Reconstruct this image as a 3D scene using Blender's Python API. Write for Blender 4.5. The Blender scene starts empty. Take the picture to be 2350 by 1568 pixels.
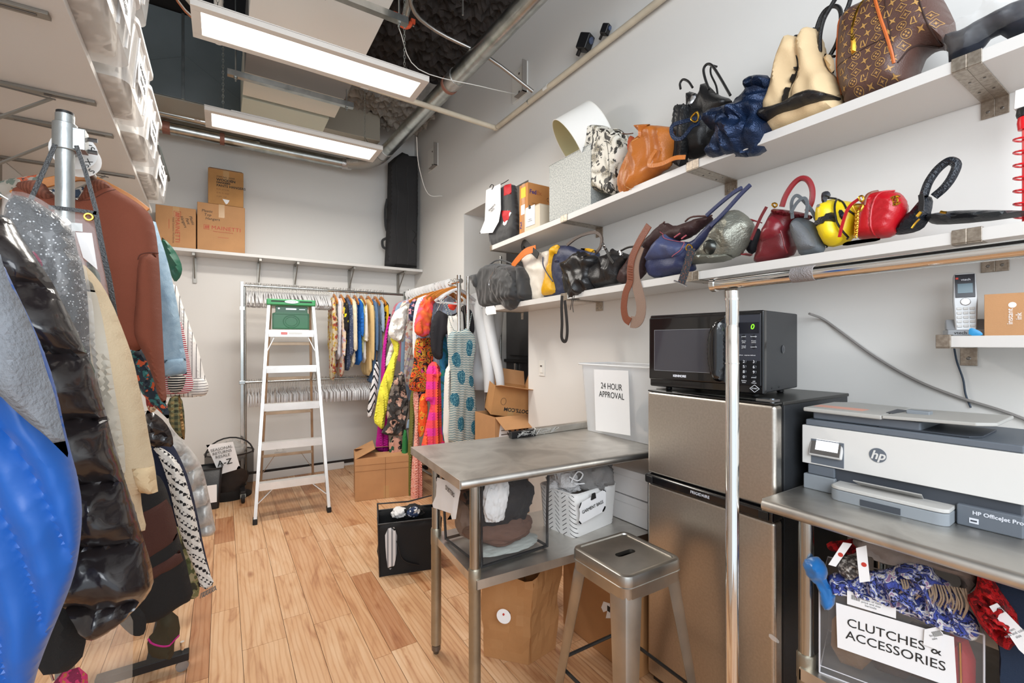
import bpy, bmesh, math, random
import numpy as np
from mathutils import Vector, Matrix, noise, geometry
# ---------------------------------------------------------------- camera, world, lights
SC = bpy.context.scene
COL = SC.collection
F = 1044.4; TH = math.atan(665/F); H = 1.46; HY = 788
cs_, sn_ = math.cos(TH), math.sin(TH)
cd = bpy.data.cameras.new('camera'); cam = bpy.data.objects.new('camera', cd); COL.objects.link(cam)
cam.location = (0, 0, H); cam.rotation_euler = (math.pi/2, 0, -TH)
cd.sensor_width = 36; cd.lens = F/2350*36; cd.shift_y = (HY-784)/2350; cd.clip_start = .02
SC.camera = cam
SC.view_settings.view_transform = 'Standard'; SC.view_settings.look = 'None'
SC.view_settings.exposure = 0.12; SC.view_settings.gamma = 1.0; SC.view_settings.use_curve_mapping = False
W = bpy.data.worlds.new('world'); SC.world = W; W.use_nodes = True
W.node_tree.nodes['Background'].inputs[0].default_value = (.80, .90, 1, 1)
W.node_tree.nodes['Background'].inputs[1].default_value = 1.25
def area(name, loc, rot, sx, sy, power, col=(1, 1, 1)):
    l = bpy.data.lights.new(name, 'AREA'); l.shape = 'RECTANGLE'; l.size = sx; l.size_y = sy
    l.energy = power; l.color = col
    o = bpy.data.objects.new(name, l); COL.objects.link(o); o.location = loc; o.rotation_euler = rot
    return o
area('panel_light', (.48, 2.825, 3.05), (0, 0, 0), 1.1, .2, 30, (1, .95, .88))
area('panel_light', (.52, 4.0, 3.05), (0, 0, 0), 1.1, .2, 30, (1, .95, .88))
area('daylight', (.1, -1.5, 2.65), (math.radians(86), 0, math.radians(-30)), 2.6, 1.8, 95, (.90, .95, 1))

# ---------------------------------------------------------------- pixel helpers (measured from the photograph)
def ray(u, v):
    a = (u-1175)/F
    return (sn_+a*cs_, cs_-a*sn_, -(v-HY)/F)
def onX(u, v, x): r = ray(u, v); t = x/r[0]; return Vector((x, r[1]*t, H+r[2]*t))
def onY(u, v, y): r = ray(u, v); t = y/r[1]; return Vector((r[0]*t, y, H+r[2]*t))
def onZ(u, v, z): r = ray(u, v); t = (z-H)/r[2]; return Vector((r[0]*t, r[1]*t, z))
CR = dict(A=(0, 0, 3.1367), B=(400, 0, 2.9375), C=(0, 400, 3.1367), D=(0, 900, 2.3467), E=(340, 340, 3.672), F=(420, 620, 2.6136),
          G=(740, 600, 2.53), H=(860, 960, 2.5797), I=(1080, 150, 3.264), J=(1700, 0, 3.615), K=(1080, 480, 3.79), L=(1650, 350, 3.357),
          M=(1450, 620, 4.273), N=(1800, 580, 2.904), O=(1720, 1050, 3.027), P=(1200, 880, 2.278), Q=(560, 950, 5.341), R=(780, 660, 6.532),
          S=(840, 880, 4.611), T=(1050, 680, 4.611), U=(540, 630, 4.753), V=(400, 1050, 2.611), X=(0, 0, 1))
def cr(k, pts):
    x0, y0, s = CR[k]
    return [(x0+p[0]/s, y0+p[1]/s) for p in pts]
class Plane:
    """a vertical plane through (x0,y0); local X runs along phi (deg), local Z is up, origin at z0"""
    def __init__(s, x0, y0, z0, phi):
        s.o = Vector((x0, y0, z0)); s.phi = math.radians(phi)
        s.d = (math.cos(s.phi), math.sin(s.phi)); s.n = (-s.d[1], s.d[0])
    def at(s, u, v):
        r = ray(u, v); k = (s.o.x*s.n[0]+s.o.y*s.n[1])/(r[0]*s.n[0]+r[1]*s.n[1])
        x, y, z = r[0]*k-s.o.x, r[1]*k-s.o.y, H+r[2]*k-s.o.z
        return (x*s.d[0]+y*s.d[1], z)
    def tr(s, k, pts): return [s.at(*p) for p in cr(k, pts)]
    def P3(s, u, w, h=0):
        return Vector((s.o.x+u*s.d[0]+h*s.n[0], s.o.y+u*s.d[1]+h*s.n[1], s.o.z+w))

# ---------------------------------------------------------------- colours and materials
def lin(h):
    h = h.lstrip('#'); v = [int(h[i:i+2], 16)/255 for i in (0, 2, 4)]
    return tuple(c/12.92 if c <= .04045 else ((c+.055)/1.055)**2.4 for c in v)+(1,)
MC = {}
def NN(nt, t, **kw):
    n = nt.nodes.new(t)
    for k, v in kw.items():
        if k in n.inputs.keys() if isinstance(k, str) else False: n.inputs[k].default_value = v
        else: setattr(n, k, v)
    return n
def ramp(nt, stops, const=True):
    r = nt.nodes.new('ShaderNodeValToRGB'); cr_ = r.color_ramp
    cr_.interpolation = 'CONSTANT' if const else 'LINEAR'
    while len(cr_.elements) < len(stops): cr_.elements.new(.5)
    for e, (p, c) in zip(cr_.elements, stops): e.position = p; e.color = lin(c) if isinstance(c, str) else c
    return r
def M(name, col='#888888', rough=.5, metal=0, bump=0, bs=60, bstretch=None, alpha=1, emis=0, pat=None, spec=.5, trans=0, sheen=0, var=0, coat=0):
    if name in MC: return MC[name]
    m = bpy.data.materials.new(name); m.use_nodes = True; nt = m.node_tree; L = nt.links
    b = nt.nodes['Principled BSDF']; c = lin(col)
    b.inputs['Base Color'].default_value = c; b.inputs['Roughness'].default_value = rough; b.inputs['Metallic'].default_value = metal
    b.inputs['Alpha'].default_value = alpha; b.inputs['Specular IOR Level'].default_value = spec
    b.inputs['Transmission Weight'].default_value = trans; b.inputs['Sheen Weight'].default_value = sheen; b.inputs['Coat Weight'].default_value = coat
    if emis: b.inputs['Emission Color'].default_value = c; b.inputs['Emission Strength'].default_value = emis
    tc = nt.nodes.new('ShaderNodeTexCoord'); mp = nt.nodes.new('ShaderNodeMapping'); L.new(tc.outputs['Object'], mp.inputs[0])
    out = None
    def noi(sc, det=2, st=None, src=None, dist=0):
        n = nt.nodes.new('ShaderNodeTexNoise'); n.inputs['Scale'].default_value = sc; n.inputs['Detail'].default_value = det; n.inputs['Distortion'].default_value = dist
        if st:
            m2 = nt.nodes.new('ShaderNodeMapping'); m2.inputs['Scale'].default_value = st; L.new(tc.outputs['Object'], m2.inputs[0]); L.new(m2.outputs[0], n.inputs['Vector'])
        else: L.new(tc.outputs['Object'], n.inputs['Vector'])
        return n
    def mix(fac, a, bb):
        x = nt.nodes.new('ShaderNodeMix'); x.data_type = 'RGBA'
        for s, v in ((0, fac), (6, a), (7, bb)):
            if hasattr(v, 'is_output') or hasattr(v, 'links'): L.new(v, x.inputs[s])
            elif isinstance(v, str): x.inputs[s].default_value = lin(v)
            else: x.inputs[s].default_value = v
        return x.outputs[2]
    def wave(sc, ax='X', dist=0, ds=1, rot=None):
        w = nt.nodes.new('ShaderNodeTexWave'); w.bands_direction = ax; w.inputs['Scale'].default_value = sc
        w.inputs['Distortion'].default_value = dist; w.inputs['Detail Scale'].default_value = ds; w.inputs['Detail'].default_value = 1
        if rot:
            m2 = nt.nodes.new('ShaderNodeMapping'); m2.inputs['Rotation'].default_value = rot; L.new(tc.outputs['Object'], m2.inputs[0]); L.new(m2.outputs[0], w.inputs['Vector'])
        else: L.new(tc.outputs['Object'], w.inputs['Vector'])
        return w
    if pat:
        k = pat[0]
        if k == 'stripe':       # (axis, scale, stops)
            w = wave(pat[2], pat[1], *(pat[4:6] if len(pat) > 4 else ())); w.wave_profile = 'SAW'; r = ramp(nt, pat[3]); L.new(w.outputs['Fac'], r.inputs[0]); out = r.outputs[0]
        elif k == 'noise':      # (scale, stops, detail, distortion, const)
            n = noi(pat[1], pat[3] if len(pat) > 3 else 2, None, None, pat[4] if len(pat) > 4 else 0)
            r = ramp(nt, pat[2], pat[5] if len(pat) > 5 else True); L.new(n.outputs[0], r.inputs[0]); out = r.outputs[0]
        elif k == 'cells':      # voronoi coloured cells: (scale, stops)
            n = nt.nodes.new('ShaderNodeTexVoronoi'); n.inputs['Scale'].default_value = pat[1]; L.new(tc.outputs['Object'], n.inputs['Vector'])
            sx = nt.nodes.new('ShaderNodeSeparateColor'); L.new(n.outputs['Color'], sx.inputs[0]); r = ramp(nt, pat[2]); L.new(sx.outputs[0], r.inputs[0]); out = r.outputs[0]
        elif k == 'dots':       # (scale, size, ground, dot)
            n = nt.nodes.new('ShaderNodeTexVoronoi'); n.inputs['Scale'].default_value = pat[1]; n.inputs['Randomness'].default_value = pat[5] if len(pat) > 5 else .3
            L.new(tc.outputs['Object'], n.inputs['Vector']); r = ramp(nt, [(0, pat[4]), (pat[2], pat[3])]); L.new(n.outputs['Distance'], r.inputs[0]); out = r.outputs[0]
        elif k == 'floral':     # (scale, ground, petal, centre, leaf)
            n = nt.nodes.new('ShaderNodeTexVoronoi'); n.inputs['Scale'].default_value = pat[1]; nn = noi(pat[1]*2.2, 2)
            ad = nt.nodes.new('ShaderNodeVectorMath'); ad.operation = 'MULTIPLY_ADD'; L.new(nn.outputs['Color'], ad.inputs[0]); ad.inputs[1].default_value = (.9/pat[1],)*3; L.new(tc.outputs['Object'], ad.inputs[2])
            L.new(ad.outputs[0], n.inputs['Vector']); r = ramp(nt, [(0, pat[4]), (.13, pat[3]), (.36, '#000000')]); L.new(n.outputs['Distance'], r.inputs[0])
            r2 = ramp(nt, [(0, (1,)*4), (.36, (0, 0, 0, 1))]); L.new(n.outputs['Distance'], r2.inputs[0])
            n3 = noi(pat[1]*1.4, 2); r3 = ramp(nt, [(0, pat[2]), (.56, pat[5])]); L.new(n3.outputs[0], r3.inputs[0])
            out = mix(r2.outputs[0], r3.outputs[0], r.outputs[0])
        elif k == 'check':      # (scale, a, b, mixcol)
            w1 = wave(pat[1], 'X'); w2 = wave(pat[1], 'Z'); r1 = ramp(nt, [(0, (0, 0, 0, 1)), (.5, (1, 1, 1, 1))]); r2 = ramp(nt, [(0, (0, 0, 0, 1)), (.5, (1, 1, 1, 1))])
            L.new(w1.outputs['Fac'], r1.inputs[0]); L.new(w2.outputs['Fac'], r2.inputs[0])
            out = mix(r2.outputs[0], mix(r1.outputs[0], pat[2], pat[3]), mix(r1.outputs[0], pat[3], pat[4]))
        elif k == 'hound':
            w1 = wave(pat[1], 'X', rot=(0, .78, 0)); w1.wave_profile = 'SAW'; ch = nt.nodes.new('ShaderNodeTexChecker'); ch.inputs['Scale'].default_value = pat[1]*6.6
            L.new(tc.outputs['Object'], ch.inputs[0]); ch.inputs[1].default_value = lin(pat[2]); r = ramp(nt, [(0, pat[2]), (.5, pat[3])]); L.new(w1.outputs['Fac'], r.inputs[0])
            mpc = nt.nodes.new('ShaderNodeMapping'); mpc.inputs['Location'].default_value = (.003, .004, .003); L.new(tc.outputs['Object'], mpc.inputs[0]); L.new(mpc.outputs[0], ch.inputs[0])
            L.new(r.outputs[0], ch.inputs[2]); out = ch.outputs[0]
        elif k == 'zig':        # chevron strokes (scale, ground, ink)
            sp = nt.nodes.new('ShaderNodeSeparateXYZ'); L.new(tc.outputs['Object'], sp.inputs[0])
            def mt(op, a, b2=None, c2=None):
                q = nt.nodes.new('ShaderNodeMath'); q.operation = op
                for i, v in enumerate((a, b2, c2)):
                    if v is None: continue
                    if hasattr(v, 'links'): L.new(v, q.inputs[i])
                    else: q.inputs[i].default_value = v
                return q.outputs[0]
            X = mt('MULTIPLY', sp.outputs['X'], pat[1]); pp = mt('PINGPONG', X, .5); fz = mt('FRACT', mt('ADD', mt('MULTIPLY', sp.outputs['Z'], pat[1]*pat[4]), mt('MULTIPLY', pp, 1.0*pat[5])))
            a = mt('LESS_THAN', fz, pat[6]); b1 = mt('GREATER_THAN', pp, .1); b3 = mt('LESS_THAN', pp, .4)
            out = mix(mt('MULTIPLY', a, mt('MULTIPLY', b1, b3)) if pat[7] else a, pat[2], pat[3])
        elif k == 'brushed':
            n = noi(pat[1], 3, pat[2]); r = ramp(nt, [(.3, pat[3]), (.7, pat[4])], False); L.new(n.outputs[0], r.inputs[0]); out = r.outputs[0]
            r5 = ramp(nt, [(.3, (rough*.7,)*3+(1,)), (.7, (min(1, rough*1.3),)*3+(1,))], False); L.new(n.outputs[0], r5.inputs[0]); L.new(r5.outputs[0], b.inputs['Roughness'])
        elif k == 'snake':
            n1 = noi(9, 2, None, None, 1.2); r1 = ramp(nt, [(.40, (0, 0, 0, 1)), (.52, (1, 1, 1, 1))], False); L.new(n1.outputs[0], r1.inputs[0])
            v = nt.nodes.new('ShaderNodeTexVoronoi'); v.feature = 'DISTANCE_TO_EDGE'; v.inputs['Scale'].default_value = 130; L.new(tc.outputs['Object'], v.inputs['Vector'])
            r2 = ramp(nt, [(0, '#4d473c'), (.12, '#b9ae93')]); L.new(v.outputs[0], r2.inputs[0])
            n3 = noi(16, 3, None, None, 2); r3 = ramp(nt, [(0, (0, 0, 0, 1)), (.56, (1, 1, 1, 1))]); L.new(n3.outputs[0], r3.inputs[0])
            out = mix(r3.outputs[0], mix(r1.outputs[0], r2.outputs[0], '#e6e1d4'), '#2c2823')
    if out is None and var:
        n = noi(6 if bstretch is None else 4, 4, bstretch); r = ramp(nt, [(.3, tuple(x*(1-var) for x in c[:3])+(1,)), (.7, tuple(min(1, x*(1+var)) for x in c[:3])+(1,))], False)
        L.new(n.outputs[0], r.inputs[0]); out = r.outputs[0]
    if out is not None:
        L.new(out, b.inputs['Base Color'])
    if bump:
        n = noi(bs, 3, bstretch); bp = nt.nodes.new('ShaderNodeBump'); bp.inputs['Strength'].default_value = min(1, bump); bp.inputs['Distance'].default_value = .004
        L.new(n.outputs[0], bp.inputs['Height']); L.new(bp.outputs[0], b.inputs['Normal'])
    MC[name] = m
    return m

# ---------------------------------------------------------------- mesh building
class MB:
    def __init__(s): s.v = []; s.f = []
    def add(s, vs, fs):
        k = len(s.v); s.v += [tuple(p) for p in vs]; s.f += [tuple(i+k for i in q) for q in fs]; return s
    def box(s, x0, x1, y0, y1, z0, z1, mat=None):
        vs = [Vector(p) for p in ((x0, y0, z0), (x1, y0, z0), (x1, y1, z0), (x0, y1, z0), (x0, y0, z1), (x1, y0, z1), (x1, y1, z1), (x0, y1, z1))]
        if mat: vs = [mat @ p for p in vs]
        return s.add(vs, [(0, 3, 2, 1), (4, 5, 6, 7), (0, 1, 5, 4), (1, 2, 6, 5), (2, 3, 7, 6), (3, 0, 4, 7)])
    def cb(s, c, sz, mat=None):
        return s.box(c[0]-sz[0]/2, c[0]+sz[0]/2, c[1]-sz[1]/2, c[1]+sz[1]/2, c[2]-sz[2]/2, c[2]+sz[2]/2, mat)
    def prism(s, poly, a, b, ax='y', mat=None):
        """poly of 2-tuples extruded from a to b along an axis"""
        f = {'y': lambda p, t: (p[0], t, p[1]), 'x': lambda p, t: (t, p[0], p[1]), 'z': lambda p, t: (p[0], p[1], t)}[ax]
        n = len(poly); vs = [f(p, a) for p in poly]+[f(p, b) for p in poly]
        if mat: vs = [mat @ Vector(p) for p in vs]
        return s.add(vs, [tuple(range(n))[::-1], tuple(range(n, 2*n))]+[(i, (i+1) % n, n+(i+1) % n, n+i) for i in range(n)])
    def lathe(s, prof, n=20, c=(0, 0, 0), mat=None, cap=True, ax='z'):
        vs = []; fs = []
        for r, z in prof:
            for i in range(n):
                a = 2*math.pi*i/n; p = (r*math.cos(a), r*math.sin(a), z)
                if ax == 'y': p = (p[0], p[2], p[1])
                if ax == 'x': p = (p[2], p[0], p[1])
                p = Vector(p)+Vector(c); vs.append(mat @ p if mat else p)
        for j in range(len(prof)-1):
            for i in range(n): fs.append((j*n+i, j*n+(i+1) % n, (j+1)*n+(i+1) % n, (j+1)*n+i))
        if cap: fs += [tuple(range(n))[::-1], tuple(range((len(prof)-1)*n, len(prof)*n))]
        return s.add(vs, fs)
    def sweep(s, pts, prof, closed=False, up=None, scale=None, cap=True):
        """prof: list of (a,b) offsets; frame carried along pts"""
        pts = [Vector(p) for p in pts]; n = len(pts); m = len(prof); vs = []; fs = []
        T = []
        for i in range(n):
            a = pts[(i-1) % n] if (closed or i > 0) else pts[i]; b = pts[(i+1) % n] if (closed or i < n-1) else pts[i]
            t = (b-a); T.append(t.normalized() if t.length > 1e-9 else Vector((0, 0, 1)))
        if up is not None: N = Vector(up)
        else: N = Vector((0, 0, 1)) if abs(T[0].z) < .9 else Vector((1, 0, 0))
        for i in range(n):
            N = (Vector(up) if up is not None and not callable(up) else N); N = N-T[i]*N.dot(T[i])
            if N.length < 1e-6: N = T[i].orthogonal()
            N.normalize(); B = T[i].cross(N); k = scale[i] if scale else 1
            for a, b in prof: vs.append(pts[i]+N*a*k+B*b*k)
        R = n if closed else n-1
        for i in range(R):
            j = (i+1) % n
            for q in range(m): fs.append((i*m+q, i*m+(q+1) % m, j*m+(q+1) % m, j*m+q))
        if cap and not closed: fs += [tuple(range(m))[::-1], tuple(range((n-1)*m, n*m))]
        return s.add(vs, fs)
    def tube(s, pts, r, n=10, closed=False, scale=None, sm=0):
        if sm: pts = smooth(pts, sm, closed)
        return s.sweep(pts, [(r*math.cos(2*math.pi*i/n), r*math.sin(2*math.pi*i/n)) for i in range(n)], closed, scale=scale)
    def strap(s, pts, w, t, up, sm=3, closed=False):
        if sm: pts = smooth(pts, sm, closed)
        return s.sweep(pts, [(w/2, t/2), (-w/2, t/2), (-w/2, -t/2), (w/2, -t/2)], closed, up=up)
    def ball(s, c, r, n=14, sc=(1, 1, 1)):
        pr = [(max(1e-4, r*math.sin(math.pi*i/n)), -r*math.cos(math.pi*i/n)) for i in range(n+1)]
        return s.lathe(pr, n, mat=Matrix.Translation(c) @ Matrix.Diagonal((*sc, 1)))
def smooth(pts, it=2, closed=False):
    pts = [Vector(p) for p in pts]; n = len(pts); out = []
    R = n if closed else n-1
    for i in range(R):
        p0 = pts[(i-1) % n] if (closed or i > 0) else pts[0]*2-pts[1]; p1 = pts[i]; p2 = pts[(i+1) % n]
        p3 = pts[(i+2) % n] if (closed or i < n-2) else pts[-1]*2-pts[-2]
        for k in range(it+1):
            t = k/(it+1); out.append(.5*((2*p1)+(p2-p0)*t+(2*p0-5*p1+4*p2-p3)*t*t+(3*p1-p0-3*p2+p3)*t**3))
    if not closed: out.append(pts[-1])
    return out
def link(name, data, parent=None):
    o = bpy.data.objects.new(name, data); COL.objects.link(o)
    if parent: o.parent = parent
    return o
SPLIT = {'flange', 'screw', 'end_trim', 'handle_end', 'collar', 'side_screw', 'cap_slot', 'panel_screw', 'coupling_bolt', 'clamp_bolt', 'cross_bar', 'packing_tape', 'flap_tape', 'hinge', 'caster_fork', 'tray_slots', 'crease', 'adjust_button', 'box_crease', 'base', 'lower_rail', 'label_print', 'panel_edge'}
def islands(mb):
    p = list(range(len(mb.v)))
    def fd(a):
        while p[a] != a: p[a] = p[p[a]]; a = p[a]
        return a
    for f in mb.f:
        for q in f[1:]: p[fd(q)] = fd(f[0])
    g = {}
    for i in range(len(mb.v)): g.setdefault(fd(i), []).append(i)
    out = []
    for vs in g.values():
        ix = {v: k for k, v in enumerate(vs)}; r = MB(); r.v = [mb.v[v] for v in vs]; r.f = [tuple(ix[q] for q in f) for f in mb.f if f[0] in ix]
        if r.f: out.append(r)
    return out
def obj(name, mb, m, parent=None, bev=0, sub=0, flat=False, seg=2, solid=0):
    if name in SPLIT and isinstance(mb, MB):
        ps = islands(mb)
        if len(ps) > 1: return [obj1(name, q, m, parent, bev, sub, flat, seg, solid) for q in ps][0]
    return obj1(name, mb, m, parent, bev, sub, flat, seg, solid)
def obj1(name, mb, m, parent=None, bev=0, sub=0, flat=False, seg=2, solid=0):
    if isinstance(mb, MB):
        me = bpy.data.meshes.new(name); me.from_pydata(mb.v, [], mb.f); me.update()
        bm = bmesh.new(); bm.from_mesh(me); bmesh.ops.recalc_face_normals(bm, faces=bm.faces); bm.to_mesh(me); bm.free()
    else: me = mb
    me.materials.clear(); me.materials.append(m)
    if not flat:
        me.polygons.foreach_set('use_smooth', [True]*len(me.polygons)); me.set_sharp_from_angle(angle=math.radians(38))
    o = link(name, me, parent)
    if solid: md = o.modifiers.new('s', 'SOLIDIFY'); md.thickness = solid; md.offset = 0
    if bev: md = o.modifiers.new('b', 'BEVEL'); md.width = bev; md.segments = seg; md.limit_method = 'ANGLE'; md.angle_limit = math.radians(40); md.harden_normals = True
    if sub: md = o.modifiers.new('u', 'SUBSURF'); md.levels = md.render_levels = sub
    return o
def tag(o, label, cat=None, group=None, kind=None):
    o['label'] = label
    if cat: o['category'] = cat
    if group: o['group'] = group
    if kind: o['kind'] = kind
    return o
def thing(name, label, cat, loc=(0, 0, 0), rz=0, group=None):
    o = link(name, None); o.empty_display_size = .05; o.location = loc; o.rotation_euler = (0, 0, rz)
    return tag(o, label, cat, group)
def struct(name, mb, m, parent=None, **k):
    o = obj(name, mb, m, parent, **k); o['kind'] = 'structure'; return o
def dup(r, loc=None, rz=None, label=None, group=None):
    c = r.copy(); COL.objects.link(c)
    if loc is not None: c.location = loc
    if rz is not None: c.rotation_euler = (0, 0, rz)
    if label: c['label'] = label
    if group: c['group'] = group
    for ch in r.children:
        d = ch.copy(); COL.objects.link(d); d.parent = c
        for g in ch.children: e = g.copy(); COL.objects.link(e); e.parent = d
    return c
def text(name, s, size, m, parent, loc, rot=(math.pi/2, 0, 0), align='CENTER', ext=.0004, sx=1, shear=0, bold=0, space=1):
    cu = bpy.data.curves.new(name, 'FONT'); cu.body = s; cu.size = size; cu.extrude = ext; cu.align_x = align; cu.align_y = 'CENTER'; cu.shear = shear; cu.offset = bold; cu.space_character = space
    cu.resolution_u = 3
    t = bpy.data.objects.new(name, cu); COL.objects.link(t)
    dg = bpy.context.evaluated_depsgraph_get(); me = bpy.data.meshes.new_from_object(t.evaluated_get(dg)); bpy.data.objects.remove(t)
    me.materials.clear(); me.materials.append(m)
    o = link(name, me, parent); o.location = loc; o.rotation_euler = rot; o.scale = (sx, 1, 1)
    return o
# ---------------------------------------------------------------- soft, puffed shapes
def chaikin(p, it):
    for _ in range(it):
        q = []
        for i in range(len(p)):
            a, b = p[i], p[(i+1) % len(p)]
            q += [(a[0]*.75+b[0]*.25, a[1]*.75+b[1]*.25), (a[0]*.25+b[0]*.75, a[1]*.25+b[1]*.75)]
        p = q
    return p
class Puff:
    """a closed soft body from an outline in local (x,z); bulges by T to both sides in local y"""
    def __init__(s, outline, T, R=None, res=.012, ch=1, fold=None, quilt=None, flat=0, seed=0, back=1, extra=None, power=.5, base=0):
        s.pl = p = chaikin([tuple(q) for q in outline], ch)
        b = []
        for i in range(len(p)):
            a, c = p[i], p[(i+1) % len(p)]; d = math.dist(a, c); k = max(1, int(round(d/res)))
            for j in range(k): b.append((a[0]+(c[0]-a[0])*j/k, a[1]+(c[1]-a[1])*j/k))
        s.b = np.array(b); s.b2 = np.roll(s.b, -1, 0)
        s.T, s.fold, s.quilt, s.seed, s.extra, s.power, s.base = T, fold, quilt, seed, extra, power, base
        mn, mx = s.b.min(0), s.b.max(0); s.mn, s.mx = mn, mx
        gx = np.arange(mn[0], mx[0], res); gz = np.arange(mn[1], mx[1], res*.87)
        G = np.array([(x+(res/2 if j % 2 else 0), z) for j, z in enumerate(gz) for x in gx])
        ins = s.inside(G); G = G[ins]; d = s.dist(G) if len(G) else np.zeros(0); G = G[d > res*.55]; d = d[d > res*.55]
        s.R = R or (max(d.max()*.95, 1e-3) if len(d) else T)
        nb = len(b); pts = [Vector(q) for q in b]+[Vector(q) for q in G]
        vo, eo, fo, ov, oe, of = geometry.delaunay_2d_cdt(pts, [(i, (i+1) % nb) for i in range(nb)], [], 1, 1e-6)
        P = np.array([(v.x, v.y) for v in vo]); isb = np.array([any(k < nb for k in o) for o in ov]); D = s.dist(P); D[isb] = 0
        hf = s.h(P, D); 
        vs = []; idx = []
        for i in range(len(P)): vs.append((P[i][0], -float(hf[i]), P[i][1]))
        bk = {}
        hb = s.h(P, D, back=True)*back
        for i in range(len(P)):
            if isb[i] and not base: bk[i] = i
            else: bk[i] = len(vs); vs.append((P[i][0], float(hb[i]), P[i][1]))
        fs = [tuple(f) for f in fo]+[tuple(bk[i] for i in reversed(f)) for f in fo]
        if base:
            bi = [i for i in range(len(P)) if isb[i]]
            es = {}
            for f in fo:
                for q in range(3):
                    e = (f[q], f[(q+1) % 3]); es[e] = 1
            fs += [(a, bk[a], bk[b_], b_) for (a, b_) in es if (b_, a) not in es]
        s.mb = MB().add(vs, fs)
    def inside(s, G):
        r = np.zeros(len(G), bool)
        for (x1, z1), (x2, z2) in zip(s.b, s.b2):
            c = ((z1 > G[:, 1]) != (z2 > G[:, 1])); 
            with np.errstate(divide='ignore', invalid='ignore'): xi = (x2-x1)*(G[:, 1]-z1)/(z2-z1+1e-15)+x1
            r ^= c & (G[:, 0] < xi)
        return r
    def dist(s, P):
        out = np.full(len(P), 1e9); dd = s.b2-s.b; L2 = (dd**2).sum(1)+1e-12
        for i in range(0, len(P), 4000):
            q = P[i:i+4000][:, None, :]-s.b[None]; t = np.clip((q*dd[None]).sum(2)/L2, 0, 1)
            out[i:i+4000] = np.sqrt(((q-t[..., None]*dd[None])**2).sum(2).min(1))
        return out
    def h(s, P, D, back=False):
        t = np.clip(D/s.R, 0, 1); h = s.T*(1-(1-t)**2)**s.power+s.base
        edge = np.clip(D/.02, 0, 1)
        if s.quilt:
            st, dp, sl = s.quilt; ph = (P[:, 1]+sl*P[:, 0]+.008*np.sin(P[:, 0]*40))/st
            h = h*(1-dp*(1-np.abs(np.sin(math.pi*ph))**.6))
        if s.fold:
            A, fu, fw = s.fold; o = s.seed*7.3+(50 if back else 0)
            nz = np.array([.75*(.42-2*abs(noise.noise(Vector((p[0]*fu+o+.25*p[1]*fw, p[1]*fw, o)))))+.4*noise.noise(Vector((p[0]*fu*.6+o, p[1]*fw*.6, o+4)))+.32*(.42-2*abs(noise.noise(Vector((p[0]*fu*2.3+o, p[1]*fw*2.1, o+9))))) for p in P])
            h = h+A*nz*edge
        if s.extra is not None: h = h+s.extra(P, D)*edge
        return np.maximum(h, -.3*abs(s.T))
    def hat(s, u, w):
        P = np.array([(u, w)]); return float(s.h(P, s.dist(P))[0])
    def decal(s, polys, eps=.0015, side=-1):
        """flat shapes laid on the front surface, each a list of (x,z)"""
        mb = MB()
        for q in polys:
            c = (sum(a[0] for a in q)/len(q), sum(a[1] for a in q)/len(q))
            if len(q) > 4:
                vs = [(a[0], side*(s.hat(*a)+eps), a[1]) for a in q]+[(c[0], side*(s.hat(*c)+eps), c[1])]
                n = len(q); mb.add(vs, [(i, (i+1) % n, n) for i in range(n)])
            else: mb.add([(a[0], side*(s.hat(*a)+eps), a[1]) for a in q], [tuple(range(len(q)))])
        return mb
    def on(s, pts, off=.004, side=-1):
        return [(a[0], side*(s.hat(*a)+off), a[1]) for a in pts]
def pthing(pl, name, label, cat, group=None):
    """a thing whose local frame is the plane's"""
    return thing(name, label, cat, pl.o, pl.phi, group)
# ---------------------------------------------------------------- the room
XW = 2.10; YB = 5.65; XL = -1.05; ZC = 4.6; Y0 = -1.6
wall = M('wall_paint', '#e2e0dc', .7, bump=.06, bs=25)
struct('wall_back', MB().box(XL-.1, XW+.1, YB, YB+.1, 0, ZC), wall)
struct('wall_left', MB().box(XL-.1, XL, -.6, YB, 0, ZC), wall)
NY0, NY1, NZ = 3.05, 4.22, 2.79
struct('wall_right', MB().box(XW, XW+.1, Y0, NY0, 0, ZC).box(XW, XW+.1, NY1, YB, 0, ZC).box(XW, XW+.1, NY0, NY1, NZ, ZC), wall)
struct('wall_alcove', MB().box(XW+.1, XW+.95, NY1, NY1+.05, 0, NZ).box(XW+.1, XW+.95, NY0-.05, NY0, 0, NZ).box(XW+.1, XW+.95, NY0, NY1, NZ, NZ+.05).box(XW+.95, XW+1, NY0-.05, NY1+.05, 0, NZ+.05), wall)
struct('ceiling', MB().box(XL-.1, XW+1, Y0, YB+.1, ZC, ZC+.1), M('ceiling_black', '#1d1b1b', .95, bump=1, bs=60, var=.5))
struct('baseboard_back', MB().box(XL, XW, YB-.012, YB, .035, .075), M('dark_gap', '#2e2622', .8))
struct('baseboard_right', MB().box(XW-.012, XW, Y0, NY0, 0, .09), M('base_white', '#dcdad6', .5))
tag(obj('baseboard_strip', MB().box(.1, 1.1, -.008, .008, 0, .075), M('base_white'), bev=.002), 'loose white baseboard strip lying along foot of back wall', 'baseboard').location = (.1, YB-.13, .001)
bpy.data.objects['baseboard_strip'].rotation_euler = (0, 0, .02)
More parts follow.
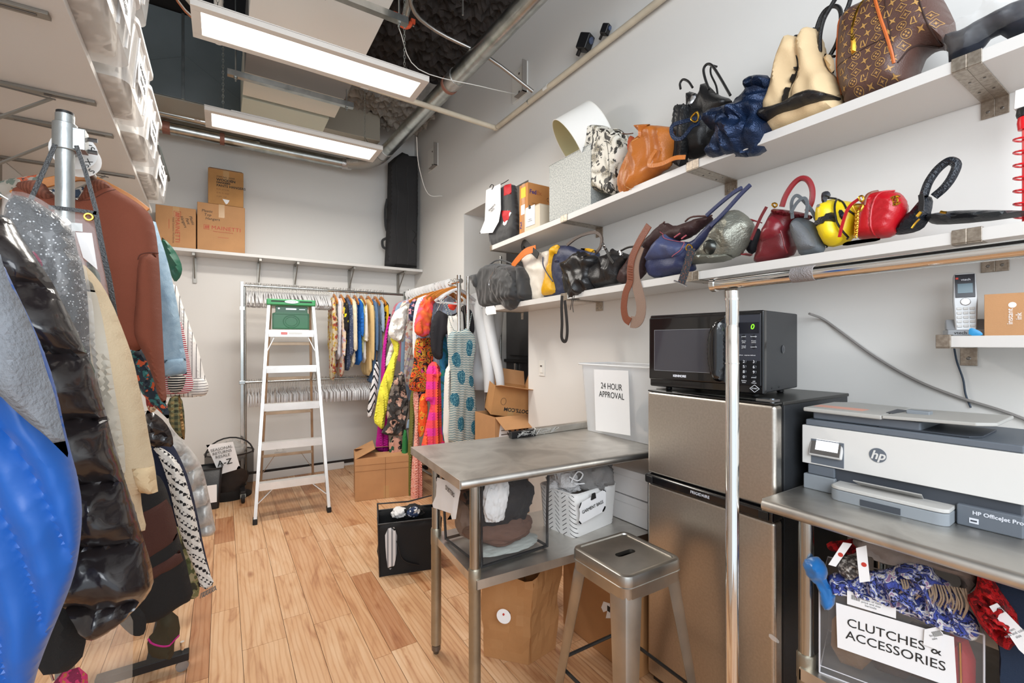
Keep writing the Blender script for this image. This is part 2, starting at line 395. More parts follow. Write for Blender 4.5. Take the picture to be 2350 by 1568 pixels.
# floor planks, one floor
fm = M('floor_wood', '#d9ac7c', .38, bump=.12, bs=40, bstretch=(6, .5, 1))
nt = fm.node_tree; Lk = nt.links; bs_ = nt.nodes['Principled BSDF']
at = nt.nodes.new('ShaderNodeAttribute'); at.attribute_name = 'plank'
tc = nt.nodes.new('ShaderNodeTexCoord'); ad = nt.nodes.new('ShaderNodeVectorMath'); ad.operation = 'MULTIPLY_ADD'
sp = nt.nodes.new('ShaderNodeSeparateColor'); Lk.new(at.outputs['Color'], sp.inputs[0])
Lk.new(at.outputs['Color'], ad.inputs[0]); ad.inputs[1].default_value = (30, 30, 30); Lk.new(tc.outputs['Object'], ad.inputs[2])
mp = nt.nodes.new('ShaderNodeMapping'); mp.inputs['Scale'].default_value = (5.5, .9, 1); Lk.new(ad.outputs[0], mp.inputs[0])
n1 = nt.nodes.new('ShaderNodeTexNoise'); n1.inputs['Scale'].default_value = 2.2; n1.inputs['Detail'].default_value = 5; n1.inputs['Distortion'].default_value = 1.6; Lk.new(mp.outputs[0], n1.inputs['Vector'])
w1 = nt.nodes.new('ShaderNodeTexWave'); w1.inputs['Scale'].default_value = 2.5; w1.inputs['Distortion'].default_value = 7; w1.inputs['Detail'].default_value = 3; w1.inputs['Detail Scale'].default_value = .6; Lk.new(mp.outputs[0], w1.inputs['Vector'])
base = ramp(nt, [(0, '#b98862'), (.07, '#bf8e68'), (.14, '#d2a57c'), (.45, '#d8af88'), (.75, '#deb993'), (1, '#e2bf9b')], False); Lk.new(sp.outputs[0], base.inputs[0])
g = ramp(nt, [(.25, '#b98a64'), (.45, '#efe0d0'), (.7, '#ffffff')], False); Lk.new(n1.outputs[0], g.inputs[0])
g2 = ramp(nt, [(.0, '#d9bfa6'), (.35, '#ffffff')], False); Lk.new(w1.outputs['Fac'], g2.inputs[0])
def mul(a, b, f):
    x = nt.nodes.new('ShaderNodeMix'); x.data_type = 'RGBA'; x.blend_type = 'MULTIPLY'; x.inputs[0].default_value = f; Lk.new(a, x.inputs[6]); Lk.new(b, x.inputs[7]); return x.outputs[2]
n2 = nt.nodes.new('ShaderNodeTexVoronoi'); n2.inputs['Scale'].default_value = 3.2; mp2 = nt.nodes.new('ShaderNodeMapping'); mp2.inputs['Scale'].default_value = (1.6, .55, 1); Lk.new(ad.outputs[0], mp2.inputs[0]); Lk.new(mp2.outputs[0], n2.inputs['Vector'])
kn = ramp(nt, [(0, '#5e3d28'), (.035, '#a87650'), (.11, '#ffffff')], False); Lk.new(n2.outputs['Distance'], kn.inputs[0])
Lk.new(mul(mul(mul(base.outputs[0], g.outputs[0], .8), g2.outputs[0], .45), kn.outputs[0], .75), bs_.inputs['Base Color'])
rnd = random.Random(11)
fb = MB(); cols = []
x = XL; i = 0
wseq = [.19, .13, .19, .085, .13, .19, .085, .13]
while x < XW+.95:
    w = wseq[i % len(wseq)]; y = Y0-rnd.random()
    while y < YB:
        l = rnd.uniform(.45, 1.25); fb.box(x+.0011, x+w-.0011, y+.0011, y+l-.0011, -.02, 0); cols += [rnd.random()]*6; y += l
    x += w; i += 1
fb.box(XL-.1, XW+1, Y0, YB+.1, -.06, -.004); cols += [-9]*6
me = bpy.data.meshes.new('floor'); me.from_pydata(fb.v, [], fb.f)
ca = me.attributes.new('plank', 'FLOAT_COLOR', 'FACE')
ca.data.foreach_set('color', [k for c in cols for k in ((c if c >= 0 else 0), (c*7.7) % 1, (c*13.3) % 1, 1)])
me.materials.append(fm); me.materials.append(M('floor_groove', '#5a3e2a', .9))
me.polygons.foreach_set('material_index', [0 if c >= 0 else 1 for c in cols])
fo_ = link('floor', me); fo_['kind'] = 'structure'; fo_['label'] = 'light oak plank floor'

white_m = M('white_laminate', '#d9d6d2', .35)
steel_b = M('bracket_steel', '#a89c8e', .38, .9, pat=('noise', 90, [(.35, '#9a8f82'), (.65, '#b5aa9d')], 3, 0, False))
dark_b = M('bracket_dark', '#6d6862', .45, .8)
def screw(mb, p, r=.004, ax='x'): mb.lathe([(r, 0), (r*.7, -.002)] if ax == 'x' else [(r, 0), (r*.7, -.002)], 8, p, ax=ax)
# ---- right wall shelves: boards between paired brackets
XS = 1.80
YBR = [-.52, .40, 1.30, 2.22, 3.15]
def wall_bracket(parent, y, z, s=1, w=.032, d=.30, xw=XW):
    """steel strap under the board, hooked over its front edge and screwed to the wall"""
    b = MB(); ya, yb = (y, y+w) if s > 0 else (y-w, y)
    t = .004
    b.box(xw-d-t, xw-.004, ya, yb, z-.036-t, z-.036)
    b.box(xw-d-t, xw-d, ya, yb, z-.036, z+t); b.box(xw-d, xw-d+.02, ya, yb, z, z+t)
    b.box(xw-.006, xw-.0015, ya, yb, z-.095, z-.036)
    o = obj('bracket', b, steel_b, parent, bev=.0015)
    c = MB(); screw(c, (xw-.006, (ya+yb)/2, z-.075), .005); 
    for q in (.1, .2): c.lathe([(.004, 0), (.003, .0015)], 8, (xw-d+q, (ya+yb)/2, z-.0415))
    obj('screw', c, M('screw', '#8d8a86', .3, 1), o)
def shelf_run(zs, tier, labels):
    for i in range(4):
        y0, y1 = YBR[i], YBR[i+1]; z0, z1 = zs[i], zs[i+1]
        t = thing('wall_shelf', labels[i], 'shelf', (0, 0, 0), 0, None)
        b = MB(); vs = [(x, y, (z0 if y == y0 else z1)+dz) for x in (XS, XW-.002) for y in (y0, y1) for dz in (-.036, 0)]
        b.add(vs, [(0, 1, 3, 2), (4, 6, 7, 5), (0, 4, 5, 1), (2, 3, 7, 6), (0, 2, 6, 4), (1, 5, 7, 3)])
        obj('board', b, white_m, t, bev=.001)
        wall_bracket(t, y0, z0, 1); wall_bracket(t, y1, z1, -1)
shelf_run([2.305, 2.285, 2.285, 2.256, 2.233], 'upper', ['white upper wall shelf section nearest the camera under the plastic-wrapped item',
    'white upper wall shelf section carrying the brown monogram bag and cream tote', 'white upper wall shelf section with tan leather bag and snakeskin bin', 'white upper wall shelf section at far end holding shipping box and paper sign'])
shelf_run([1.785, 1.785, 1.782, 1.768, 1.752], 'lower', ['white lower wall shelf section nearest the camera holding a flat black clutch',
    'white lower wall shelf section with the yellow, red and burgundy bags', 'white lower wall shelf section holding the navy leather tote and hanging straps', 'white lower wall shelf section at far end under black nylon backpack'])
# ---- small phone shelf
t = thing('phone_shelf', 'small white wall shelf holding the cordless phone', 'shelf')
obj('board', MB().box(1.85, XW-.002, -.45, .478, 1.448, 1.482), white_m, t, bev=.001)
b = MB(); b.box(1.842, XW-.004, .445, .479, 1.444, 1.448).box(1.842, 1.850, .445, .479, 1.448, 1.486).box(1.85, 1.87, .445, .479, 1.482, 1.486)
b.box(XW-.006, XW-.0015, .44, .482, 1.385, 1.446); o = obj('bracket', b, steel_b, t, bev=.0015)
c = MB(); screw(c, (XW-.006, .461, 1.41), .006); obj('screw', c, M('screw'), o)
# ---- back wall shelf
ZS = 2.372
t = thing('wall_shelf', 'long white shelf across the back wall holding cardboard boxes', 'shelf')
obj('board', MB().box(XL+.005, XW-.005, 5.35, YB-.003, ZS-.03, ZS), white_m, t, bev=.001)
for px in (447, 594, 677, 802, 914):
    p = onY(px, 620, YB-.02); x = p.x; b = MB()
    b.box(x-.012, x+.012, 5.375, YB-.003, ZS-.045, ZS-.0305); b.box(x-.016, x+.016, YB-.018, YB-.002, ZS-.30, ZS-.045)
    b.box(x-.012, x+.012, 5.37, 5.38, ZS-.06, ZS-.03)
    m = MB(); m.tube([(x, 5.40, ZS-.05), (x, YB-.02, ZS-.25)], .006, 6)
    o = obj('bracket', b, M('bracket_galv', '#8f8b84', .4, .9), t, bev=.001); obj('brace', m, M('bracket_galv'), o)
# switches and sockets
def plate(name, label, loc, rz, w=.075, h=.12, kind='switch'):
    t = thing(name, label, 'light switch' if kind == 'switch' else 'socket', loc, rz)
    pm = M('plate', '#e9e7e1', .35); obj('plate', MB().box(-w/2, w/2, -.006, -.0005, -h/2, h/2), pm, t, bev=.002)
    if kind == 'switch':
        obj('rocker', MB().box(-.017, .017, -.011, -.0062, -.034, .034), M('rocker', '#f1efe9', .3), t, bev=.001); obj('rocker_slot', MB().box(-.012, .012, -.0125, -.0112, .012, .024), M('slot', '#6d655e', .6), t)
    else:
        s_ = MB()
        for q in (-w/4, w/4):
            obj('socket', MB().box(q-.017, q+.017, -.010, -.0062, -.05, .05), pm, t, bev=.003)
            for zz in (-.028, .022):
                for dx in (-.007, .007): s_.box(q+dx-.0012, q+dx+.0012, -.0108, -.0102, zz, zz+.012)
                s_.lathe([(.003, 0), (.003, -.0006)], 8, (q, -.0102, zz-.006), ax='y')
        obj('socket_slots', s_, M('slot'), t)
plate('light_switch', 'white dimmer switch on the right wall beside the alcove', (XW, 2.86, 1.265), -math.pi/2)
p = onY(643, 1026, YB); plate('wall_socket', 'white double wall socket seen through the ladder', p, 0, .12, .12, 'socket')

# ---------------------------------------------------------------- ceiling services
galv = M('galvanised', '#b9bcb9', .28, 1, pat=('noise', 8, [(.3, '#9fa3a0'), (.5, '#c3c6c3'), (.7, '#b0b4b1')], 3, 0, False))
galv_d = M('duct_metal', '#646c6c', .5, .25, pat=('noise', 2, [(.3, '#5c6464'), (.7, '#70787a')], 3, 0, False))
t = thing('air_duct', 'large rectangular sheet metal duct across the back under the ceiling', 'duct')
b = MB().box(-1.04, .30, 4.92, YB-.01, 3.6, 4.35); obj('duct_body', b, galv_d, t, bev=.004)
obj('duct_underside', MB().box(-1.03, .30, 4.925, YB-.02, 3.588, 3.598), M('galv_lit', '#b5ae9f', .4, .4), t)  # same sheet metal as the body; light on the underside painted as paler colour
c = MB().box(.30, .33, 4.90, YB-.01, 3.57, 4.38).box(-.30, -.28, 4.905, 4.92, 3.6, 4.35); obj('flange', c, galv, t)
c = MB().prism([(-1.03, 3.64), (-.29, 3.98), (-.29, 3.975), (-1.03, 3.635)], 4.916, 4.92).prism([(-.28, 4.0), (.3, 3.62), (.3, 3.615), (-.28, 3.995)], 4.916, 4.92); obj('crease', c, galv_d, t)
t = thing('duct_transition', 'metal duct underside strip coloured as lit beside the second panel light', 'duct')
obj('duct_body', MB().box(.34, 1.45, 4.95, 5.45, 3.66, 3.95), M('galv_lit', '#b5ae9f', .4, .4), t, bev=.004)  # lit underside tone carried on in the colour of this piece
# fan coil unit
t = thing('fan_coil_unit', 'long cream white ceiling air handler hung above the panel lights', 'air handler')
cm = M('unit_cream', '#f3eada', .5); gm = M('unit_grey', '#8e8a87', .5, .3)
obj('casing', MB().box(.14, .86, 1.7, 3.30, 3.50, 3.85), M('unit_white', '#fbf8f2', .5), t, bev=.004)
obj('grey_panel', MB().box(.14, .86, 3.31, 3.95, 3.49, 3.85), gm, t, bev=.004)
obj('filter_door', MB().box(.14, .86, 3.96, 4.34, 3.50, 3.85), cm, t, bev=.004)
obj('filter_slot', MB().box(.15, .85, 4.345, 4.385, 3.53, 3.83), M('slot'), t)
obj('end_panel', MB().box(.14, .82, 4.39, 4.80, 3.50, 3.85), M('unit_pale', '#d9dccb', .45), t, bev=.004)
# struts
def strut(name, label, x0, x1, y, z):
    t = thing(name, label, 'strut', (0, 0, 0), 0)
    b = MB().box(x0, x1, y-.02, y-.017, z, z+.04).box(x0, x1, y+.017, y+.02, z, z+.04).box(x0, x1, y-.017, y+.017, z, z+.003)
    obj('channel', b, galv, t)
    for x in (x0+.05, x1-.05):
        obj('threaded_rod', MB().tube([(x, y, z-.03), (x, y, ZC)], .005, 6), galv, t); obj('nut', MB().lathe([(.012, -.012), (.012, 0)], 6, (x, y, z)), galv, t)
strut('ceiling_strut', 'galvanised strut channel crossing under the air handler above second panel light', .03, .89, 3.78, 3.35)
strut('ceiling_strut', 'galvanised strut channel at the top edge of the photo by the round pipe end', .42, .93, 2.62, 3.35)
# panel lights
def panel(label, x0, x1, y0, y1, z, chainlen):
    t = thing('panel_light', label, 'ceiling light', (0, 0, 0), 0)
    cx, cy = (x0+x1)/2, (y0+y1)/2; f = MB(); w = .042
    f.box(x0-w, x1+w, y0-w, y0, z, z+.03).box(x0-w, x1+w, y1, y1+w, z, z+.03).box(x0-w, x0, y0, y1, z, z+.03).box(x1, x1+w, y0, y1, z, z+.03)
    obj('frame', f, M('light_frame', '#d5cfc8', .5), t, bev=.002); obj('back_plate', MB().box(x0-w, x1+w, y0-w, y1+w, z+.031, z+.036), M('light_frame'), t)
    obj('diffuser', MB().box(x0, x1, y0, y1, z+.006, z+.01), M('diffuser', '#fff8ee', .6, emis=3.2), t)
    obj('driver_box', MB().box(x0+.12, x0+.42, cy-.05, cy+.05, z+.037, z+.09), M('light_frame'), t, bev=.002)
    for x in (x0+.07, x1-.07):
        b = MB(); zz = z+.14
        for s in (-1, 1): b.tube([(x, cy+s*(y1-y0+w)/2, z+.035), (x, cy, zz)], .0022, 5)
        obj('hanging_wire', b, galv, t)
        c = MB(); k = 0
        while zz < ZC-.02:
            a = 1 if k % 2 else 0
            pts = [((x+.006*math.cos(q)*(1-a)), cy+.006*math.cos(q)*a, zz+.012+.014*math.sin(q)) for q in [j*math.pi/4 for j in range(8)]]
            c.tube(pts, .0017, 4, closed=True); zz += .022; k += 1
        obj('chain', c, galv, t)
panel('nearer long LED panel light hanging on chains from the black ceiling', -.09, 1.055, 2.73, 2.93, 3.1, 1)
panel('farther long LED panel light hanging in front of back wall', -.065, 1.11, 3.89, 4.12, 3.1, 1)
# round pipe along the right + back
foil = M('foil_tape', '#c9c5c2', .3, .9, bump=.8, bs=80)
red_t = M('red_tape', '#a3705f', .5, .3, bump=.5)
def pipe(label, pts, r, m, clamps=(), name='pipe', cat='pipe', sm=0):
    t = thing(name, label, cat); obj('pipe_run', MB().tube(pts, r, 16, sm=sm), m, t)
    for (c0, d, L_, mm) in clamps:
        c0 = Vector(c0); d = Vector(d).normalized()
        obj('joint_wrap', MB().tube([c0-d*L_/2, c0+d*L_/2], r*1.07, 16), mm, t)
    return t
pa, pb = Vector((1.64, .4, 3.55)), Vector((1.50, 5.05, 3.55))
dd = pb-pa
pipe('large round galvanised duct running under ceiling along the right wall', [pa, pb], .068, galv,
     [(pa+dd*.62, dd, .10, foil), (pa+dd*.64, dd, .03, red_t), (pa+dd*.975, dd, .14, foil), (pa+dd*.3, dd, .02, galv)], 'round_duct', 'duct')
pipe('crinkled flexible foil elbow joining the round duct to back wall pipes', [(1.50, 5.03, 3.55), (1.47, 5.18, 3.55), (1.38, 5.32, 3.54), (1.22, 5.42, 3.54)], .074, M('flex', '#aaa49d', .35, .9, bump=1, bs=70), (), 'flexible_duct', 'duct', 4)
pipe('lower galvanised pipe along back wall with taped joints', [(-.62, 5.44, 3.52), (1.26, 5.44, 3.52)], .055, galv, [((-.45, 5.44, 3.52), (1, 0, 0), .06, red_t), ((.0, 5.44, 3.52), (1, 0, 0), .04, red_t), ((1.2, 5.44, 3.52), (1, 0, 0), .1, foil)])
pipe('upper galvanised pipe along the back wall behind the second panel light', [(-.62, 5.30, 3.60), (1.30, 5.30, 3.58)], .038, galv, [((-.2, 5.30, 3.6), (1, 0, 0), .05, foil), ((.6, 5.30, 3.59), (1, 0, 0), .05, red_t)])
ivory = M('pipe_ivory', '#cfc3ae', .6, bump=.3, bs=40, var=.15)
t = pipe('long cream coloured sprinkler pipe crossing the room below ceiling', [(.02, 3.45, 3.40), (2.03, 3.50, 3.38)], .021, ivory, [((.9, 3.472, 3.392), (1, .02, 0), .06, M('plate')), ((.1, 3.45, 3.4), (1, 0, 0), .05, M('plate'))])
obj('elbow', MB().tube([(2.03, 3.50, 3.38), (2.055, 3.50, 3.38), (2.06, 3.48, 3.38)], .024, 12), ivory, t)
pipe('cream sprinkler pipe fixed high along the right wall', [(2.06, 3.47, 3.38), (2.06, .6, 3.37)], .021, ivory, [((2.06, 2.75, 3.38), (0, 1, 0), .05, M('plate')), ((2.06, 2.98, 3.38), (0, 1, 0), .012, galv)])
pipe('grey steel conduit bending down from ceiling toward the right wall', [(1.02, 2.45, 4.3), (1.03, 2.8, 3.95), (1.09, 3.0, 3.78), (1.3, 3.07, 3.72), (1.7, 3.0, 3.62), (2.06, 2.93, 3.44)], .014, M('conduit', '#a39f9a', .35, .9), (), 'conduit', 'conduit', 3)
t = pipe('short steel pipe with orange coupling hanging near the insulation', [(1.10, 3.15, 3.80), (1.1, 2.6, 4.2), (1.1, 2.2, 4.5)], .028, galv, (), 'sprinkler_pipe', 'pipe')
og = M('orange_paint', '#e8603a', .5)
obj('coupling', MB().tube([(1.10+.05*math.cos(a), 3.17, 3.78+.05*math.sin(a)) for a in [math.pi*(1+i/8) for i in range(9)]], .014, 8).cb((1.035, 3.17, 3.79), (.03, .03, .03)).cb((1.165, 3.17, 3.79), (.03, .03, .03)), og, t)
obj('coupling_bolt', MB().lathe([(.007, -.04), (.007, .0)], 6, (1.03, 3.17, 3.80)).lathe([(.007, -.04), (.007, 0)], 6, (1.17, 3.17, 3.80)), galv, t)
t = pipe('white plastic drain pipe with short vertical piece beside the air handler', [(-.02, 3.46, 3.38), (-.02, 3.46, 3.62), (-.02, 3.1, 3.66)], .026, M('plate'), (), 'drain_pipe', 'pipe')
pipe('white ribbed flexible hose bending under the air handler with orange cables', [(-.22, 2.6, 3.75), (-.23, 3.2, 3.62), (-.1, 3.5, 3.58), (.15, 3.6, 3.58), (.3, 3.62, 3.6)], .04, M('hose_white', '#dcd8d2', .5, bump=1, bs=90, bstretch=(1, 1, 1)), (), 'ribbed_hose', 'hose', 4)
for k, (c_, z_) in enumerate((('#b06a45', 0), ('#d8d2c8', .012))):
    tag(obj('cable', MB().tube([(-.28, 2.5, 3.68+z_), (-.285, 3.15, 3.56+z_), (-.15, 3.5, 3.5+z_), (.2, 3.56, 3.5+z_), (.32, 3.6, 3.58+z_)], .005, 6, sm=4), M('cable%d' % k, c_, .5)), ['copper brown cable looped beside the ribbed hose', 'pale cable looped together with the copper brown cable'][k], 'cable')
pipe('white cable dangling from the round duct end near the corner', [(1.62, 4.3, 3.5), (1.72, 4.5, 3.3), (1.9, 4.7, 3.1), (2.09, 4.75, 3.12)], .004, M('plate'), (), 'white_cable', 'cable', 4)
pipe('thin white cable drooping between conduit and wall plate', [(1.0, 3.0, 3.6), (1.2, 3.15, 3.45), (1.7, 3.1, 3.45), (2.09, 3.2, 3.55)], .003, M('plate'), (), 'white_cable', 'cable', 4)
pipe('threaded rod hanging down past the round duct from the black ceiling', [(1.36, 2.75, 3.66), (1.36, 2.75, 4.59)], .006, M('conduit'), (), 'threaded_rod', 'rod')
# black insulation: fuzzy blanket on the beam, displaced
def fuzz(name, label, x0, x1, y0, y1, z0, z1, res, amp, m):
    mb = MB(); nx = int((x1-x0)/res); ny = int((y1-y0)/res)
    vs = []
    for j in range(ny+1):
        for i in range(nx+1):
            x, y = x0+(x1-x0)*i/nx, y0+(y1-y0)*j/ny; e = min(i, nx-i, j, ny-j)
            q = noise.noise(Vector((x*14, y*14, 3)))+.7*noise.noise(Vector((x*45, y*45, 7)))
            z = z0+amp*q-.03*noise.noise(Vector((x*90, y*90, 1)))
            vs.append((x+.02*noise.noise(Vector((x*30, y*30, 11))), y+.02*noise.noise(Vector((x*30, y*30, 17))), z1 if e == 0 else z))
    mb.add(vs, [(j*(nx+1)+i, j*(nx+1)+i+1, (j+1)*(nx+1)+i+1, (j+1)*(nx+1)+i) for j in range(ny) for i in range(nx)])
    return tag(obj(name, mb, m, flat=True), label, 'insulation', kind='stuff')
ins = M('insulation_dark', '#3a3431', .95, bump=1, bs=120, var=.4)
fuzz('sprayed_insulation', 'shaggy dark sprayed insulation along the ceiling beside the round duct', .9, XW-.03, 1.5, 4.6, 4.25, 4.5, .03, .08, ins)
fuzz('insulation_blanket', 'fuzzy insulation tufts coloured as lit on the beam above farther panel light', .88, 2.0, 4.5, 5.25, 3.95, 4.2, .025, .06, M('insulation_lit', '#8c857d', .95, bump=1, bs=120, var=.4))  # light from the farther panel put into the colour of these tufts
tag(obj('ceiling_beam', MB().box(XL, XW, 4.75, 5.2, 4.36, ZC-.005), M('beam_black', '#1c1a1b', .9)), 'black ceiling beam in front of back wall over the duct', 'beam')
# wall plates high on right wall (blank access panels)
for (u0, u1, v0, v1, lab) in ((984, 1006, 328, 398, 'narrow white access panel high on right wall near the black case'), (1178, 1212, 140, 240, 'white wall access panel beside the conduit end')):
    a = onX(u0, v1, XW); b_ = onX(u1, v0, XW)
    t = thing('access_panel', lab, 'panel', (XW, (a.y+b_.y)/2, a.z), -math.pi/2)
    w = abs(a.y-b_.y)/2; h = b_.z-a.z
    obj('panel_face', MB().box(-w, w, -.012, -.001, 0, h), M('plate'), t, bev=.002)
    obj('panel_screw', MB().lathe([(.01, -.004), (.01, 0)], 8, (0, -.013, h*.2), ax='y').lathe([(.01, -.004), (.01, 0)], 8, (0, -.013, h*.8), ax='y'), M('slot'), t)
    obj('panel_edge', MB().box(w-.006, w, -.055, -.0125, 0, h).box(-w*.1, w, -.055, -.0125, 0, .006), M('edge_grey', '#8c857e', .5), t)
# security cameras on the pipe
for (u, v, lab, sc) in ((1343, 98, 'larger black security camera pointing down on the right wall pipe', 1.0), (1390, 68, 'smaller black camera cube clipped above the wall pipe', .62)):
    p = onX(u, v, XW-.05); t = thing('security_camera', lab, 'camera', p, math.radians(200)); bl = M('black_plastic', '#19191b', .35)
    mt = Matrix.Rotation(math.radians(-25), 4, 'X')
    obj('camera_body', MB().cb((0, 0, 0), (.075*sc, .08*sc, .10*sc), mt), bl, t, bev=.008)
    obj('lens', MB().lathe([(.022*sc, .0), (.022*sc, .006)], 16, mat=mt @ Matrix.Translation((0, .04*sc, .015*sc)) @ Matrix.Rotation(-math.pi/2, 4, 'X')), M('lens', '#3b4a6b', .1, coat=1), t)
    obj('mount', MB().tube([(0, -.03*sc, -.01), (-.02, -.05*sc-.02, -.05*sc)], .014*sc, 8).ball((0, -.04*sc, -.01), .022*sc), bl, t)
# ---------------------------------------------------------------- furniture and appliances
ss = M('stainless', '#cfccc6', .40, 1, pat=('noise', 5, [(.3, '#bcb8b2'), (.5, '#d9d6d0'), (.7, '#c6c2bc')], 4, .6, False), bump=.04, bs=400)
ss_v = M('stainless_door', '#cfc8be', .34, 1, pat=('noise', 120, [(.3, '#c4bdb3'), (.7, '#d0c9c0')], 2, 0, False))
leg_m = M('leg_steel', '#b5b6b2', .22, 1, var=.1)
leg_w = M('leg_worn', '#a79f8e', .4, .9, bump=.3, bs=60, var=.2)
chrome = M('chrome', '#e8e6e2', .07, 1)
black_p = M('black_gloss', '#0d0d0f', .12, coat=.5)
black_t = M('black_satin', '#2b2d30', .42, bump=.15, bs=400)
dkgap = M('near_black', '#121214', .5)
paper = M('paper', '#f1f0f0', .7)
ink = M('ink', '#20201f', .6)
red_i = M('red_ink', '#c23a2c', .6)
clear = M('clear_vinyl', '#ffffff', .08, alpha=.22, spec=.8)
vinyl_d = M('smoky_vinyl', '#cfccc9', .08, alpha=.20, spec=1.0)
plastic_c = M('cloudy_plastic', '#eef0f2', .25, alpha=.42)
def rot(d): return math.radians(d)

def steel_table(name, label, loc, rz, w, d, h, legs, zshelf, front='roll', sleeve=True):
    t = thing(name, label, 'table', loc, rz)
    # top with a rounded front edge (local x right, y back, origin front-left at the floor)
    r = .018; pr = [(r, h)] + [(r-r*math.sin(a), h-r+r*math.cos(a)) for a in [math.pi*k/8 for k in range(1, 8)]] + [(r, h-2*r), (r+.002, h-2*r+.003)]
    pr = [(d, h)]+pr+[(r+.004, h-.004), (d-.01, h-.004), (d-.01, h-.036), (d, h-.036)]
    obj('tabletop', MB().prism(pr, 0, w, 'x'), ss, t)
    obj('end_trim', MB().box(-.0035, -.0003, .012, d, h-.036, h+.0005).box(w+.0003, w+.0035, .012, d, h-.036, h+.0005), ss, t, bev=.001)
    for lx, ly in legs:
        o = obj('leg', MB().lathe([(.020, zshelf+.0), (.020, h-.036)], 20, (lx, ly, 0)), leg_m, t)
        obj('leg_lower', MB().lathe([(.019, .04), (.0235, .045), (.0235, zshelf-.045), (.025, zshelf-.04), (.025, zshelf+.03), (.0225, zshelf+.036)], 20, (lx, ly, 0)), leg_w, o)
        obj('foot', MB().lathe([(.012, 0), (.016, .012), (.021, .018), (.021, .04)], 16, (lx, ly, 0)), M('foot_grey', '#77716a', .4, .8), o)
    x0 = min(p[0] for p in legs)-.005; x1 = max(p[0] for p in legs)+.005; y0 = min(p[1] for p in legs)-.03; y1 = max(p[1] for p in legs)+.03
    obj('undershelf', MB().box(x0, x1, y0, y1, zshelf-.004, zshelf).box(x0, x1, y0, y0+.004, zshelf-.036, zshelf-.004).box(x0, x1, y1-.004, y1, zshelf-.036, zshelf-.004)
        .box(x0, x0+.004, y0, y1, zshelf-.036, zshelf-.004).box(x1-.004, x1, y0, y1, zshelf-.036, zshelf-.004), ss, t)
    return t
ZT1 = .95; ZU1 = .555
steel_table('work_table', 'stainless steel work table with bags and baskets on its lower shelf', (.746, 1.517, 0), rot(-3.5), 1.22, .64, ZT1,
            [(.075, .05), (.075, .49), (1.12, .05), (1.12, .49)], ZU1)
ZT2 = .972; ZU2 = .50
steel_table('printer_table', 'stainless steel table carrying the office printer', (1.416, .78, 0), rot(-90), 1.5, .66, ZT2, [(.105, .055), (.105, .60), (1.4, .055), (1.4, .6)], ZU2)
# steel bar lying on the table
t = thing('steel_channel_bar', 'loose steel bar with ragged black end lying along back of work table', 'bar', (1.30, 2.045, ZT1+.001), rot(2))
obj('bar', MB().prism([(0, 0), (.03, 0), (.03, .035), (.015, .042), (0, .035)], .16, .575, 'x'), ss, t, bev=.003)
obj('black_end', MB().prism([(.0, 0), (.03, 0), (.03, .033), (0, .033)], 0, .165, 'x'), M('black_plastic'), t, bev=.003)
mb = MB(); rnd = random.Random(4)
for k in range(26):
    x = rnd.uniform(.04, .3); mb.tube([(x, -.002, rnd.uniform(.005, .03)), (x+rnd.uniform(-.03, .03), -.008, rnd.uniform(.01, .04)), (x+rnd.uniform(-.04, .04), -.004, rnd.uniform(.0, .03))], .0014, 4)
obj('peeling_film', mb, M('film', '#cfcdc8', .2, alpha=.7), t)['kind'] = 'stuff'

# fridge
t = thing('refrigerator', 'two-door stainless refrigerator with black sides under the microwave', 'refrigerator', (1.542, 1.34, 0), rot(-90))
FW, FD, FH = .538, .55, 1.262
obj('cabinet', MB().box(.004, FW-.004, .065, FD, .03, FH-.004), black_t, t, bev=.006)
obj('worktop', MB().box(0, FW, .055, FD, FH-.012, FH), M('fridge_top', '#3a3a38', .35, .3), t, bev=.003)
o = obj('door', MB().box(0, FW, 0, .052, .905, FH-.008), ss_v, t, bev=.014, seg=4); obj('door_seal', MB().box(.004, FW-.004, .052, .064, .905, FH-.01), dkgap, o)
obj('door_cap', MB().box(.002, FW-.002, .003, .05, FH-.0085, FH-.002), black_p, o, bev=.002)
o = obj('door', MB().box(0, FW, 0, .052, .045, .865), ss_v, t, bev=.014, seg=4); obj('door_seal', MB().box(.004, FW-.004, .052, .064, .05, .865), dkgap, o)
hb = obj('handle_band', MB().box(-.001, FW+.001, -.016, .05, .866, .904), black_p, t, bev=.008, seg=3)
obj('handle_end', MB().box(.012, .045, -.021, -.0165, .871, .899).box(FW-.045, FW-.012, -.021, -.0165, .871, .899), M('black_plastic'), hb, bev=.002)
text('lettering', 'FRIGIDAIRE', .0155, M('badge_white', '#dfe2ea', .4), hb, (.268, -.0168, .886), space=1.05)
obj('hinge', MB().cb((FW-.04, .03, FH+.004), (.06, .04, .008)).lathe([(.008, 0), (.008, .014)], 10, (FW-.02, .02, FH-.002)), M('hinge_steel', '#9aa0a5', .3, 1), t)
for x in (.05, FW-.05):
    obj('foot', MB().lathe([(.018, 0), (.018, .03)], 12, (x, .08, 0)), dkgap, t); obj('foot', MB().lathe([(.018, 0), (.018, .03)], 12, (x, FD-.05, 0)), dkgap, t)
obj('kick_plate', MB().box(.01, FW-.01, .03, .07, .012, .042), dkgap, t)
pl = Plane(1.542, 1.34, 0, -90); q = pl.at(1779, 1465)
tp = Puff([(q[0]-.02, q[1]-.008), (q[0]+.012, q[1]-.012), (q[0]+.016, q[1]+.002), (q[0]-.018, q[1]+.01)], .001, res=.006); o = obj('tape_scrap', tp.mb, clear, t); o.location = (0, -.003, 0)

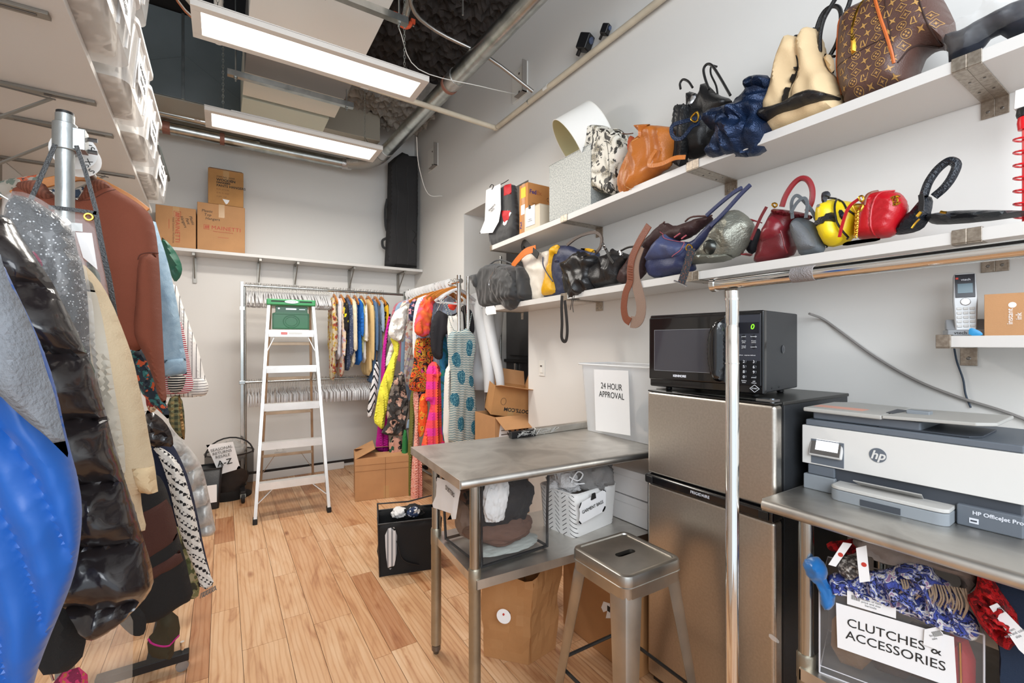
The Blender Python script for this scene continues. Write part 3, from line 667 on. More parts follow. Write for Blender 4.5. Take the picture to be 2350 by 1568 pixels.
# microwave
t = thing('microwave_oven', 'black countertop microwave oven on top of the refrigerator', 'microwave', (1.543, 1.325, FH), rot(-81.9))
MW, MD, MH = .455, .35, .318; z0 = .016
obj('case', MB().box(.004, MW-.004, .03, MD, z0+.004, MH-.002), black_t, t, bev=.005)
fr = MB().box(0, MW, .0, .03, z0, MH-.002)
obj('front_frame', fr, black_p, t, bev=.006, seg=3)
dr = obj('door', MB().prism([(.004, z0+.03), (.33, z0+.03), (.33, MH-.012), (.004, MH-.012)], -.016, -.0005), black_p, t, bev=.012, seg=4)
win = obj('door_window', MB().box(.035, .285, -.0185, -.0165, z0+.07, MH-.066), M('mesh_glass', '#3b3b42', .12, coat=.6), dr, bev=.001)
fl = MB()
for a, b, c, d_ in ((.033, .287, MH-.066, MH-.0645), (.033, .287, z0+.0685, z0+.07), (.033, .0345, z0+.07, MH-.066)): fl.box(a, b, -.0192, -.0186, c, d_)
obj('window_line', fl, M('line_grey', '#8a8b90', .3), win)
hp = Puff([(.275, z0+.05), (.262, .12), (.258, .18), (.265, .24), (.285, MH-.04), (.32, MH-.025), (.328, MH-.03), (.328, z0+.045), (.30, z0+.035)], .032, back=.05, res=.01)
o = obj('handle', hp.mb, black_p, dr); o.location = (0, -.016, 0)
text('lettering', 'KENMORE', .012, M('badge_white'), dr, (.145, -.0168, z0+.05), bold=.0006)
cp = obj('control_panel', MB().box(.336, MW-.006, -.010, -.0005, z0+.03, MH-.012), M('panel_black', '#101216', .2), t, bev=.003)
obj('display', MB().box(.345, MW-.012, -.0112, -.0102, MH-.085, MH-.045), M('display', '#1a1c24', .1), cp)
obj('panel_upper', MB().box(.340, MW-.008, -.0111, -.0101, .135, MH-.018), M('panel_grey', '#33363f', .3), cp).location = (0, .0003, 0)
text('digit', '0', .026, M('led', '#6fe81e', .5, emis=2.2), cp, (.421, -.0122, MH-.062), shear=.15)
kw = M('key_white', '#e4e6ea', .5)
bm_ = M('button_dark', '#1d2026', .25)
for r_, row in enumerate((('1', '2', '3'), ('4', '5', '6'), ('7', '8', '9'), ('clock', '0', 'power'))):
    for c_, s_ in enumerate(row):
        x = .358+.034*c_; z = .132-.0185*r_
        b_ = obj('button', MB().lathe([(.0085, 0), (.007, -.0015)], 14, (x, -.0102, z), ax='y'), bm_, cp)
        text('key_label', s_, .014 if len(s_) == 1 else .006, kw, b_, (x, -.0122, z))
for r_, row in enumerate((('popcorn', 'potato', 'beverage'), ('pizza', 'dinner\nplate', 'frozen\nentree'), ('fresh\nvegetable', 'baked\ngoods', 'casserole'))):
    for c_, s_ in enumerate(row):
        x = .358+.034*c_; z = .222-.0185*r_
        b_ = obj('button', MB().lathe([(.0075, 0), (.006, -.0012)], 12, (x, -.0114, z), ax='y'), bm_, cp); text('key_label', s_, .0058, kw, b_, (x, -.0132, z))
text('key_label', 'auto defrost   express defrost', .006, kw, cp, (.395, -.0106, .155)); text('key_label', 'kitchen\ntimer', .006, kw, cp, (.392, -.0106, .060)); text('key_label', 'add\nminute', .006, kw, cp, (.426, -.0106, .060)); text('key_label', 'cook\ntime', .006, kw, cp, (.358, -.0106, .060))
text('key_label', 'STOP\nclear', .0075, M('key_red', '#d07060', .5), cp, (.362, -.0106, .043-.006))
dm = MB(); a = [(.412, .037), (.428, .050), (.444, .037), (.428, .024)]
for i in range(4):
    p, q_ = Vector((a[i][0], -.0106, a[i][1])), Vector((a[(i+1) % 4][0], -.0106, a[(i+1) % 4][1])); dm.tube([p, q_], .0008, 4)
sb = obj('start_button', dm, kw, cp); text('key_label', 'START', .007, kw, sb, (.428, -.0108, .037))
obj('side_knob', MB().lathe([(.014, 0), (.016, .002), (.010, .004), (.004, .006)], 20, (MW-.004, .19, .175), ax='x'), M('knob_grey', '#56585c', .3, .5), t)
for x, y in ((.06, .05), (MW-.05, .05), (.06, MD-.05), (MW-.05, MD-.05)):
    obj('foot', MB().lathe([(.010, 0), (.014, .004), (.010, z0+.004)], 12, (x, y, 0)), dkgap, t)
obj('side_screw', MB().lathe([(.004, 0), (.003, .002)], 8, (MW-.004, .08, .035), ax='x').lathe([(.004, 0), (.003, .002)], 8, (MW-.004, .15, .035), ax='x'), dkgap, t)
# power cord
a = onX(1888, 728, 2.085); pts = [onX(u, v, 2.088) for u, v in ((1888, 732), (1930, 762), (2010, 820), (2100, 872), (2200, 912), (2290, 940), (2350, 962), (2400, 985))]
pts = [Vector((2.02, pts[0].y+.02, pts[0].z+.02))]+pts
tag(obj('power_cord', MB().tube(pts, .0052, 8, sm=4), M('cord_grey', '#8b8784', .5)), 'grey power cord running down the right wall from the microwave', 'cord')
pts = [onX(u, v, 2.092) for u, v in ((2189, 795), (2196, 830), (2210, 870), (2216, 905), (2228, 936))]
tag(obj('telephone_wire', MB().tube(pts, .0028, 6, sm=4), M('cord_navy', '#27374a', .5)), 'thin dark blue phone cord hanging below the small wall shelf', 'cord')

# chrome garment rail in front
t = thing('garment_rail', 'shiny chrome garment rail standing nearest the camera on the right', 'clothes rail', (1.15, .71, 0))
o = obj('upright', MB().lathe([(.0165, .03), (.0165, 1.50), (.0150, 1.505), (.0150, 1.512), (.0165, 1.517), (.0165, 1.60)], 28), chrome, t)
obj('collar', MB().lathe([(.018, 1.405), (.018, 1.408)], 28).lathe([(.0185, 1.575), (.0185, 1.58)], 28), chrome, o)
ad_ = MB()
for z in (.75, .93, 1.11, 1.29, 1.41): ad_.lathe([(.0035, 0), (.0035, .0012)], 10, (.0162, -.003, z), ax='x')
obj('adjust_button', ad_, M('hinge_steel'), o)
o = obj('top_rail', MB().tube([(0, .05, 1.622), (0, -1.4, 1.622)], .0165, 28), chrome, t)
obj('end_cap', MB().tube([(0, .058, 1.622), (0, .045, 1.622)], .0195, 28), chrome, o)
p = onX(1845, 630, 1.15); obj('tape_wrap', MB().tube([(0, p.y-.71+.025, 1.622), (0, p.y-.71-.025, 1.622)], .0178, 24), M('frayed_tape', '#8d8786', .8, bump=1, bs=300, var=.5), o)
obj('base', MB().tube([(-.25, 0, .02), (.25, 0, .02)], .016, 12).tube([(0, 0, .02), (0, -1.4, .02)], .013, 12), chrome, t)
obj('far_upright', MB().lathe([(.0165, .03), (.0165, 1.60)], 20, (0, -1.35, 0)), chrome, t)

# stool
t = thing('metal_stool', 'bare metal stool with handle slot in its square seat', 'stool', (1.242, 1.180, 0), rot(-1))
sw = .142; ZS_ = .70
st_m = M('stool_steel', '#b0aca5', .32, 1, bump=.1, bs=30, var=.22)
def rrect(w, r, n=6, cx=0, cy=0, h=None):
    h = h or w; out = []
    for (sx, sy, a0) in ((1, 1, 0), (-1, 1, 90), (-1, -1, 180), (1, -1, 270)):
        for k in range(n+1):
            a = math.radians(a0+90*k/n); out.append((cx+sx*(w-r)+r*math.cos(a), cy+sy*(h-r)+r*math.sin(a)))
    return out
mb = MB(); rings = [(sw-.022, .012, ZS_-.006), (sw-.020, .012, ZS_-.001), (sw-.010, .028, ZS_), (sw-.003, .032, ZS_-.004), (sw, .035, ZS_-.012), (sw, .035, ZS_-.038), (sw+.002, .036, ZS_-.040), (sw+.002, .036, ZS_-.042)]
n = 28
for k, (w, r, z) in enumerate(rings): mb.v += [(x, y, z) for x, y in rrect(w, max(r, .02))]
for k in range(len(rings)-1):
    for i in range(n): mb.f.append((k*n+i, k*n+(i+1) % n, (k+1)*n+(i+1) % n, (k+1)*n+i))
# seat plate with slot: bridge inner ring to slot ring
sl = [(x, y) for x, y in rrect(.045, .0145, 6, 0, 0, .0145)]
b0 = len(mb.v); mb.v += [(x, y, ZS_-.006) for x, y in sl]; b1 = len(mb.v); mb.v += [(x, y, ZS_-.020) for x, y in sl]
for i in range(n): mb.f.append((i, (i+1) % n, b0+(i+1) % n, b0+i)); mb.f.append((b0+i, b0+(i+1) % n, b1+(i+1) % n, b1+i))
obj('seat', mb, st_m, t)
obj('apron', MB().prism(rrect(sw-.004, .03), ZS_-.085, ZS_-.041, 'z'), st_m, t)
for sx, sy in ((1, 1), (-1, 1), (-1, -1), (1, -1)):
    # channel legs splaying outward and tapering
    mb = MB(); prs = []
    for (z, w, off) in ((ZS_-.042, .050, sw-.027), (ZS_-.10, .048, sw-.018), (.02, .026, sw+.052)):
        c = off; ring = []
        for k in range(9):
            a = math.radians(-45+22.5*k-45); 
        A = [(w/2, -w), (w/2, 0), (w*.35, w*.35), (0, w/2), (-w, w/2), (-w, w/2-.003), (0, w/2-.004), (w*.3, w*.3), (w/2-.004, 0), (w/2-.003, -w)]
        prs.append([(sx*(c+a_[0]-w*.15), sy*(c+a_[1]-w*.15), z) for a_ in A])
    for r_ in prs: mb.v += r_
    for k in range(2):
        for i in range(10): mb.f.append((k*10+i, k*10+(i+1) % 10, (k+1)*10+(i+1) % 10, (k+1)*10+i))
    mb.f += [tuple(range(10))[::-1], tuple(range(20, 30))]
    lg = obj('leg', mb, st_m, t)
    obj('foot_cap', MB().lathe([(.016, 0), (.019, .02), (.017, .026)], 12, (sx*(sw+.048), sy*(sw+.048), 0)), M('black_plastic'), lg)
dk = M('crossbar_dark', '#3d3b39', .4, .6)
for a_, b_, z in (((-1, -1), (-1, 1), .24), ((-1, 1), (1, 1), .27), ((1, 1), (1, -1), .24), ((1, -1), (-1, -1), .27)):
    q = sw+.024; obj('crossbar', MB().tube([(a_[0]*q, a_[1]*q, z), (b_[0]*q, b_[1]*q, z)], .0065, 8), dk, t)

# ladder
t = thing('step_ladder', 'aluminium step ladder with green top cap in front of back wall', 'ladder', (.502, 4.20, 0), rot(-3.7))
alu = M('aluminium', '#e2e2e0', .38, .55, bump=.1, bs=90, var=.08); alu_o = M('aluminium_warm', '#b9a48c', .42, .6, var=.2); grn = M('ladder_green', '#2c8a4c', .38); grn2 = M('tray_green', '#0a6332', .3)
LH = 1.84
def fx(z, s): return s*(.280-.105*z/LH)
def fy(z): return .30*z/LH
def by(z): return 1.0-.60*z/LH
for s in (-1, 1):
    a = MB(); 
    for (x0, x1) in ((0, 0),):
        p0, p1 = Vector((fx(0.04, s), fy(.04), .04)), Vector((fx(LH, s), fy(LH), LH))
        a.sweep([p0, p1], [(.034, .012), (.034, -.012), (-.034, -.012), (-.034, -.009), (.031, -.009), (.031, .009), (-.034, .009), (-.034, .012)], up=(0, -1, 0))
    r_ = obj('front_rail', a, alu, t)
    obj('foot', MB().cb((fx(0.02, s), fy(.02), .022), (.034, .075, .044)), M('rubber_black', '#1b1b1c', .7), r_, bev=.004)
    a = MB().sweep([Vector((fx(0, s)*.86, by(0.02), .03)), Vector((fx(LH, s)*.92, by(LH), LH-.02))], [(.013, .011), (.013, -.011), (-.013, -.011), (-.013, .011)], up=(0, -1, 0))
    r_ = obj('rear_rail', a, alu_o, t, bev=.003)
    obj('foot', MB().cb((fx(0.02, s)*.86, by(.02), .018), (.03, .035, .036)), M('rubber_black'), r_, bev=.004)
    a = MB().sweep([Vector((fx(1.15, s), fy(1.15)+.03, 1.10)), Vector((fx(1.25, s)*.94, (fy(1.2)+by(1.2))/2, 1.42-.2)), Vector((fx(1.15, s)*.9, by(1.15), 1.10))], [(.011, .002), (.011, -.002), (-.011, -.002), (-.011, .002)], up=(0, 0, 1))
    obj('spreader', a, M('conduit'), t)
    obj('brace', MB().sweep([Vector((fx(1.40, s), fy(1.4)+.02, 1.37)), Vector((fx(1.5, s)*.62, fy(1.5)+.03, 1.547))], [(.009, .003), (.009, -.003), (-.009, -.003), (-.009, .003)], up=(0, 1, 0)), alu, t)
    obj('brace', MB().sweep([Vector((fx(.08, s)*.99, fy(.1)+.01, .14)), Vector((fx(.28, s)*.42, fy(.28)+.02, .285))], [(.010, .003), (.010, -.003), (-.010, -.003), (-.010, .003)], up=(0, 1, 0)), alu, t)
for z in (.312, .63, .946, 1.264, 1.575):
    w = fx(z, 1)-.012; y = fy(z)
    st = obj('step', MB().box(-w, w, y-.035, y+.04, z-.004, z).box(-w, w, y-.037, y-.034, z-.058, z+.002).box(-w, w, y+.037, y+.04, z-.03, z), alu, t)
    rv = MB()
    for s in (-1, 1):
        for dz in (-.02, -.045): rv.lathe([(.004, 0), (.003, .002*s)], 8, (s*(w+.0245), y, z+dz), ax='x')
        rv.lathe([(.004, -.0), (.003, -.002)], 8, (s*(w+.012), y-.0345, z-.03), ax='y')
    obj('rivets', rv, M('rivet', '#8f8f90', .3, 1), st)
for z in (.36, .80, 1.14, 1.47):
    w = fx(z, 1)*.87; obj('rear_brace', MB().box(-w, w, by(z)-.012, by(z)+.0, z-.028, z), alu_o, t, bev=.002)
for s in (-1, 1): obj('brace', MB().sweep([Vector((s*.12, by(.36)-.015, .345)), Vector((fx(.12, s)*.84, by(.14)-.015, .16))], [(.009, .002), (.009, -.002), (-.009, -.002), (-.009, .002)], up=(0, 1, 0)), alu_o, t)
cap = obj('top_cap', MB().box(-.195, .195, fy(LH)-.06, by(LH)+.06, LH-.045, LH+.008), grn, t, bev=.008)
obj('cap_slot', MB().cb((-.105, fy(LH)-.0605, LH-.012), (.11, .003, .010)).cb((.115, fy(LH)-.0605, LH-.012), (.10, .003, .010)), M('slot_black', '#0b1a10', .6), cap)
o = obj('badge', MB().prism([(.055*math.cos(k*math.pi/12), .014*math.sin(k*math.pi/12)) for k in range(24)], -.0635, -.0605), M('badge_silver', '#d9dcdc', .35, .4), cap); o.location = (0, fy(LH), LH-.014)
text('lettering', 'WERNER', .018, M('slot_black'), cap, (0, fy(LH)-.0642, LH-.014), shear=.1)
yb = fy(1.68)+.045
tr = obj('utility_tray', MB().prism([(-.15, 1.585), (.15, 1.585), (.15, 1.725), (.135, 1.735), (.135, 1.79), (-.125, 1.79), (-.125, 1.735), (-.15, 1.725)], yb, yb+.022), grn2, t, bev=.004)
r1 = MB(); r1.tube([(.065*math.cos(a)+.002, yb-.002, 1.655+.055*math.sin(a)) for a in [k*math.pi/14 for k in range(28)]], .003, 6, closed=True).tube([(.048*math.cos(a)+.002, yb-.002, 1.655+.040*math.sin(a)) for a in [k*math.pi/14 for k in range(28)]], .002, 6, closed=True)
r1.tube([(-.14, yb-.002, 1.595), (.14, yb-.002, 1.595), (.14, yb-.002, 1.72), (-.14, yb-.002, 1.72)], .003, 6, closed=True)
obj('tray_ribs', r1, grn2, tr)
obj('tray_slots', MB().cb((0, yb-.0008, 1.767), (.085, .002, .014)).lathe([(.008, 0), (.008, -.001)], 14, (-.098, yb-.0002, 1.77), ax='y').cb((.09, yb-.0008, 1.765), (.05, .002, .006)), M('badge_silver'), tr)
ys = fy(1.575)-.0375
st = obj('warning_label', MB().cb((-.06, ys-.0004, 1.547), (.05, .0008, .02)), M('warning_red', '#c8342e', .5), t); text('lettering', 'DANGER', .011, paper, st, (-.06, ys-.001, 1.547))
obj('notice_label', MB().cb((.03, ys-.0004, 1.547), (.11, .0008, .018)), M('label_grey', '#cdd0cf', .5), t)

# ---------------------------------------------------------------- printer
t = thing('office_printer', 'grey and white all-in-one office printer on steel table', 'printer', (1.660, .770, ZT2), rot(-88))
pg = M('printer_slate', '#646b74', .5); pg2 = M('printer_grey', '#8a9096', .5); pw = M('printer_white', '#dedcd8', .45); pll = M('printer_lid', '#b3b1ac', .45); pdk = M('printer_dark', '#3f444c', .5)
PW_ = .50; PD_ = .34
obj('base', MB().box(.012, PW_-.004, .012, PD_, .0, .085), pdk, t, bev=.003)
obj('base_left', MB().box(.0, .093, -.002, .2, 0, .050), pg2, t, bev=.004); obj('base_left_upper', MB().box(.012, .090, .004, .2, .051, .083), pg, t, bev=.003)
br = obj('base_right', MB().box(.378, PW_, -.002, .2, 0, .056), pg, t, bev=.004)
text('lettering', 'HP OfficeJet Pro 8025', .0135, M('badge_white'), br, (.409, -.0026, .040), align='LEFT', bold=.0003)
obj('nfc_icon', MB().box(.403, .421, -.0032, -.0022, .012, .026), M('badge_white'), br, bev=.001); obj('nfc_mark', MB().box(.406, .418, -.0040, -.0033, .017, .021), pdk, br)
tr = obj('paper_tray', MB().prism([(.100, -.045), (.108, -.055), (.125, -.06), (.345, -.06), (.365, -.055), (.374, -.045), (.374, .1), (.100, .1)], 0, .034, 'z'), pg2, t, bev=.003)
obj('tray_lip', MB().prism([(.100, -.045), (.108, -.055), (.125, -.06), (.345, -.06), (.365, -.055), (.374, -.045), (.374, .1), (.100, .1)], .035, .046, 'z'), M('printer_lip', '#c4c2be', .45), tr, bev=.003)
obj('tray_grip', MB().box(.18, .275, -.0615, -.0595, .004, .022), pdk, tr)
mt = Matrix.Translation((.235, -.005, .052)) @ Matrix.Rotation(rot(-28), 4, 'X')
obj('output_flap', MB().prism([(-.085, -.025), (.078, -.025), (.072, .028), (-.072, .032)], 0, .0035, 'z', mt), M('printer_flap', '#a8a6a3', .45), tr, bev=.001)
fp = obj('front_panel', MB().box(-.004, PW_+.004, .0, .03, .085, .212).box(-.004, 0, .03, PD_-.02, .085, .212), pw, t, bev=.003)
obj('side_body', MB().box(.002, PW_, .03, PD_, .086, .21), pw, t)
obj('deck', MB().box(.004, PW_, .006, PD_, .2125, .232), pg, t, bev=.004)
obj('lid_body', MB().prism([(.02, .02), (.30, .02), (.30, .28), (.02, .28)], .233, .262, 'z'), M('printer_slate'), t, bev=.006)
ld = obj('lid', MB().prism([(-.002, .0), (.215, -.002), (.215, .28), (.05, .30), (-.002, .24)], .258, .272, 'z'), pll, t, bev=.005, seg=3)
mt = Matrix.Translation((.216, 0, .262)) @ Matrix.Rotation(rot(-2.0), 4, 'Y')
obj('feeder_tray', MB().prism([(0, -.002), (.20, .0), (.235, .03), (.235, .24), (0, .26)], .0, .010, 'z', mt), pll, t, bev=.003)
obj('feeder_slot', MB().prism([(.205, .07), (.225, .06), (.235, .18), (.20, .19)], .2725, .2735, 'z'), pdk, ld)
obj('feeder_guide', MB().box(.245, .30, .10, .135, .272, .284), pg2, t, bev=.003)
obj('exit_tray', MB().prism([(.2, .02), (.40, .02), (.42, .05), (.42, .22), (.2, .24)], .2325, .238, 'z'), pdk, t, bev=.002)
obj('lid_sticker', MB().box(.01, .15, .05, .11, .2722, .2726), M('sticker_coral', '#e9a892', .5), ld).rotation_euler = (0, 0, 0)
mt = Matrix.Translation((.028, -.004, .118)) @ Matrix.Rotation(rot(-20), 4, 'X')
sc_ = obj('touch_screen', MB().box(-.008, .088, -.012, .0, -.004, .078, mt), M('screen_frame', '#c9c7c4', .4), t, bev=.005)
obj('screen_glass', MB().box(-.002, .082, -.0135, -.0122, .002, .072, mt), M('screen_dark', '#5d5a57', .15, coat=.5), sc_)
obj('screen_display', MB().box(.012, .076, -.0145, -.0136, .016, .066, mt), M('screen_lit', '#f4f6fa', .3, emis=.9), sc_)
obj('screen_mount', MB().box(.024, .118, -.0015, .0, .09, .17), pg, sc_, bev=.001)
lg_ = obj('logo_disc', MB().lathe([(.0215, 0), (.0215, -.001)], 40, (.205, -.0002, .150), ax='y'), pg, fp)
text('logo_letters', 'hp', .036, M('printer_white'), lg_, (.205, -.0016, .1495), shear=.28, bold=.0008)

# ---------------------------------------------------------------- cordless phone + ink box
t = thing('cordless_phone', 'silver and black cordless phone standing in its charger', 'phone', (1.95, .435, 1.482), rot(-72))
sil = M('phone_silver', '#b9babb', .35, .3)
cr_ = obj('charger', MB().prism([(-.045, -.03), (.045, -.03), (.05, .05), (-.05, .05)], 0, .02, 'z'), M('charger_grey', '#8b8d90', .4), t, bev=.004)
obj('charger_back', MB().prism([(0.0, .02), (.05, .02), (.05, .045), (.03, .055)], -.045, .045, 'x'), M('charger_grey'), cr_, bev=.004)
text('lettering', 'vtech', .013, ink, cr_, (-.015, -.0306, .010))
mt = Matrix.Translation((0, -.003, .016)) @ Matrix.Rotation(rot(-12), 4, 'X')
hs = obj('handset', MB().prism([(-.024, 0), (.024, 0), (.028, .10), (.026, .185), (.020, .19), (-.020, .19), (-.026, .185), (-.028, .10)], 0, .024, 'y', mt), sil, t, bev=.004)
obj('handset_face', MB().prism([(-.0225, .108), (.0225, .108), (.0225, .184), (-.0225, .184)], -.002, -.0002, 'y', mt), M('phone_black', '#1c1d26', .25), hs, bev=.001)
obj('display', MB().prism([(-.017, .122), (.017, .122), (.017, .153), (-.017, .153)], -.003, -.0022, 'y', mt), M('lcd', '#5d7580', .2), hs)
l_ = text('lettering', 'vtech', .010, M('badge_white'), hs, (0, 0, 0)); l_.matrix_local = mt @ Matrix.Translation((.002, -.0024, .166)) @ Matrix.Rotation(math.pi/2, 4, 'X')
obj('brand_mark', MB().prism([(-.021, .168), (-.015, .168), (-.015, .174), (-.021, .174)], -.003, -.0021, 'y', mt), red_i, hs)
obj('nav_key', MB().lathe([(.0125, 0), (.010, -.003)], 18, (0, -.0002, .094), mt, ax='y'), M('nav_silver', '#d5d6d8', .25, .6), hs)
for r_ in range(5):
    for c_ in range(3):
        obj('key', MB().cb((-.0145+.0145*c_, -.001, .072-.014*r_), (.011, .003, .008), mt), M('key_silver', '#d9d9d7', .4), hs, bev=.001)
t = thing('ink_box', 'small kraft cardboard box in front of the cordless phone', 'box', (1.90, .385, 1.482), rot(-80))
kb = obj('carton', MB().box(0, .14, 0, .09, .0, .122), M('kraft', '#b98a5f', .8, bump=.2, bs=200, var=.08), t, bev=.001)
text('lettering', 'instant\nink', .017, paper, kb, (.060, -.0006, .055), rot=(math.pi/2, -math.pi/2, 0))
o = obj('logo_disc', MB().lathe([(.008, 0), (.008, -.0005)], 24, (.056, 0, .088), ax='y'), paper, kb)
t = tag(obj('ink_tab', Puff([(0, 0), (.03, 0), (.028, .01), (.008, .024), (.0, .02)], .002, res=.005).mb, M('tab_blue', '#2f8fc4', .4)), 'small blue and white tab lying between phone and kraft box', 'tab'); t.location = (1.885, .415, 1.4825); t.rotation_euler = (0, 0, rot(-80))
# ---------------------------------------------------------------- bags on the right wall shelves
def leather(n, c, r=.42, b=.35, bs=220, **k): return M(n, c, r, bump=b, bs=bs, **k)
blk = leather('black_leather', '#1b1a1b', .36); blk_n = M('black_nylon', '#232324', .55, bump=.3, bs=500, sheen=.3)
gold = M('gold', '#d9a93f', .22, 1); silver = M('silver_metal', '#c9c9cb', .2, 1); brown = leather('brown_leather', '#5d3a2a')
ZU_, ZL_ = 2.275, 1.776
class Bag:
    def __init__(s, name, label, cat, k, pts, T, m, x=1.90, rest=None, phi=-90, y=None, part='body', fold=(.006, 9, 9), res=.010, ch=1, group=None, margin=.065, hang=False, z0=None, **kw):
        """traced outline on a vertical plane through x (or y) with its own depth"""
        c = cr(k, pts); cx = sum(p[0] for p in c)/len(c)
        if y is None: o = onX(cx, 600, x)
        else: o = onY(cx, 600, y); x = o.x
        z0 = z0 if z0 is not None else (rest or 0)
        s.pl = Plane(x, o.y if y is None else y, z0, phi); s.k = k; s.T = T
        s.t = pthing(s.pl, name, label, cat, group)
        P = s.pl.tr(k, pts)
        if rest is not None and not hang: P = [(u, .002 if w < margin else w) for u, w in P]
        s.P = P
        kw.setdefault('R', .05); T = T*.85
        s.pf = Puff(P, T, fold=fold, res=res, ch=ch, seed=len(bpy.data.objects) % 97, **kw)
        s.o = obj(part, s.pf.mb, m, s.t)
    def q(s, pts, k=None): return s.pl.tr(k or s.k, pts)
    def tube(s, name, pts, r, m, off=0, k=None, parent=None, sm=3, closed=False):
        q = s.q(pts, k); offs = off if isinstance(off, (list, tuple)) else [off]*len(q)
        return obj(name, MB().tube([(a, o_, b) for (a, b), o_ in zip(q, offs)], r, 8, sm=sm, closed=closed), m, parent or s.t)
    def strap(s, name, pts, w, m, t=.004, off=0, k=None, face=True, parent=None, sm=3, closed=False):
        q = s.q(pts, k); offs = off if isinstance(off, (list, tuple)) else [off]*len(q)
        pr = [(t/2, w/2), (-t/2, w/2), (-t/2, -w/2), (t/2, -w/2)] if face else [(w/2, t/2), (-w/2, t/2), (-w/2, -t/2), (w/2, -t/2)]
        pts3 = smooth([(a, o_, b) for (a, b), o_ in zip(q, offs)], sm, closed)
        return obj(name, MB().sweep(pts3, pr, closed, up=(0, 1, 0)), m, parent or s.t, bev=.001)
    def patch(s, name, pts, T, m, off=0, k=None, parent=None, **kw):
        """a smaller puffed panel laid over the body, its own outline"""
        q = s.q(pts, k); pf = Puff(q, T, res=kw.pop('res', .009), **kw)
        P = np.array([(v[0], v[2]) for v in pf.mb.v]); ins = s.pf.inside(P); D = np.where(ins, s.pf.dist(P), 0); hh = np.maximum(s.pf.h(P, D)+.001, abs(off)*.6)
        pf.mb.v = [(v[0], v[1]-float(h_), v[2]) for v, h_ in zip(pf.mb.v, hh)]
        return obj(name, pf.mb, m, parent or s.t)
    def seam(s, name, pts, r, m, k=None, parent=None, sm=3, off=.0):
        """a cord that follows the puffed surface"""
        q = [(p.x, p.y) for p in smooth([(a, b, 0) for a, b in s.q(pts, k)], sm)]
        return obj(name, MB().tube([(a, -(s.pf.hat(a, b)+off), b) for a, b in q], r, 6), m, parent or s.t)
    def front(s, pts, k=None):
        q = s.q(pts, k); u = sum(a for a, b in q)/len(q); w = sum(b for a, b in q)/len(q); return (u, -s.pf.hat(u, w)-.002, w)

# far end, upper shelf
B = Bag('tote_bag', 'black shopping bag with a handwritten paper sign clipped on its front', 'bag', 'I', [(132, 975), (180, 950), (328, 865), (340, 1000), (357, 1250), (250, 1300), (158, 1335), (150, 1200)], .05, blk_n, x=1.87, rest=2.235)
B.patch('red_lining', [(280, 905), (326, 890), (330, 970), (285, 985)], .004, M('red_cloth', '#c3242b', .6), ch=0, off=-.045); B.patch('red_label', [(262, 1095), (330, 1095), (320, 1160), (285, 1190)], .004, M('red_cloth'), ch=0, off=-.045)
B.patch('swing_tag', [(315, 1090), (335, 1110), (295, 1212), (272, 1195)], .0015, paper, ch=0, off=-.056)
pp = Puff(B.q([(165, 945), (275, 897), (278, 1090), (262, 1180), (215, 1262), (115, 1268), (155, 1170)]), .0012, res=.012, ch=0, fold=(.004, 8, 4)); 
pg_ = obj('paper_sign', pp.mb, paper, B.t); pg_.location = (0, -.062, 0)
c = B.front([(215, 1085)]); text('handwriting', 'damaged in\n/ Store', .024, ink, pg_, (c[0], -.006, c[2]), rot=(math.pi/2, rot(-14), 0))
B.tube('clip', [(195, 925), (210, 905), (225, 915), (212, 940)], .003, blk, off=-.065)
B.tube('handle', [(215, 925), (290, 890), (325, 868)], .003, blk, off=-.05)

t = thing('shipping_box', 'tall courier cardboard box with yellow label on far end of the upper shelf', 'box', (1.84, 2.735, 2.243), 0)
kraft2 = M('kraft_orange', '#c4864b', .75, bump=.15, bs=150, var=.06)
cb_ = obj('carton', MB().box(0, .22, -.055, .055, 0, .37), kraft2, t, bev=.003)
obj('flap_tape', MB().box(-.001, .221, -.004, .02, .3702, .3712).box(-.0015, -.0003, -.02, .02, .0, .37), M('tape_tan', '#b87f48', .4), cb_)
obj('yellow_label', MB().box(-.002, -.0006, -.03, .03, .27, .345), M('label_yellow', '#f2c811', .5), cb_)
obj('white_label', MB().box(-.002, -.0006, -.02, .03, .15, .22), paper, cb_)
pu = M('ship_purple', '#4a3470', .6)
text('lettering', 'Fed', .042, pu, cb_, (.045, -.056, .305), align='CENTER', bold=.0012); text('lettering', 'Ex', .042, M('ship_orange', '#b36a3a', .6), cb_, (.10, -.056, .305), bold=.001)
text('lettering', 'Fed', .036, pu, cb_, (-.001, .03, .05), rot=(math.pi/2, -math.pi/2, -math.pi/2), align='LEFT', bold=.001)
text('fine_print', 'by placing an order you agree\nto the terms of service\nkeep this side up at all times\ncontents packed with care', .010, M('print_brown', '#7b5436', .6), cb_, (.095, -.0556, .21))
rc = MB(); 
for k in range(3): a = math.radians(90+120*k); a2 = math.radians(90+120*k+80); rc.tube([(.185+.014*math.cos(a+(a2-a)*j/4), -.056, .27+.014*math.sin(a+(a2-a)*j/4)) for j in range(5)], .0018, 4)
obj('recycling_mark', rc, M('print_brown'), cb_)
t = thing('small_carton', 'small cream box with a white card in front of courier box', 'box', (1.815, 2.685, 2.250), rot(-90))
cc = M('carton_cream', '#d8c9b2', .7, bump=.2, bs=200)
cb_ = obj('carton', MB().box(0, .185, 0, .13, 0, .155), cc, t, bev=.002); obj('lid_flap', MB().box(.002, .183, .0, .128, .156, .159), cc, cb_)
cd_ = obj('card', MB().box(.02, .13, -.004, -.001, .03, .165), paper, cb_); text('fine_print', 'returns\nto process', .012, M('print_grey', '#9a9a9a', .6), cd_, (.075, -.005, .07)); obj('binder_clip', MB().prism([(.065, .15), (.085, .15), (.08, .172), (.07, .172)], -.012, -.0045), blk, cd_)

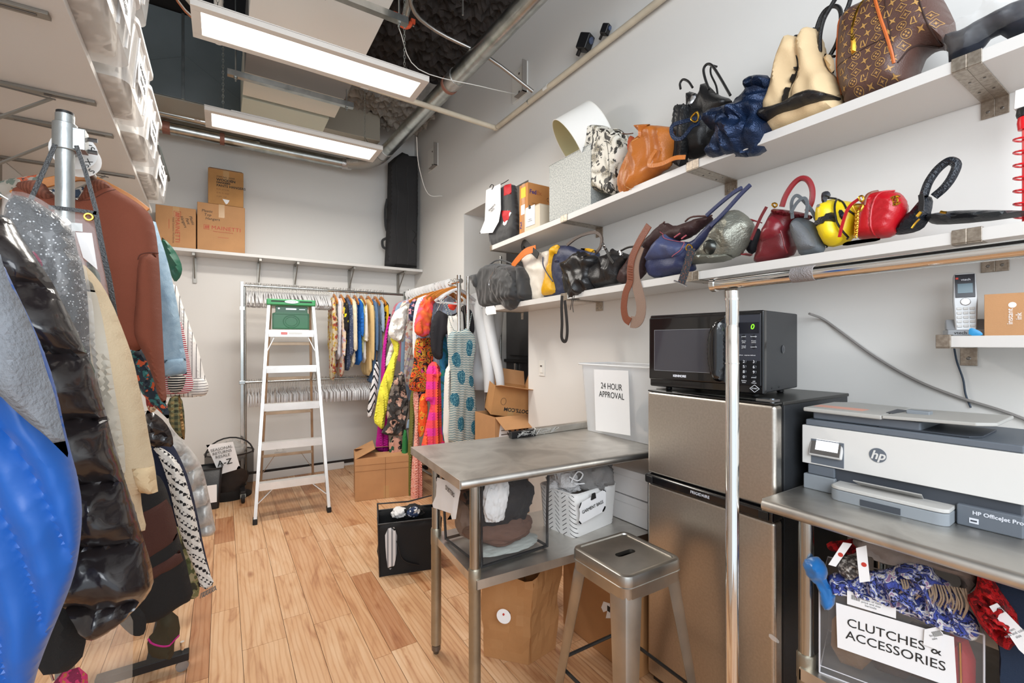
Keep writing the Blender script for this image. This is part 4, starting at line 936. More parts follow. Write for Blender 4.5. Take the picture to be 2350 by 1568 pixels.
# galvanised planter with lampshade
t = thing('metal_planter', 'mottled grey galvanised metal bin holding a white lampshade', 'bin', (1.82, 2.40, 2.264), rot(-90))
gm_ = M('zinc_mottled', '#aeb0ae', .5, .25, pat=('noise', 130, [(.35, '#8b8f8e'), (.5, '#a4a7a4'), (.62, '#bcbdb8')], 3, 0, False))
w = .40; d_ = .25; h_ = .365
mb = MB(); o_ = [(0, 0), (w, 0), (w, d_), (0, d_)]; i_ = [(.004, .004), (w-.004, .004), (w-.004, d_-.004), (.004, d_-.004)]
mb.v = [(x, y, 0) for x, y in o_]+[(x, y, h_) for x, y in o_]+[(x, y, h_) for x, y in i_]+[(x, y, .004) for x, y in i_]
for a in (0, 4, 8): mb.f += [(a+i, a+(i+1) % 4, a+4+(i+1) % 4, a+4+i) for i in range(4)]
mb.f += [(0, 3, 2, 1), (12, 13, 14, 15)]
obj('bin_body', mb, gm_, t, flat=True); obj('rim', MB().tube([(x, y, h_) for x, y in o_], .003, 6, closed=True), gm_, t)
c1 = onX(1306, 338, 1.85); c2 = c1+Vector((.50, -.36, .42)).normalized()*.225
ax_ = (c2-c1); L_ = ax_.length; t = thing('lamp_shade', 'large white drum lampshade tipped inside the metal bin', 'lampshade', (c1.x, c1.y, c1.z), 0)
qm = ax_.to_track_quat('Z', 'Y').to_matrix().to_4x4()
def shell(r0, r1, L, th, n=48):
    pr = [(r0, 0), (r1, L), (r1-th, L), (r0-th, 0)]; mb = MB(); mb.lathe(pr+[pr[0]], n, mat=qm, cap=False); return mb
obj('shade_cloth', shell(.185, .165, L_, .0018), M('shade_white', '#efece6', .8, bump=.1, bs=300), t)
obj('shade_lining', shell(.1828, .1628, L_, .001), M('shade_lining', '#cfc59a', .6), t)
mb = MB(); 
for r_, z in ((.185, 0), (.165, L_)): mb.tube([qm @ Vector((r_*math.cos(a), r_*math.sin(a), z)) for a in [k*math.pi/24 for k in range(48)]], .0025, 6, closed=True)
obj('shade_rim', mb, M('shade_white'), t)

# snakeskin box bag
B = Bag('snakeskin_box', 'black and white snakeskin box-shaped bag standing beside the lampshade', 'bag', 'I', [(856, 480), (880, 458), (940, 448), (1010, 452), (1060, 478), (1150, 498), (1178, 560), (1192, 640), (1150, 800), (1118, 932), (1000, 945), (880, 980), (868, 800)], .09,
        M('snake', '#d8d2c0', .45, pat=('snake',), bump=.3, bs=300), x=1.90, rest=2.272, fold=None, R=.03, power=.6)
B.strap('strap', [(1080, 500), (1110, 485), (1150, 500), (1170, 560), (1165, 650)], .02, M('snake'), off=-.02, face=False)
B.tube('cord_tie', [(1165, 520), (1200, 525), (1245, 520)], .003, brown, off=-.03); B.seam('seam', [(1060, 480), (1100, 640), (1110, 800), (1100, 930)], .0016, M('seam_dark', '#3a342c', .6))

# tan leather
tanm = M('tan_leather', '#c0702c', .38, bump=.35, bs=130, var=.12)
B = Bag('leather_tote', 'slouchy tan orange leather tote drooping over edge of the upper shelf', 'bag', 'I', [(1255, 462), (1290, 452), (1400, 450), (1520, 465), (1528, 600), (1505, 720), (1480, 770), (1400, 810), (1240, 945), (1135, 992), (1112, 900), (1115, 830), (1180, 690), (1235, 575), (1310, 510), (1275, 495)], .075, tanm, x=1.83, rest=2.26, hang=True, z0=2.26, fold=(.035, 7, 5))
B.patch('rolled_rim', [(1255, 462), (1300, 452), (1400, 452), (1330, 500), (1325, 560), (1305, 560), (1310, 515), (1275, 495)], .02, tanm, off=-.05, fold=(.006, 12, 12))
B.seam('stitching', [(1325, 545), (1230, 640), (1195, 800), (1205, 900), (1240, 945)], .0014, M('stitch', '#e0b27a', .6))
B.strap('strap', [(1465, 658), (1440, 700), (1418, 760), (1440, 778), (1520, 760), (1600, 720), (1662, 706)], .020, tanm, t=.006, off=[-.07, -.075, -.08, -.08, -.075, -.07, -.05])
B.patch('side_gusset', [(1185, 520), (1240, 545), (1200, 640), (1170, 640)], .012, M('suede_tan', '#b9552f', .8), off=-.0)

B = Bag('quilted_clutch', 'upright black quilted clutch squeezed between tan tote and black tote', 'bag', 'I', [(1540, 312), (1560, 298), (1600, 288), (1640, 308), (1625, 560), (1612, 690), (1500, 727), (1502, 640), (1520, 450)], .035, leather('black_quilt', '#191a1c', .35, .9, 90), x=1.86, rest=2.28, R=.012)
B.seam('edge_piping', [(1600, 292), (1580, 480), (1560, 705)], .0045, blk); B.seam('edge_piping', [(1565, 300), (1545, 480), (1525, 715)], .0035, blk)

B = Bag('black_tote', 'black leather tote with tall handles and silver clasp on upper shelf', 'bag', 'I', [(1622, 192), (1680, 205), (1722, 228), (1745, 122), (1800, 165), (1850, 222), (1965, 255), (1940, 300), (1860, 380), (1810, 520), (1795, 640), (1690, 702), (1622, 705), (1630, 560), (1640, 400)], .06, blk, x=1.93, rest=2.282, fold=(.02, 8, 6))
B.tube('handle', [(1622, 200), (1618, 160), (1640, 130), (1680, 145), (1712, 190)], .0055, blk, off=-.05)
B.tube('handle', [(1815, 195), (1785, 110), (1775, 45), (1800, 8), (1840, 20), (1900, 110), (1975, 240)], .0060, blk, off=-.03)
B.tube('handle', [(1845, 250), (1830, 150), (1790, 60), (1795, 0), (1835, 5)], .0045, blk, off=.01)
B.patch('front_pocket', [(1640, 400), (1720, 330), (1790, 360), (1800, 520), (1780, 640), (1640, 690)], .015, blk, off=-.05, fold=(.006, 12, 12))
B.patch('clasp', [(1690, 235), (1725, 225), (1728, 262), (1705, 300), (1700, 330), (1670, 325), (1672, 290)], .008, silver, off=-.07, ch=0)
B.strap('strap', [(1690, 330), (1675, 400), (1650, 480)], .018, blk, off=-.075)

navy_s = M('navy_snake', '#1b2c49', .26, .5, bump=.8, bs=170, var=.35)
B = Bag('crinkled_bag', 'crumpled metallic navy snake-texture shoulder bag hanging over upper shelf edge', 'bag', 'I', [(1812, 440), (1880, 340), (1990, 270), (2080, 200), (2100, 130), (2180, 86), (2290, 100), (2280, 200), (2245, 300), (2218, 385), (2260, 470), (2240, 530), (2180, 640), (2100, 692), (1960, 682), (1860, 716), (1800, 702), (1790, 650), (1850, 580), (1900, 530), (1812, 490)], .09, navy_s, x=1.83, rest=2.285, hang=True, fold=(.055, 9, 9))
B.patch('flap_fold', [(1812, 440), (1900, 350), (2050, 300), (2130, 400), (2150, 500), (2060, 600), (1990, 560), (1960, 480), (1880, 500), (1830, 500)], .035, navy_s, off=-.07, fold=(.03, 14, 14))
B.patch('collar_fold', [(2085, 195), (2110, 125), (2180, 88), (2290, 100), (2270, 200), (2180, 180), (2140, 200)], .03, navy_s, off=-.06, fold=(.015, 14, 14))
B.strap('strap', [(1812, 430), (1740, 455), (1640, 490), (1618, 530), (1640, 585), (1700, 590), (1765, 500), (1800, 470)], .018, navy_s, t=.006, off=[-.08, -.1, -.11, -.11, -.11, -.11, -.1, -.08])
B.tube('ring', [(1755, 440), (1800, 395), (1812, 440), (1790, 468)], .0035, gold, off=-.1, closed=True)

# cream tote (crop J)
cream = M('cream_canvas', '#dcc096', .75, bump=.25, bs=400, var=.06)
B = Bag('canvas_tote', 'cream canvas tote with black leather trim and tall black handles', 'bag', 'J', [(215, 995), (300, 680), (420, 322), (440, 306), (530, 325), (548, 280), (600, 242), (650, 250), (690, 400), (710, 490), (735, 580), (815, 660), (880, 835), (740, 890), (440, 975), (262, 1062)], .095, cream, x=1.89, rest=2.287, fold=(.03, 6, 3), margin=.07)
B.patch('front_fold', [(222, 980), (300, 680), (420, 324), (440, 308), (528, 328), (546, 500), (560, 620), (515, 700), (470, 920), (262, 1040)], .018, cream, R=.05, fold=(.006, 6, 3)); B.patch('back_fold', [(540, 335), (550, 282), (600, 246), (650, 252), (690, 400), (710, 490), (735, 580), (812, 665), (860, 820), (740, 870), (500, 930), (510, 780), (575, 680), (565, 500)], .022, cream, R=.05, fold=(.006, 6, 3))
B.patch('base_trim', [(213, 1000), (260, 950), (440, 930), (560, 850), (680, 808), (800, 815), (885, 840), (740, 900), (440, 985), (260, 1070)], .05, blk, off=-.055, fold=(.006, 9, 9))
B.patch('centre_strip', [(548, 500), (578, 580), (548, 700), (495, 780), (480, 930), (440, 935), (460, 800), (520, 690), (545, 600)], .024, blk, off=-.085)
B.seam('rim_trim', [(420, 322), (440, 308), (480, 308), (530, 326)], .007, blk, off=-.02); B.seam('rim_trim', [(540, 320), (550, 275), (600, 244), (650, 250)], .007, blk, off=-.02)
B.tube('handle', [(600, 245), (640, 130), (690, 60), (760, 32), (805, 70), (808, 180), (780, 330), (715, 455)], .0075, blk, off=.02)
B.tube('handle', [(690, 455), (690, 320), (720, 190), (780, 80), (850, -30), (900, -80), (945, -20), (930, 60), (905, 120)], .0075, blk, off=-.03)
B.patch('back_panel', [(705, 462), (800, 485), (815, 640), (760, 610)], .01, cream, off=.05); B.seam('rim_trim', [(705, 462), (750, 470), (800, 485)], .005, blk, off=-.06)

# monogram bag
mono = leather('monogram_brown', '#5b4038', .4, .3, 260)
B = Bag('monogram_bag', 'large brown monogram handbag with orange piping and gold zip pull', 'bag', 'J', [(838, 230), (890, 135), (960, 78), (1110, 5), (1200, -70), (1500, -80), (1660, -40), (1720, 60), (1800, 230), (1725, 440), (1690, 405), (1580, 400), (1500, 470), (1440, 600), (1370, 620), (900, 828), (855, 795), (826, 640), (832, 400)], .12, mono, x=1.91, rest=2.292, fold=(.012, 6, 5), res=.009, R=.07)
og_ = M('piping_orange', '#c9682c', .45)
B.seam('piping', [(888, 145), (868, 300), (852, 500), (845, 700), (870, 805)], .004, og_); B.seam('piping', [(1178, -30), (1220, 120), (1290, 330), (1340, 480), (1358, 600)], .005, og_)
B.seam('seam', [(870, 610), (1000, 560), (1150, 470), (1300, 410)], .0022, M('seam_brown', '#3a2620', .5)); B.seam('seam', [(1330, -10), (1300, 120), (1340, 350), (1365, 560)], .0022, M('seam_brown')) 
B.seam('seam', [(1530, -20), (1580, 150), (1640, 300), (1690, 400)], .003, M('seam_brown')); B.seam('seam', [(1690, 405), (1560, 408), (1470, 460), (1380, 590)], .003, M('seam_brown'))
z_ = B.seam('zip', [(1115, 10), (1070, 150), (1040, 280), (1030, 370)], .0042, gold); B.patch('zip_pull', [(1020, 375), (1050, 370), (1062, 440), (1060, 530), (1030, 545), (1015, 500)], .007, gold, off=-.128, ch=0, parent=z_)
B.strap('handle_tab', [(1185, 15), (1200, 60), (1215, 90)], .012, og_, off=-.13); B.strap('handle', [(1185, 40), (1160, -30), (1180, -120), (1300, -200)], .022, leather('tan_strap', '#8a5a3a'), off=-.11)
tanp = M('monogram_tan', '#b58a4e', .5)
def star4(cx, cy, r, a0=0, n=4, inner=.35): return [(cx+(r if k % 2 == 0 else r*inner)*math.cos(a0+math.pi*k/n), cy+(r if k % 2 == 0 else r*inner)*math.sin(a0+math.pi*k/n)) for k in range(2*n)]
polys = []; pf = B.pf; rnd = random.Random(3)
mn, mx = pf.mn, pf.mx; sx_ = .046; row = 0; z = mn[1]+.025
def bar(a, b, w):
    d = Vector(b)-Vector(a); n_ = Vector((-d.y, d.x)).normalized()*w/2; return [tuple(Vector(a)+n_), tuple(Vector(b)+n_), tuple(Vector(b)-n_), tuple(Vector(a)-n_)]
while z < mx[1]:
    x = mn[0]+.02+(sx_/2 if row % 2 else 0); col_ = row
    while x < mx[0]:
        P_ = np.array([(x, z)]); k = col_ % 4
        if pf.inside(P_)[0] and pf.dist(P_)[0] > .022:
            r = .0125; tl = .15
            if k == 0:      # diamond outline with a star
                pts = star4(x, z, r*1.15, math.pi/2, 4, .62)
                for i in range(8): polys.append(bar(pts[i], pts[(i+1) % 8], .0016))
                polys.append(star4(x, z, r*.5, 0))
            elif k == 1: polys.append(star4(x, z, r, .3, 4, .32))
            elif k == 2:    # ring with a flower
                pts = [(x+r*math.cos(a), z+r*math.sin(a)) for a in [j*math.pi/8 for j in range(16)]]
                for i in range(16): polys.append(bar(pts[i], pts[(i+1) % 16], .0016))
                for j in range(4): a = j*math.pi/2; polys.append([(x+r*.45*math.cos(a)+.003*math.cos(b_), z+r*.45*math.sin(a)+.003*math.sin(b_)) for b_ in [q*math.pi/3 for q in range(6)]])
            else:
                if row % 2: polys += [bar((x-.007, z+.012), (x-.011, z-.008), .003), bar((x-.011, z-.008), (x+.001, z-.008), .0022), bar((x-.003, z+.012), (x+.003, z-.010), .003), bar((x+.003, z-.010), (x+.011, z+.012), .0018)]
                else: polys.append(star4(x, z, r*.95, .75, 4, .32))
        x += sx_*.72; col_ += 1
    z += sx_*.62; row += 1
obj('monogram_print', pf.decal(polys, .0012), tanp, B.t, flat=True)

# wrapped item at the right edge
B = Bag('wrapped_garment', 'dark folded item in clear crinkly plastic at right end of upper shelf', 'package', 'J', [(1672, 322), (1720, 285), (1880, 240), (1980, 175), (2200, 60), (2500, -60), (2600, 120), (2250, 250), (2110, 262), (1960, 400), (1760, 478), (1725, 478), (1720, 400)], .055, M('navy_cloth', '#1d222e', .5, bump=.4, bs=60), x=1.86, rest=2.30, margin=.04, fold=(.02, 9, 9), part='folded_cloth')
B.patch('plastic_wrap', [(1665, 315), (1700, 270), (1880, 225), (1980, 140), (2150, 20), (2400, -120), (2620, 90), (2250, 255), (2110, 275), (1960, 408), (1760, 485), (1722, 490), (1715, 400)], .075, M('wrap_clear', '#ffffff', .04, alpha=.10, spec=1, bump=1, bs=40, coat=1), fold=(.03, 16, 16), off=-.004)

# ------------------------------------------------ lower shelf
B = Bag('nylon_backpack', 'black nylon backpack with round front pocket hanging over far end of the lower shelf', 'backpack', 'K', [(54, 570), (110, 556), (140, 490), (230, 470), (300, 480), (450, 492), (482, 545), (505, 620), (525, 782), (470, 800), (300, 830), (210, 832), (150, 862), (112, 845), (90, 700), (60, 620)], .085, blk_n, x=1.84, rest=1.755, hang=True, fold=(.016, 8, 5))
B.patch('front_pocket', [(352, 505), (420, 498), (468, 560), (482, 790), (440, 870), (375, 890), (315, 832), (272, 690), (292, 590)], .06, blk_n, off=-.075, fold=(.015, 11, 9))
B.tube('carry_handle', [(190, 482), (240, 450), (300, 448), (390, 482)], .006, blk_n, off=-.02); B.tube('zip', [(350, 520), (300, 580), (276, 660), (290, 730)], .0022, silver, off=-.12)
B.patch('side_pocket', [(56, 575), (112, 560), (130, 640), (120, 700), (70, 650)], .03, blk_n, off=-.06, fold=(.012, 14, 14))
B.patch('price_tag', [(200, 855), (290, 842), (298, 915), (206, 926)], .001, paper, ch=0, off=-.13)
B.tube('pocket_loop', [(355, 520), (390, 505), (430, 525), (470, 590)], .0035, blk_n, off=-.125)

B = Bag('white_tote', 'soft white tote with an orange and black strap looped over its top', 'bag', 'K', [(470, 392), (600, 382), (722, 350), (728, 430), (692, 570), (658, 760), (530, 788), (500, 650), (488, 540)], .06, leather('white_leather', '#e2dacd', .5), x=1.90, rest=1.76, margin=.04, fold=(.02, 6, 6))
B.strap('strap_orange', [(450, 510), (510, 450), (580, 385), (648, 355)], .05, leather('orange_strap', '#d9711f'), t=.005, off=[-.09, -.10, -.1, -.08])
B.strap('strap_black', [(505, 370), (492, 335), (525, 300), (580, 335), (680, 420)], .045, blk, t=.005, off=[-.03, -.04, -.06, -.08, -.09], face=True)
B.seam('edge_piping', [(475, 395), (490, 560), (528, 785)], .003, blk, off=.0)

navy = leather('navy_leather', '#262f4d', .42); yel = leather('mustard_leather', '#e0a812', .45)
B = Bag('colour_block_bag', 'navy and mustard yellow structured handbag with an arched brown handle', 'bag', 'K', [(732, 322), (810, 316), (880, 320), (950, 358), (1090, 350), (1112, 385), (1060, 600), (840, 738), (780, 750), (660, 762), (655, 740), (700, 560), (728, 430)], .055, navy, x=1.90, rest=1.762, margin=.035, fold=(.006, 9, 9))
B.patch('side_gusset', [(733, 322), (812, 316), (802, 395), (768, 400), (752, 470), (748, 560), (792, 690), (782, 742), (662, 758), (654, 738), (690, 560), (724, 430)], .03, yel, off=-.045, fold=(.01, 9, 9))
B.patch('front_flap', [(778, 318), (812, 316), (800, 395), (768, 400)], .012, yel, off=-.075, ch=0); B.patch('buckle_tab', [(778, 440), (820, 440), (820, 470), (780, 470)], .008, navy, off=-.07, ch=0)
B.strap('handle', [(850, 315), (920, 260), (1000, 222), (1100, 205), (1150, 250), (1140, 330), (1098, 388)], .018, leather('taupe_leather', '#54463e'), t=.010, off=-.01)
B.tube('strap', [(722, 430), (724, 500), (760, 570), (810, 640)], .004, navy, off=-.09)
B.patch('top_trim', [(950, 345), (1092, 345), (1112, 385), (1085, 380)], .012, yel, off=-.04)

B = Bag('slouchy_bag', 'slouchy black leather bag with one strap hanging below the shelf', 'bag', 'K', [(975, 360), (1030, 400), (1100, 402), (1110, 470), (1055, 530), (1080, 690), (1000, 742), (880, 812), (842, 740), (815, 640), (808, 520), (850, 430)], .075, leather('black_shiny', '#201f20', .28), x=1.83, rest=1.765, hang=True, fold=(.045, 8, 7))
B.strap('hanging_strap', [(872, 760), (868, 860), (872, 1000), (868, 1110), (885, 1148), (908, 1140), (918, 1060), (910, 930), (895, 800)], .022, blk, t=.005, off=-.07)
B.tube('lace', [(968, 745), (955, 820), (944, 882)], .002, blk, off=-.07); B.tube('lace', [(985, 745), (965, 830), (972, 902)], .002, blk, off=-.07)
B.patch('open_rim', [(975, 362), (1030, 402), (1080, 420), (1020, 440), (970, 400)], .012, blk, off=-.07)
B = Bag('drawstring_bag', 'shiny black gathered leather bag beside the slouchy one', 'bag', 'K', [(1228, 335), (1262, 362), (1350, 382), (1440, 425), (1340, 480), (1300, 645), (1180, 662), (1070, 697), (1040, 650), (1028, 560), (1060, 490), (1150, 410), (1218, 375)], .07, leather('black_shiny', '#201f20', .28), x=1.86, rest=1.768, hang=True, fold=(.035, 9, 5))
B.strap('strap', [(1225, 310), (1255, 360), (1290, 430), (1325, 480)], .016, blk, off=-.07); B.tube('buckle', [(1228, 345), (1250, 330), (1262, 352), (1240, 365)], .0025, silver, off=-.075, closed=True)
B.tube('strap', [(1335, 372), (1400, 340), (1470, 330), (1540, 340)], .006, blk, off=-.03); B.patch('clasp', [(1310, 370), (1345, 365), (1375, 410), (1350, 415)], .004, silver, off=-.06)

dkb = leather('oxblood_suede', '#3b2423', .6, .5, 120)
B = Bag('woven_bag', 'dark brown whipstitched shoulder bag with a long looped strap hanging down', 'bag', 'K', [(1440, 335), (1560, 240), (1640, 150), (1700, 112), (1780, 155), (1900, 105), (2000, 72), (2130, 62), (2050, 140), (1900, 260), (1760, 290), (1570, 335), (1545, 450), (1500, 600), (1350, 662), (1290, 640), (1310, 550), (1400, 420)], .055, dkb, x=1.87, rest=1.772, hang=True, fold=(.02, 9, 9))
cog = leather('cognac', '#7a4028', .4)
B.strap('hanging_strap', [(1645, 160), (1560, 300), (1500, 430), (1480, 540), (1478, 640), (1440, 740), (1425, 860), (1440, 950), (1480, 985)], .042, cog, t=.005, off=-.08)
B.strap('hanging_strap', [(1480, 985), (1530, 985), (1565, 930), (1570, 830), (1545, 720), (1515, 600), (1515, 480), (1560, 340)], .06, leather('taupe_back', '#8b7263', .7), t=.005, off=-.075)
wr = MB()
for k in range(6): q = B.q([(1468, 510+k*22), (1502, 516+k*22)]); wr.tube([(q[0][0], -.084, q[0][1]), (q[1][0], -.084, q[1][1])], .0022, 5)
obj('whipstitch', wr, cog, B.t)
for pts in ([(1440, 340), (1560, 240), (1640, 155), (1700, 115)], [(1300, 630), (1350, 540), (1420, 420), (1450, 350)], [(1880, 110), (1960, 72), (2120, 62)]): B.seam('edge_lacing', pts, .0045, M('lace_brown', '#53302a', .5, bump=1, bs=260), off=-.003)

nt_ = leather('navy_tote', '#2b3358', .45, .4, 200)
B = Bag('navy_tote', 'large navy pebbled leather tote leaning on its side with long handles', 'bag', 'K', [(1530, 470), (1620, 350), (1720, 212), (1800, 280), (1950, 290), (2080, 150), (2200, 42), (2320, 30), (2290, 140), (2080, 320), (1920, 440), (1950, 545), (1830, 562), (1610, 606), (1560, 580)], .07, nt_, x=1.85, rest=1.775, hang=True, fold=(.02, 6, 6))
B.patch('open_flap', [(1532, 460), (1640, 320), (1718, 210), (1790, 275), (1880, 292), (1942, 310), (1925, 370), (1870, 430), (1700, 440)], .028, leather('navy_inner', '#454e73', .5, .4, 200), off=-.06, fold=(.012, 7, 7))
B.seam('coral_edge', [(1720, 212), (1760, 268), (1860, 292), (1942, 308), (1925, 370), (1860, 432)], .0016, M('coral', '#b0525e', .6), off=.026)
B.strap('handle', [(1640, 500), (1665, 478), (1700, 450), (1722, 437)], .015, nt_, t=.010, off=-.06, k='X'); B.strap('handle', [(1655, 525), (1690, 490), (1722, 455), (1746, 432)], .015, nt_, t=.010, off=-.075, k='X')
B.tube('coral_stitch', [(1855, 262), (1880, 245), (1905, 228)], .0035, M('coral'), off=-.07); B.tube('coral_stitch', [(1918, 275), (1940, 258), (1960, 245)], .0035, M('coral'), off=-.07)

pew = M('pewter', '#8f8f84', .4, .6, bump=.9, bs=120, var=.25)
B = Bag('metallic_hobo', 'crumpled pewter metallic bag with dark webbing strap end hanging down', 'bag', 'X', [(1578, 597), (1600, 580), (1628, 556), (1652, 520), (1670, 486), (1690, 480), (1712, 492), (1730, 512), (1722, 540), (1700, 580), (1682, 594), (1650, 600), (1612, 606), (1585, 608)], .075, pew, x=1.84, rest=1.776, hang=True, fold=(.035, 8, 5))
B.strap('webbing_strap', [(1616, 575), (1608, 605), (1592, 655)], .040, M('webbing', '#2f3640', .7, bump=.6, bs=300, pat=('noise', 140, [(.3, '#26303a'), (.56, '#6b4436')])), off=-.09)
q = B.q([(1577, 648), (1606, 660)], 'X'); obj('strap_end', MB().tube([(q[0][0], -.094, q[0][1]), (q[1][0], -.094, q[1][1])], .004, 6), silver, B.t)
B.tube('gold_ring', [(1600, 575), (1606, 566), (1614, 572), (1608, 582)], .003, gold, off=-.08, closed=True)
B.patch('rim_fold', [(1640, 540), (1660, 515), (1690, 500), (1720, 520), (1705, 560), (1680, 575), (1665, 560)], .012, pew, fold=(.008, 16, 12)); B.patch('rim_fold', [(1584, 600), (1605, 584), (1640, 590), (1690, 585), (1675, 600), (1620, 606)], .02, pew, fold=(.02, 16, 12))
B.patch('inner_fold', [(1640, 560), (1660, 552), (1668, 570), (1655, 590), (1640, 585)], .012, M('pewter_dark', '#4d4f4c', .3, .8), off=-.075, fold=(.01, 20, 20))

burg = leather('burgundy', '#6a1d24', .3, .15)
B = Bag('burgundy_handbag', 'glossy burgundy handbag with one tall arched handle', 'bag', 'L', [(428, 445), (500, 442), (640, 462), (732, 492), (700, 522), (565, 560), (605, 772), (440, 805), (276, 835), (300, 750), (350, 600), (400, 490)], .07, burg, x=1.88, rest=1.781, margin=.03, fold=(.015, 7, 7))
B.tube('handle', [(505, 425), (535, 340), (590, 255), (650, 208), (705, 222), (738, 290), (735, 380), (700, 460)], .0105, leather('red_burgundy', '#8e2a30', .3, .1), off=-.02)
B.patch('front_flap', [(430, 480), (560, 560), (520, 660), (345, 710), (400, 560)], .014, leather('burgundy_flap', '#7d232c', .28, .1), off=-.06, fold=(.004, 9, 9))
B.patch('top_roll', [(430, 440), (500, 445), (640, 465), (735, 490), (700, 525), (560, 500), (430, 480)], .022, burg, off=-.045)
B.seam('piping', [(440, 520), (520, 600), (545, 700), (555, 780)], .003, leather('red_burgundy', '#8e2a30')); B.tube('gold_ring', [(440, 410), (460, 400), (478, 415), (460, 432)], .0035, gold, off=-.03, closed=True)
B.strap('side_strap', [(440, 440), (390, 530), (320, 690)], .012, burg, off=-.07)
B = Bag('belt_bag', 'coiled burgundy strap bag with dark lining left of burgundy handbag', 'bag', 'L', [(200, 620), (260, 580), (330, 590), (320, 700), (270, 790), (215, 770), (195, 700)], .03, M('lining_dark', '#1f2027', .6), x=1.93, rest=1.781, margin=.02, fold=None)
B.strap('coiled_strap', [(350, 548), (290, 532), (220, 568), (180, 630), (168, 700), (190, 765), (245, 798), (275, 790)], .05, leather('red_burgundy', '#8e2a30'), t=.005, off=-.04, face=False)

felt = M('grey_felt', '#6f7276', .9, bump=.7, bs=250, var=.08)
B = Bag('felt_bag', 'small grey felt pouch with rounded flap and grey loop handle', 'bag', 'L', [(545, 545), (580, 508), (620, 500), (670, 512), (775, 560), (805, 640), (825, 742), (720, 760), (625, 776), (585, 700), (548, 620)], .045, leather('grey_leather', '#5b6268', .5), x=1.84, rest=1.783, margin=.025)
B.patch('felt_panel', [(575, 560), (610, 530), (650, 540), (730, 610), (775, 700), (770, 745), (640, 765), (600, 690)], .02, felt, off=-.038)
B.strap('handle', [(598, 520), (590, 400), (620, 345), (660, 360), (740, 450), (780, 530)], .012, leather('grey_leather', '#5b6268'), off=-.03); B.strap('handle', [(600, 480), (650, 400), (705, 368), (728, 420), (715, 520)], .012, leather('grey_leather', '#5b6268'), off=-.045)

yl = leather('yellow_leather', '#f0d21a', .35, .15)
B = Bag('yellow_bag', 'bright yellow bag with a black patch and black piping', 'bag', 'L', [(768, 470), (790, 400), (860, 355), (940, 368), (1020, 380), (1105, 405), (1085, 490), (1055, 640), (980, 705), (850, 738), (808, 690), (772, 590)], .065, yl, x=1.86, rest=1.784, margin=.02)
B.patch('front_panel', [(775, 480), (810, 410), (900, 385), (950, 430), (965, 560), (1000, 660), (950, 715), (850, 735), (800, 640), (778, 560)], .03, yl, off=-.05)
B.patch('black_patch', [(795, 548), (955, 465), (968, 545), (962, 565), (800, 606)], .034, blk, off=-.083, ch=0, R=.004); B.patch('handle_tab', [(822, 330), (850, 312), (885, 312), (902, 350), (872, 360), (868, 402), (826, 402)], .012, leather('ink_leather', '#2a2c33'), off=-.06)
B.seam('piping', [(870, 362), (940, 372), (960, 420), (975, 540), (1010, 620), (1040, 680)], .0035, blk, off=.02); B.seam('piping', [(925, 365), (990, 400), (1040, 460), (1085, 498)], .0035, blk)
B.patch('snap_flap', [(972, 460), (1010, 462), (1022, 540), (985, 530)], .008, M('navy_strap', '#22263a', .5), off=-.075); B.seam('seam', [(768, 470), (775, 590), (820, 700), (850, 735)], .003, blk)
t_ = B.front([(850, 440)]); obj('snap_button', MB().lathe([(.006, 0), (.005, -.003)], 14, (t_[0], -.083, t_[2]), ax='y'), silver, B.t)

redl = leather('red_leather', '#b5121e', .28, .2)
def chev(P, D):
    return -.004*np.abs(np.sin((P[:, 1]*1.0+np.abs(P[:, 0]-.03)*.8)*110))**.4*(P[:, 0] > -.01)
B = Bag('red_round_bag', 'round red quilted bag with gold chain strap and gold emblem', 'bag', 'L', [(1140, 350), (1175, 308), (1250, 298), (1380, 300), (1435, 345), (1456, 420), (1425, 520), (1345, 652), (1180, 672), (1090, 676), (1055, 640), (1060, 540), (1098, 430)], .075, redl, x=1.86, rest=1.785, margin=.02, fold=None, R=.035, extra=chev, res=.006)
B.seam('zip', [(1260, 315), (1215, 335), (1190, 380), (1180, 430)], .005, leather('zip_brown', '#7a3a20')); B.seam('piping', [(1370, 302), (1290, 330), (1240, 430), (1225, 560), (1240, 665)], .003, redl, off=.001)
B.tube('gold_ring', [(1160, 380), (1185, 368), (1198, 392), (1180, 412)], .003, gold, off=-.085, closed=True); B.tube('gold_ring', [(1120, 440), (1190, 435), (1180, 475), (1140, 490)], .003, gold, off=-.085, closed=True)
cm_ = MB()
qa = B.q([(1150, 485), (1148, 570), (1140, 670)]); pts = smooth([(a, -.088, b) for a, b in qa], 5)
for i, p in enumerate(pts): cm_.tube([(p[0]+.0045*math.cos(a), p[1]+(.003*math.sin(a) if i % 2 else 0), p[2]+(.006*math.sin(a))) for a in [j*math.pi/4 for j in range(8)]], .0018, 5, closed=True)
obj('chain', cm_, gold, B.t)
B.strap('red_strap', [(1162, 385), (1100, 430), (1060, 490), (1025, 600), (1008, 675)], .010, redl, off=-.08)
c = B.front([(1405, 392)]); em = MB()
for s_ in (-1, 1): em.tube([(c[0]+s_*.004+.0105*math.cos(a)*s_, c[1]-.003, c[2]+.014*math.sin(a)) for a in [math.radians(40+d) for d in range(0, 290, 24)]], .0028, 6)
em.cb((c[0]-.004, c[1]-.003, c[2]-.003), (.008, .004, .004)).cb((c[0]+.004, c[1]-.003, c[2]+.003), (.008, .004, .004)); obj('gold_emblem', em, gold, B.t)
B = Bag('grey_wallet', 'flat grey wallet lying under the red round bag', 'wallet', 'L', [(950, 705), (1000, 682), (1245, 655), (1240, 680), (1100, 700), (955, 722)], .03, leather('grey_leather', '#5b6268'), x=1.815, rest=1.785, margin=0, fold=None)

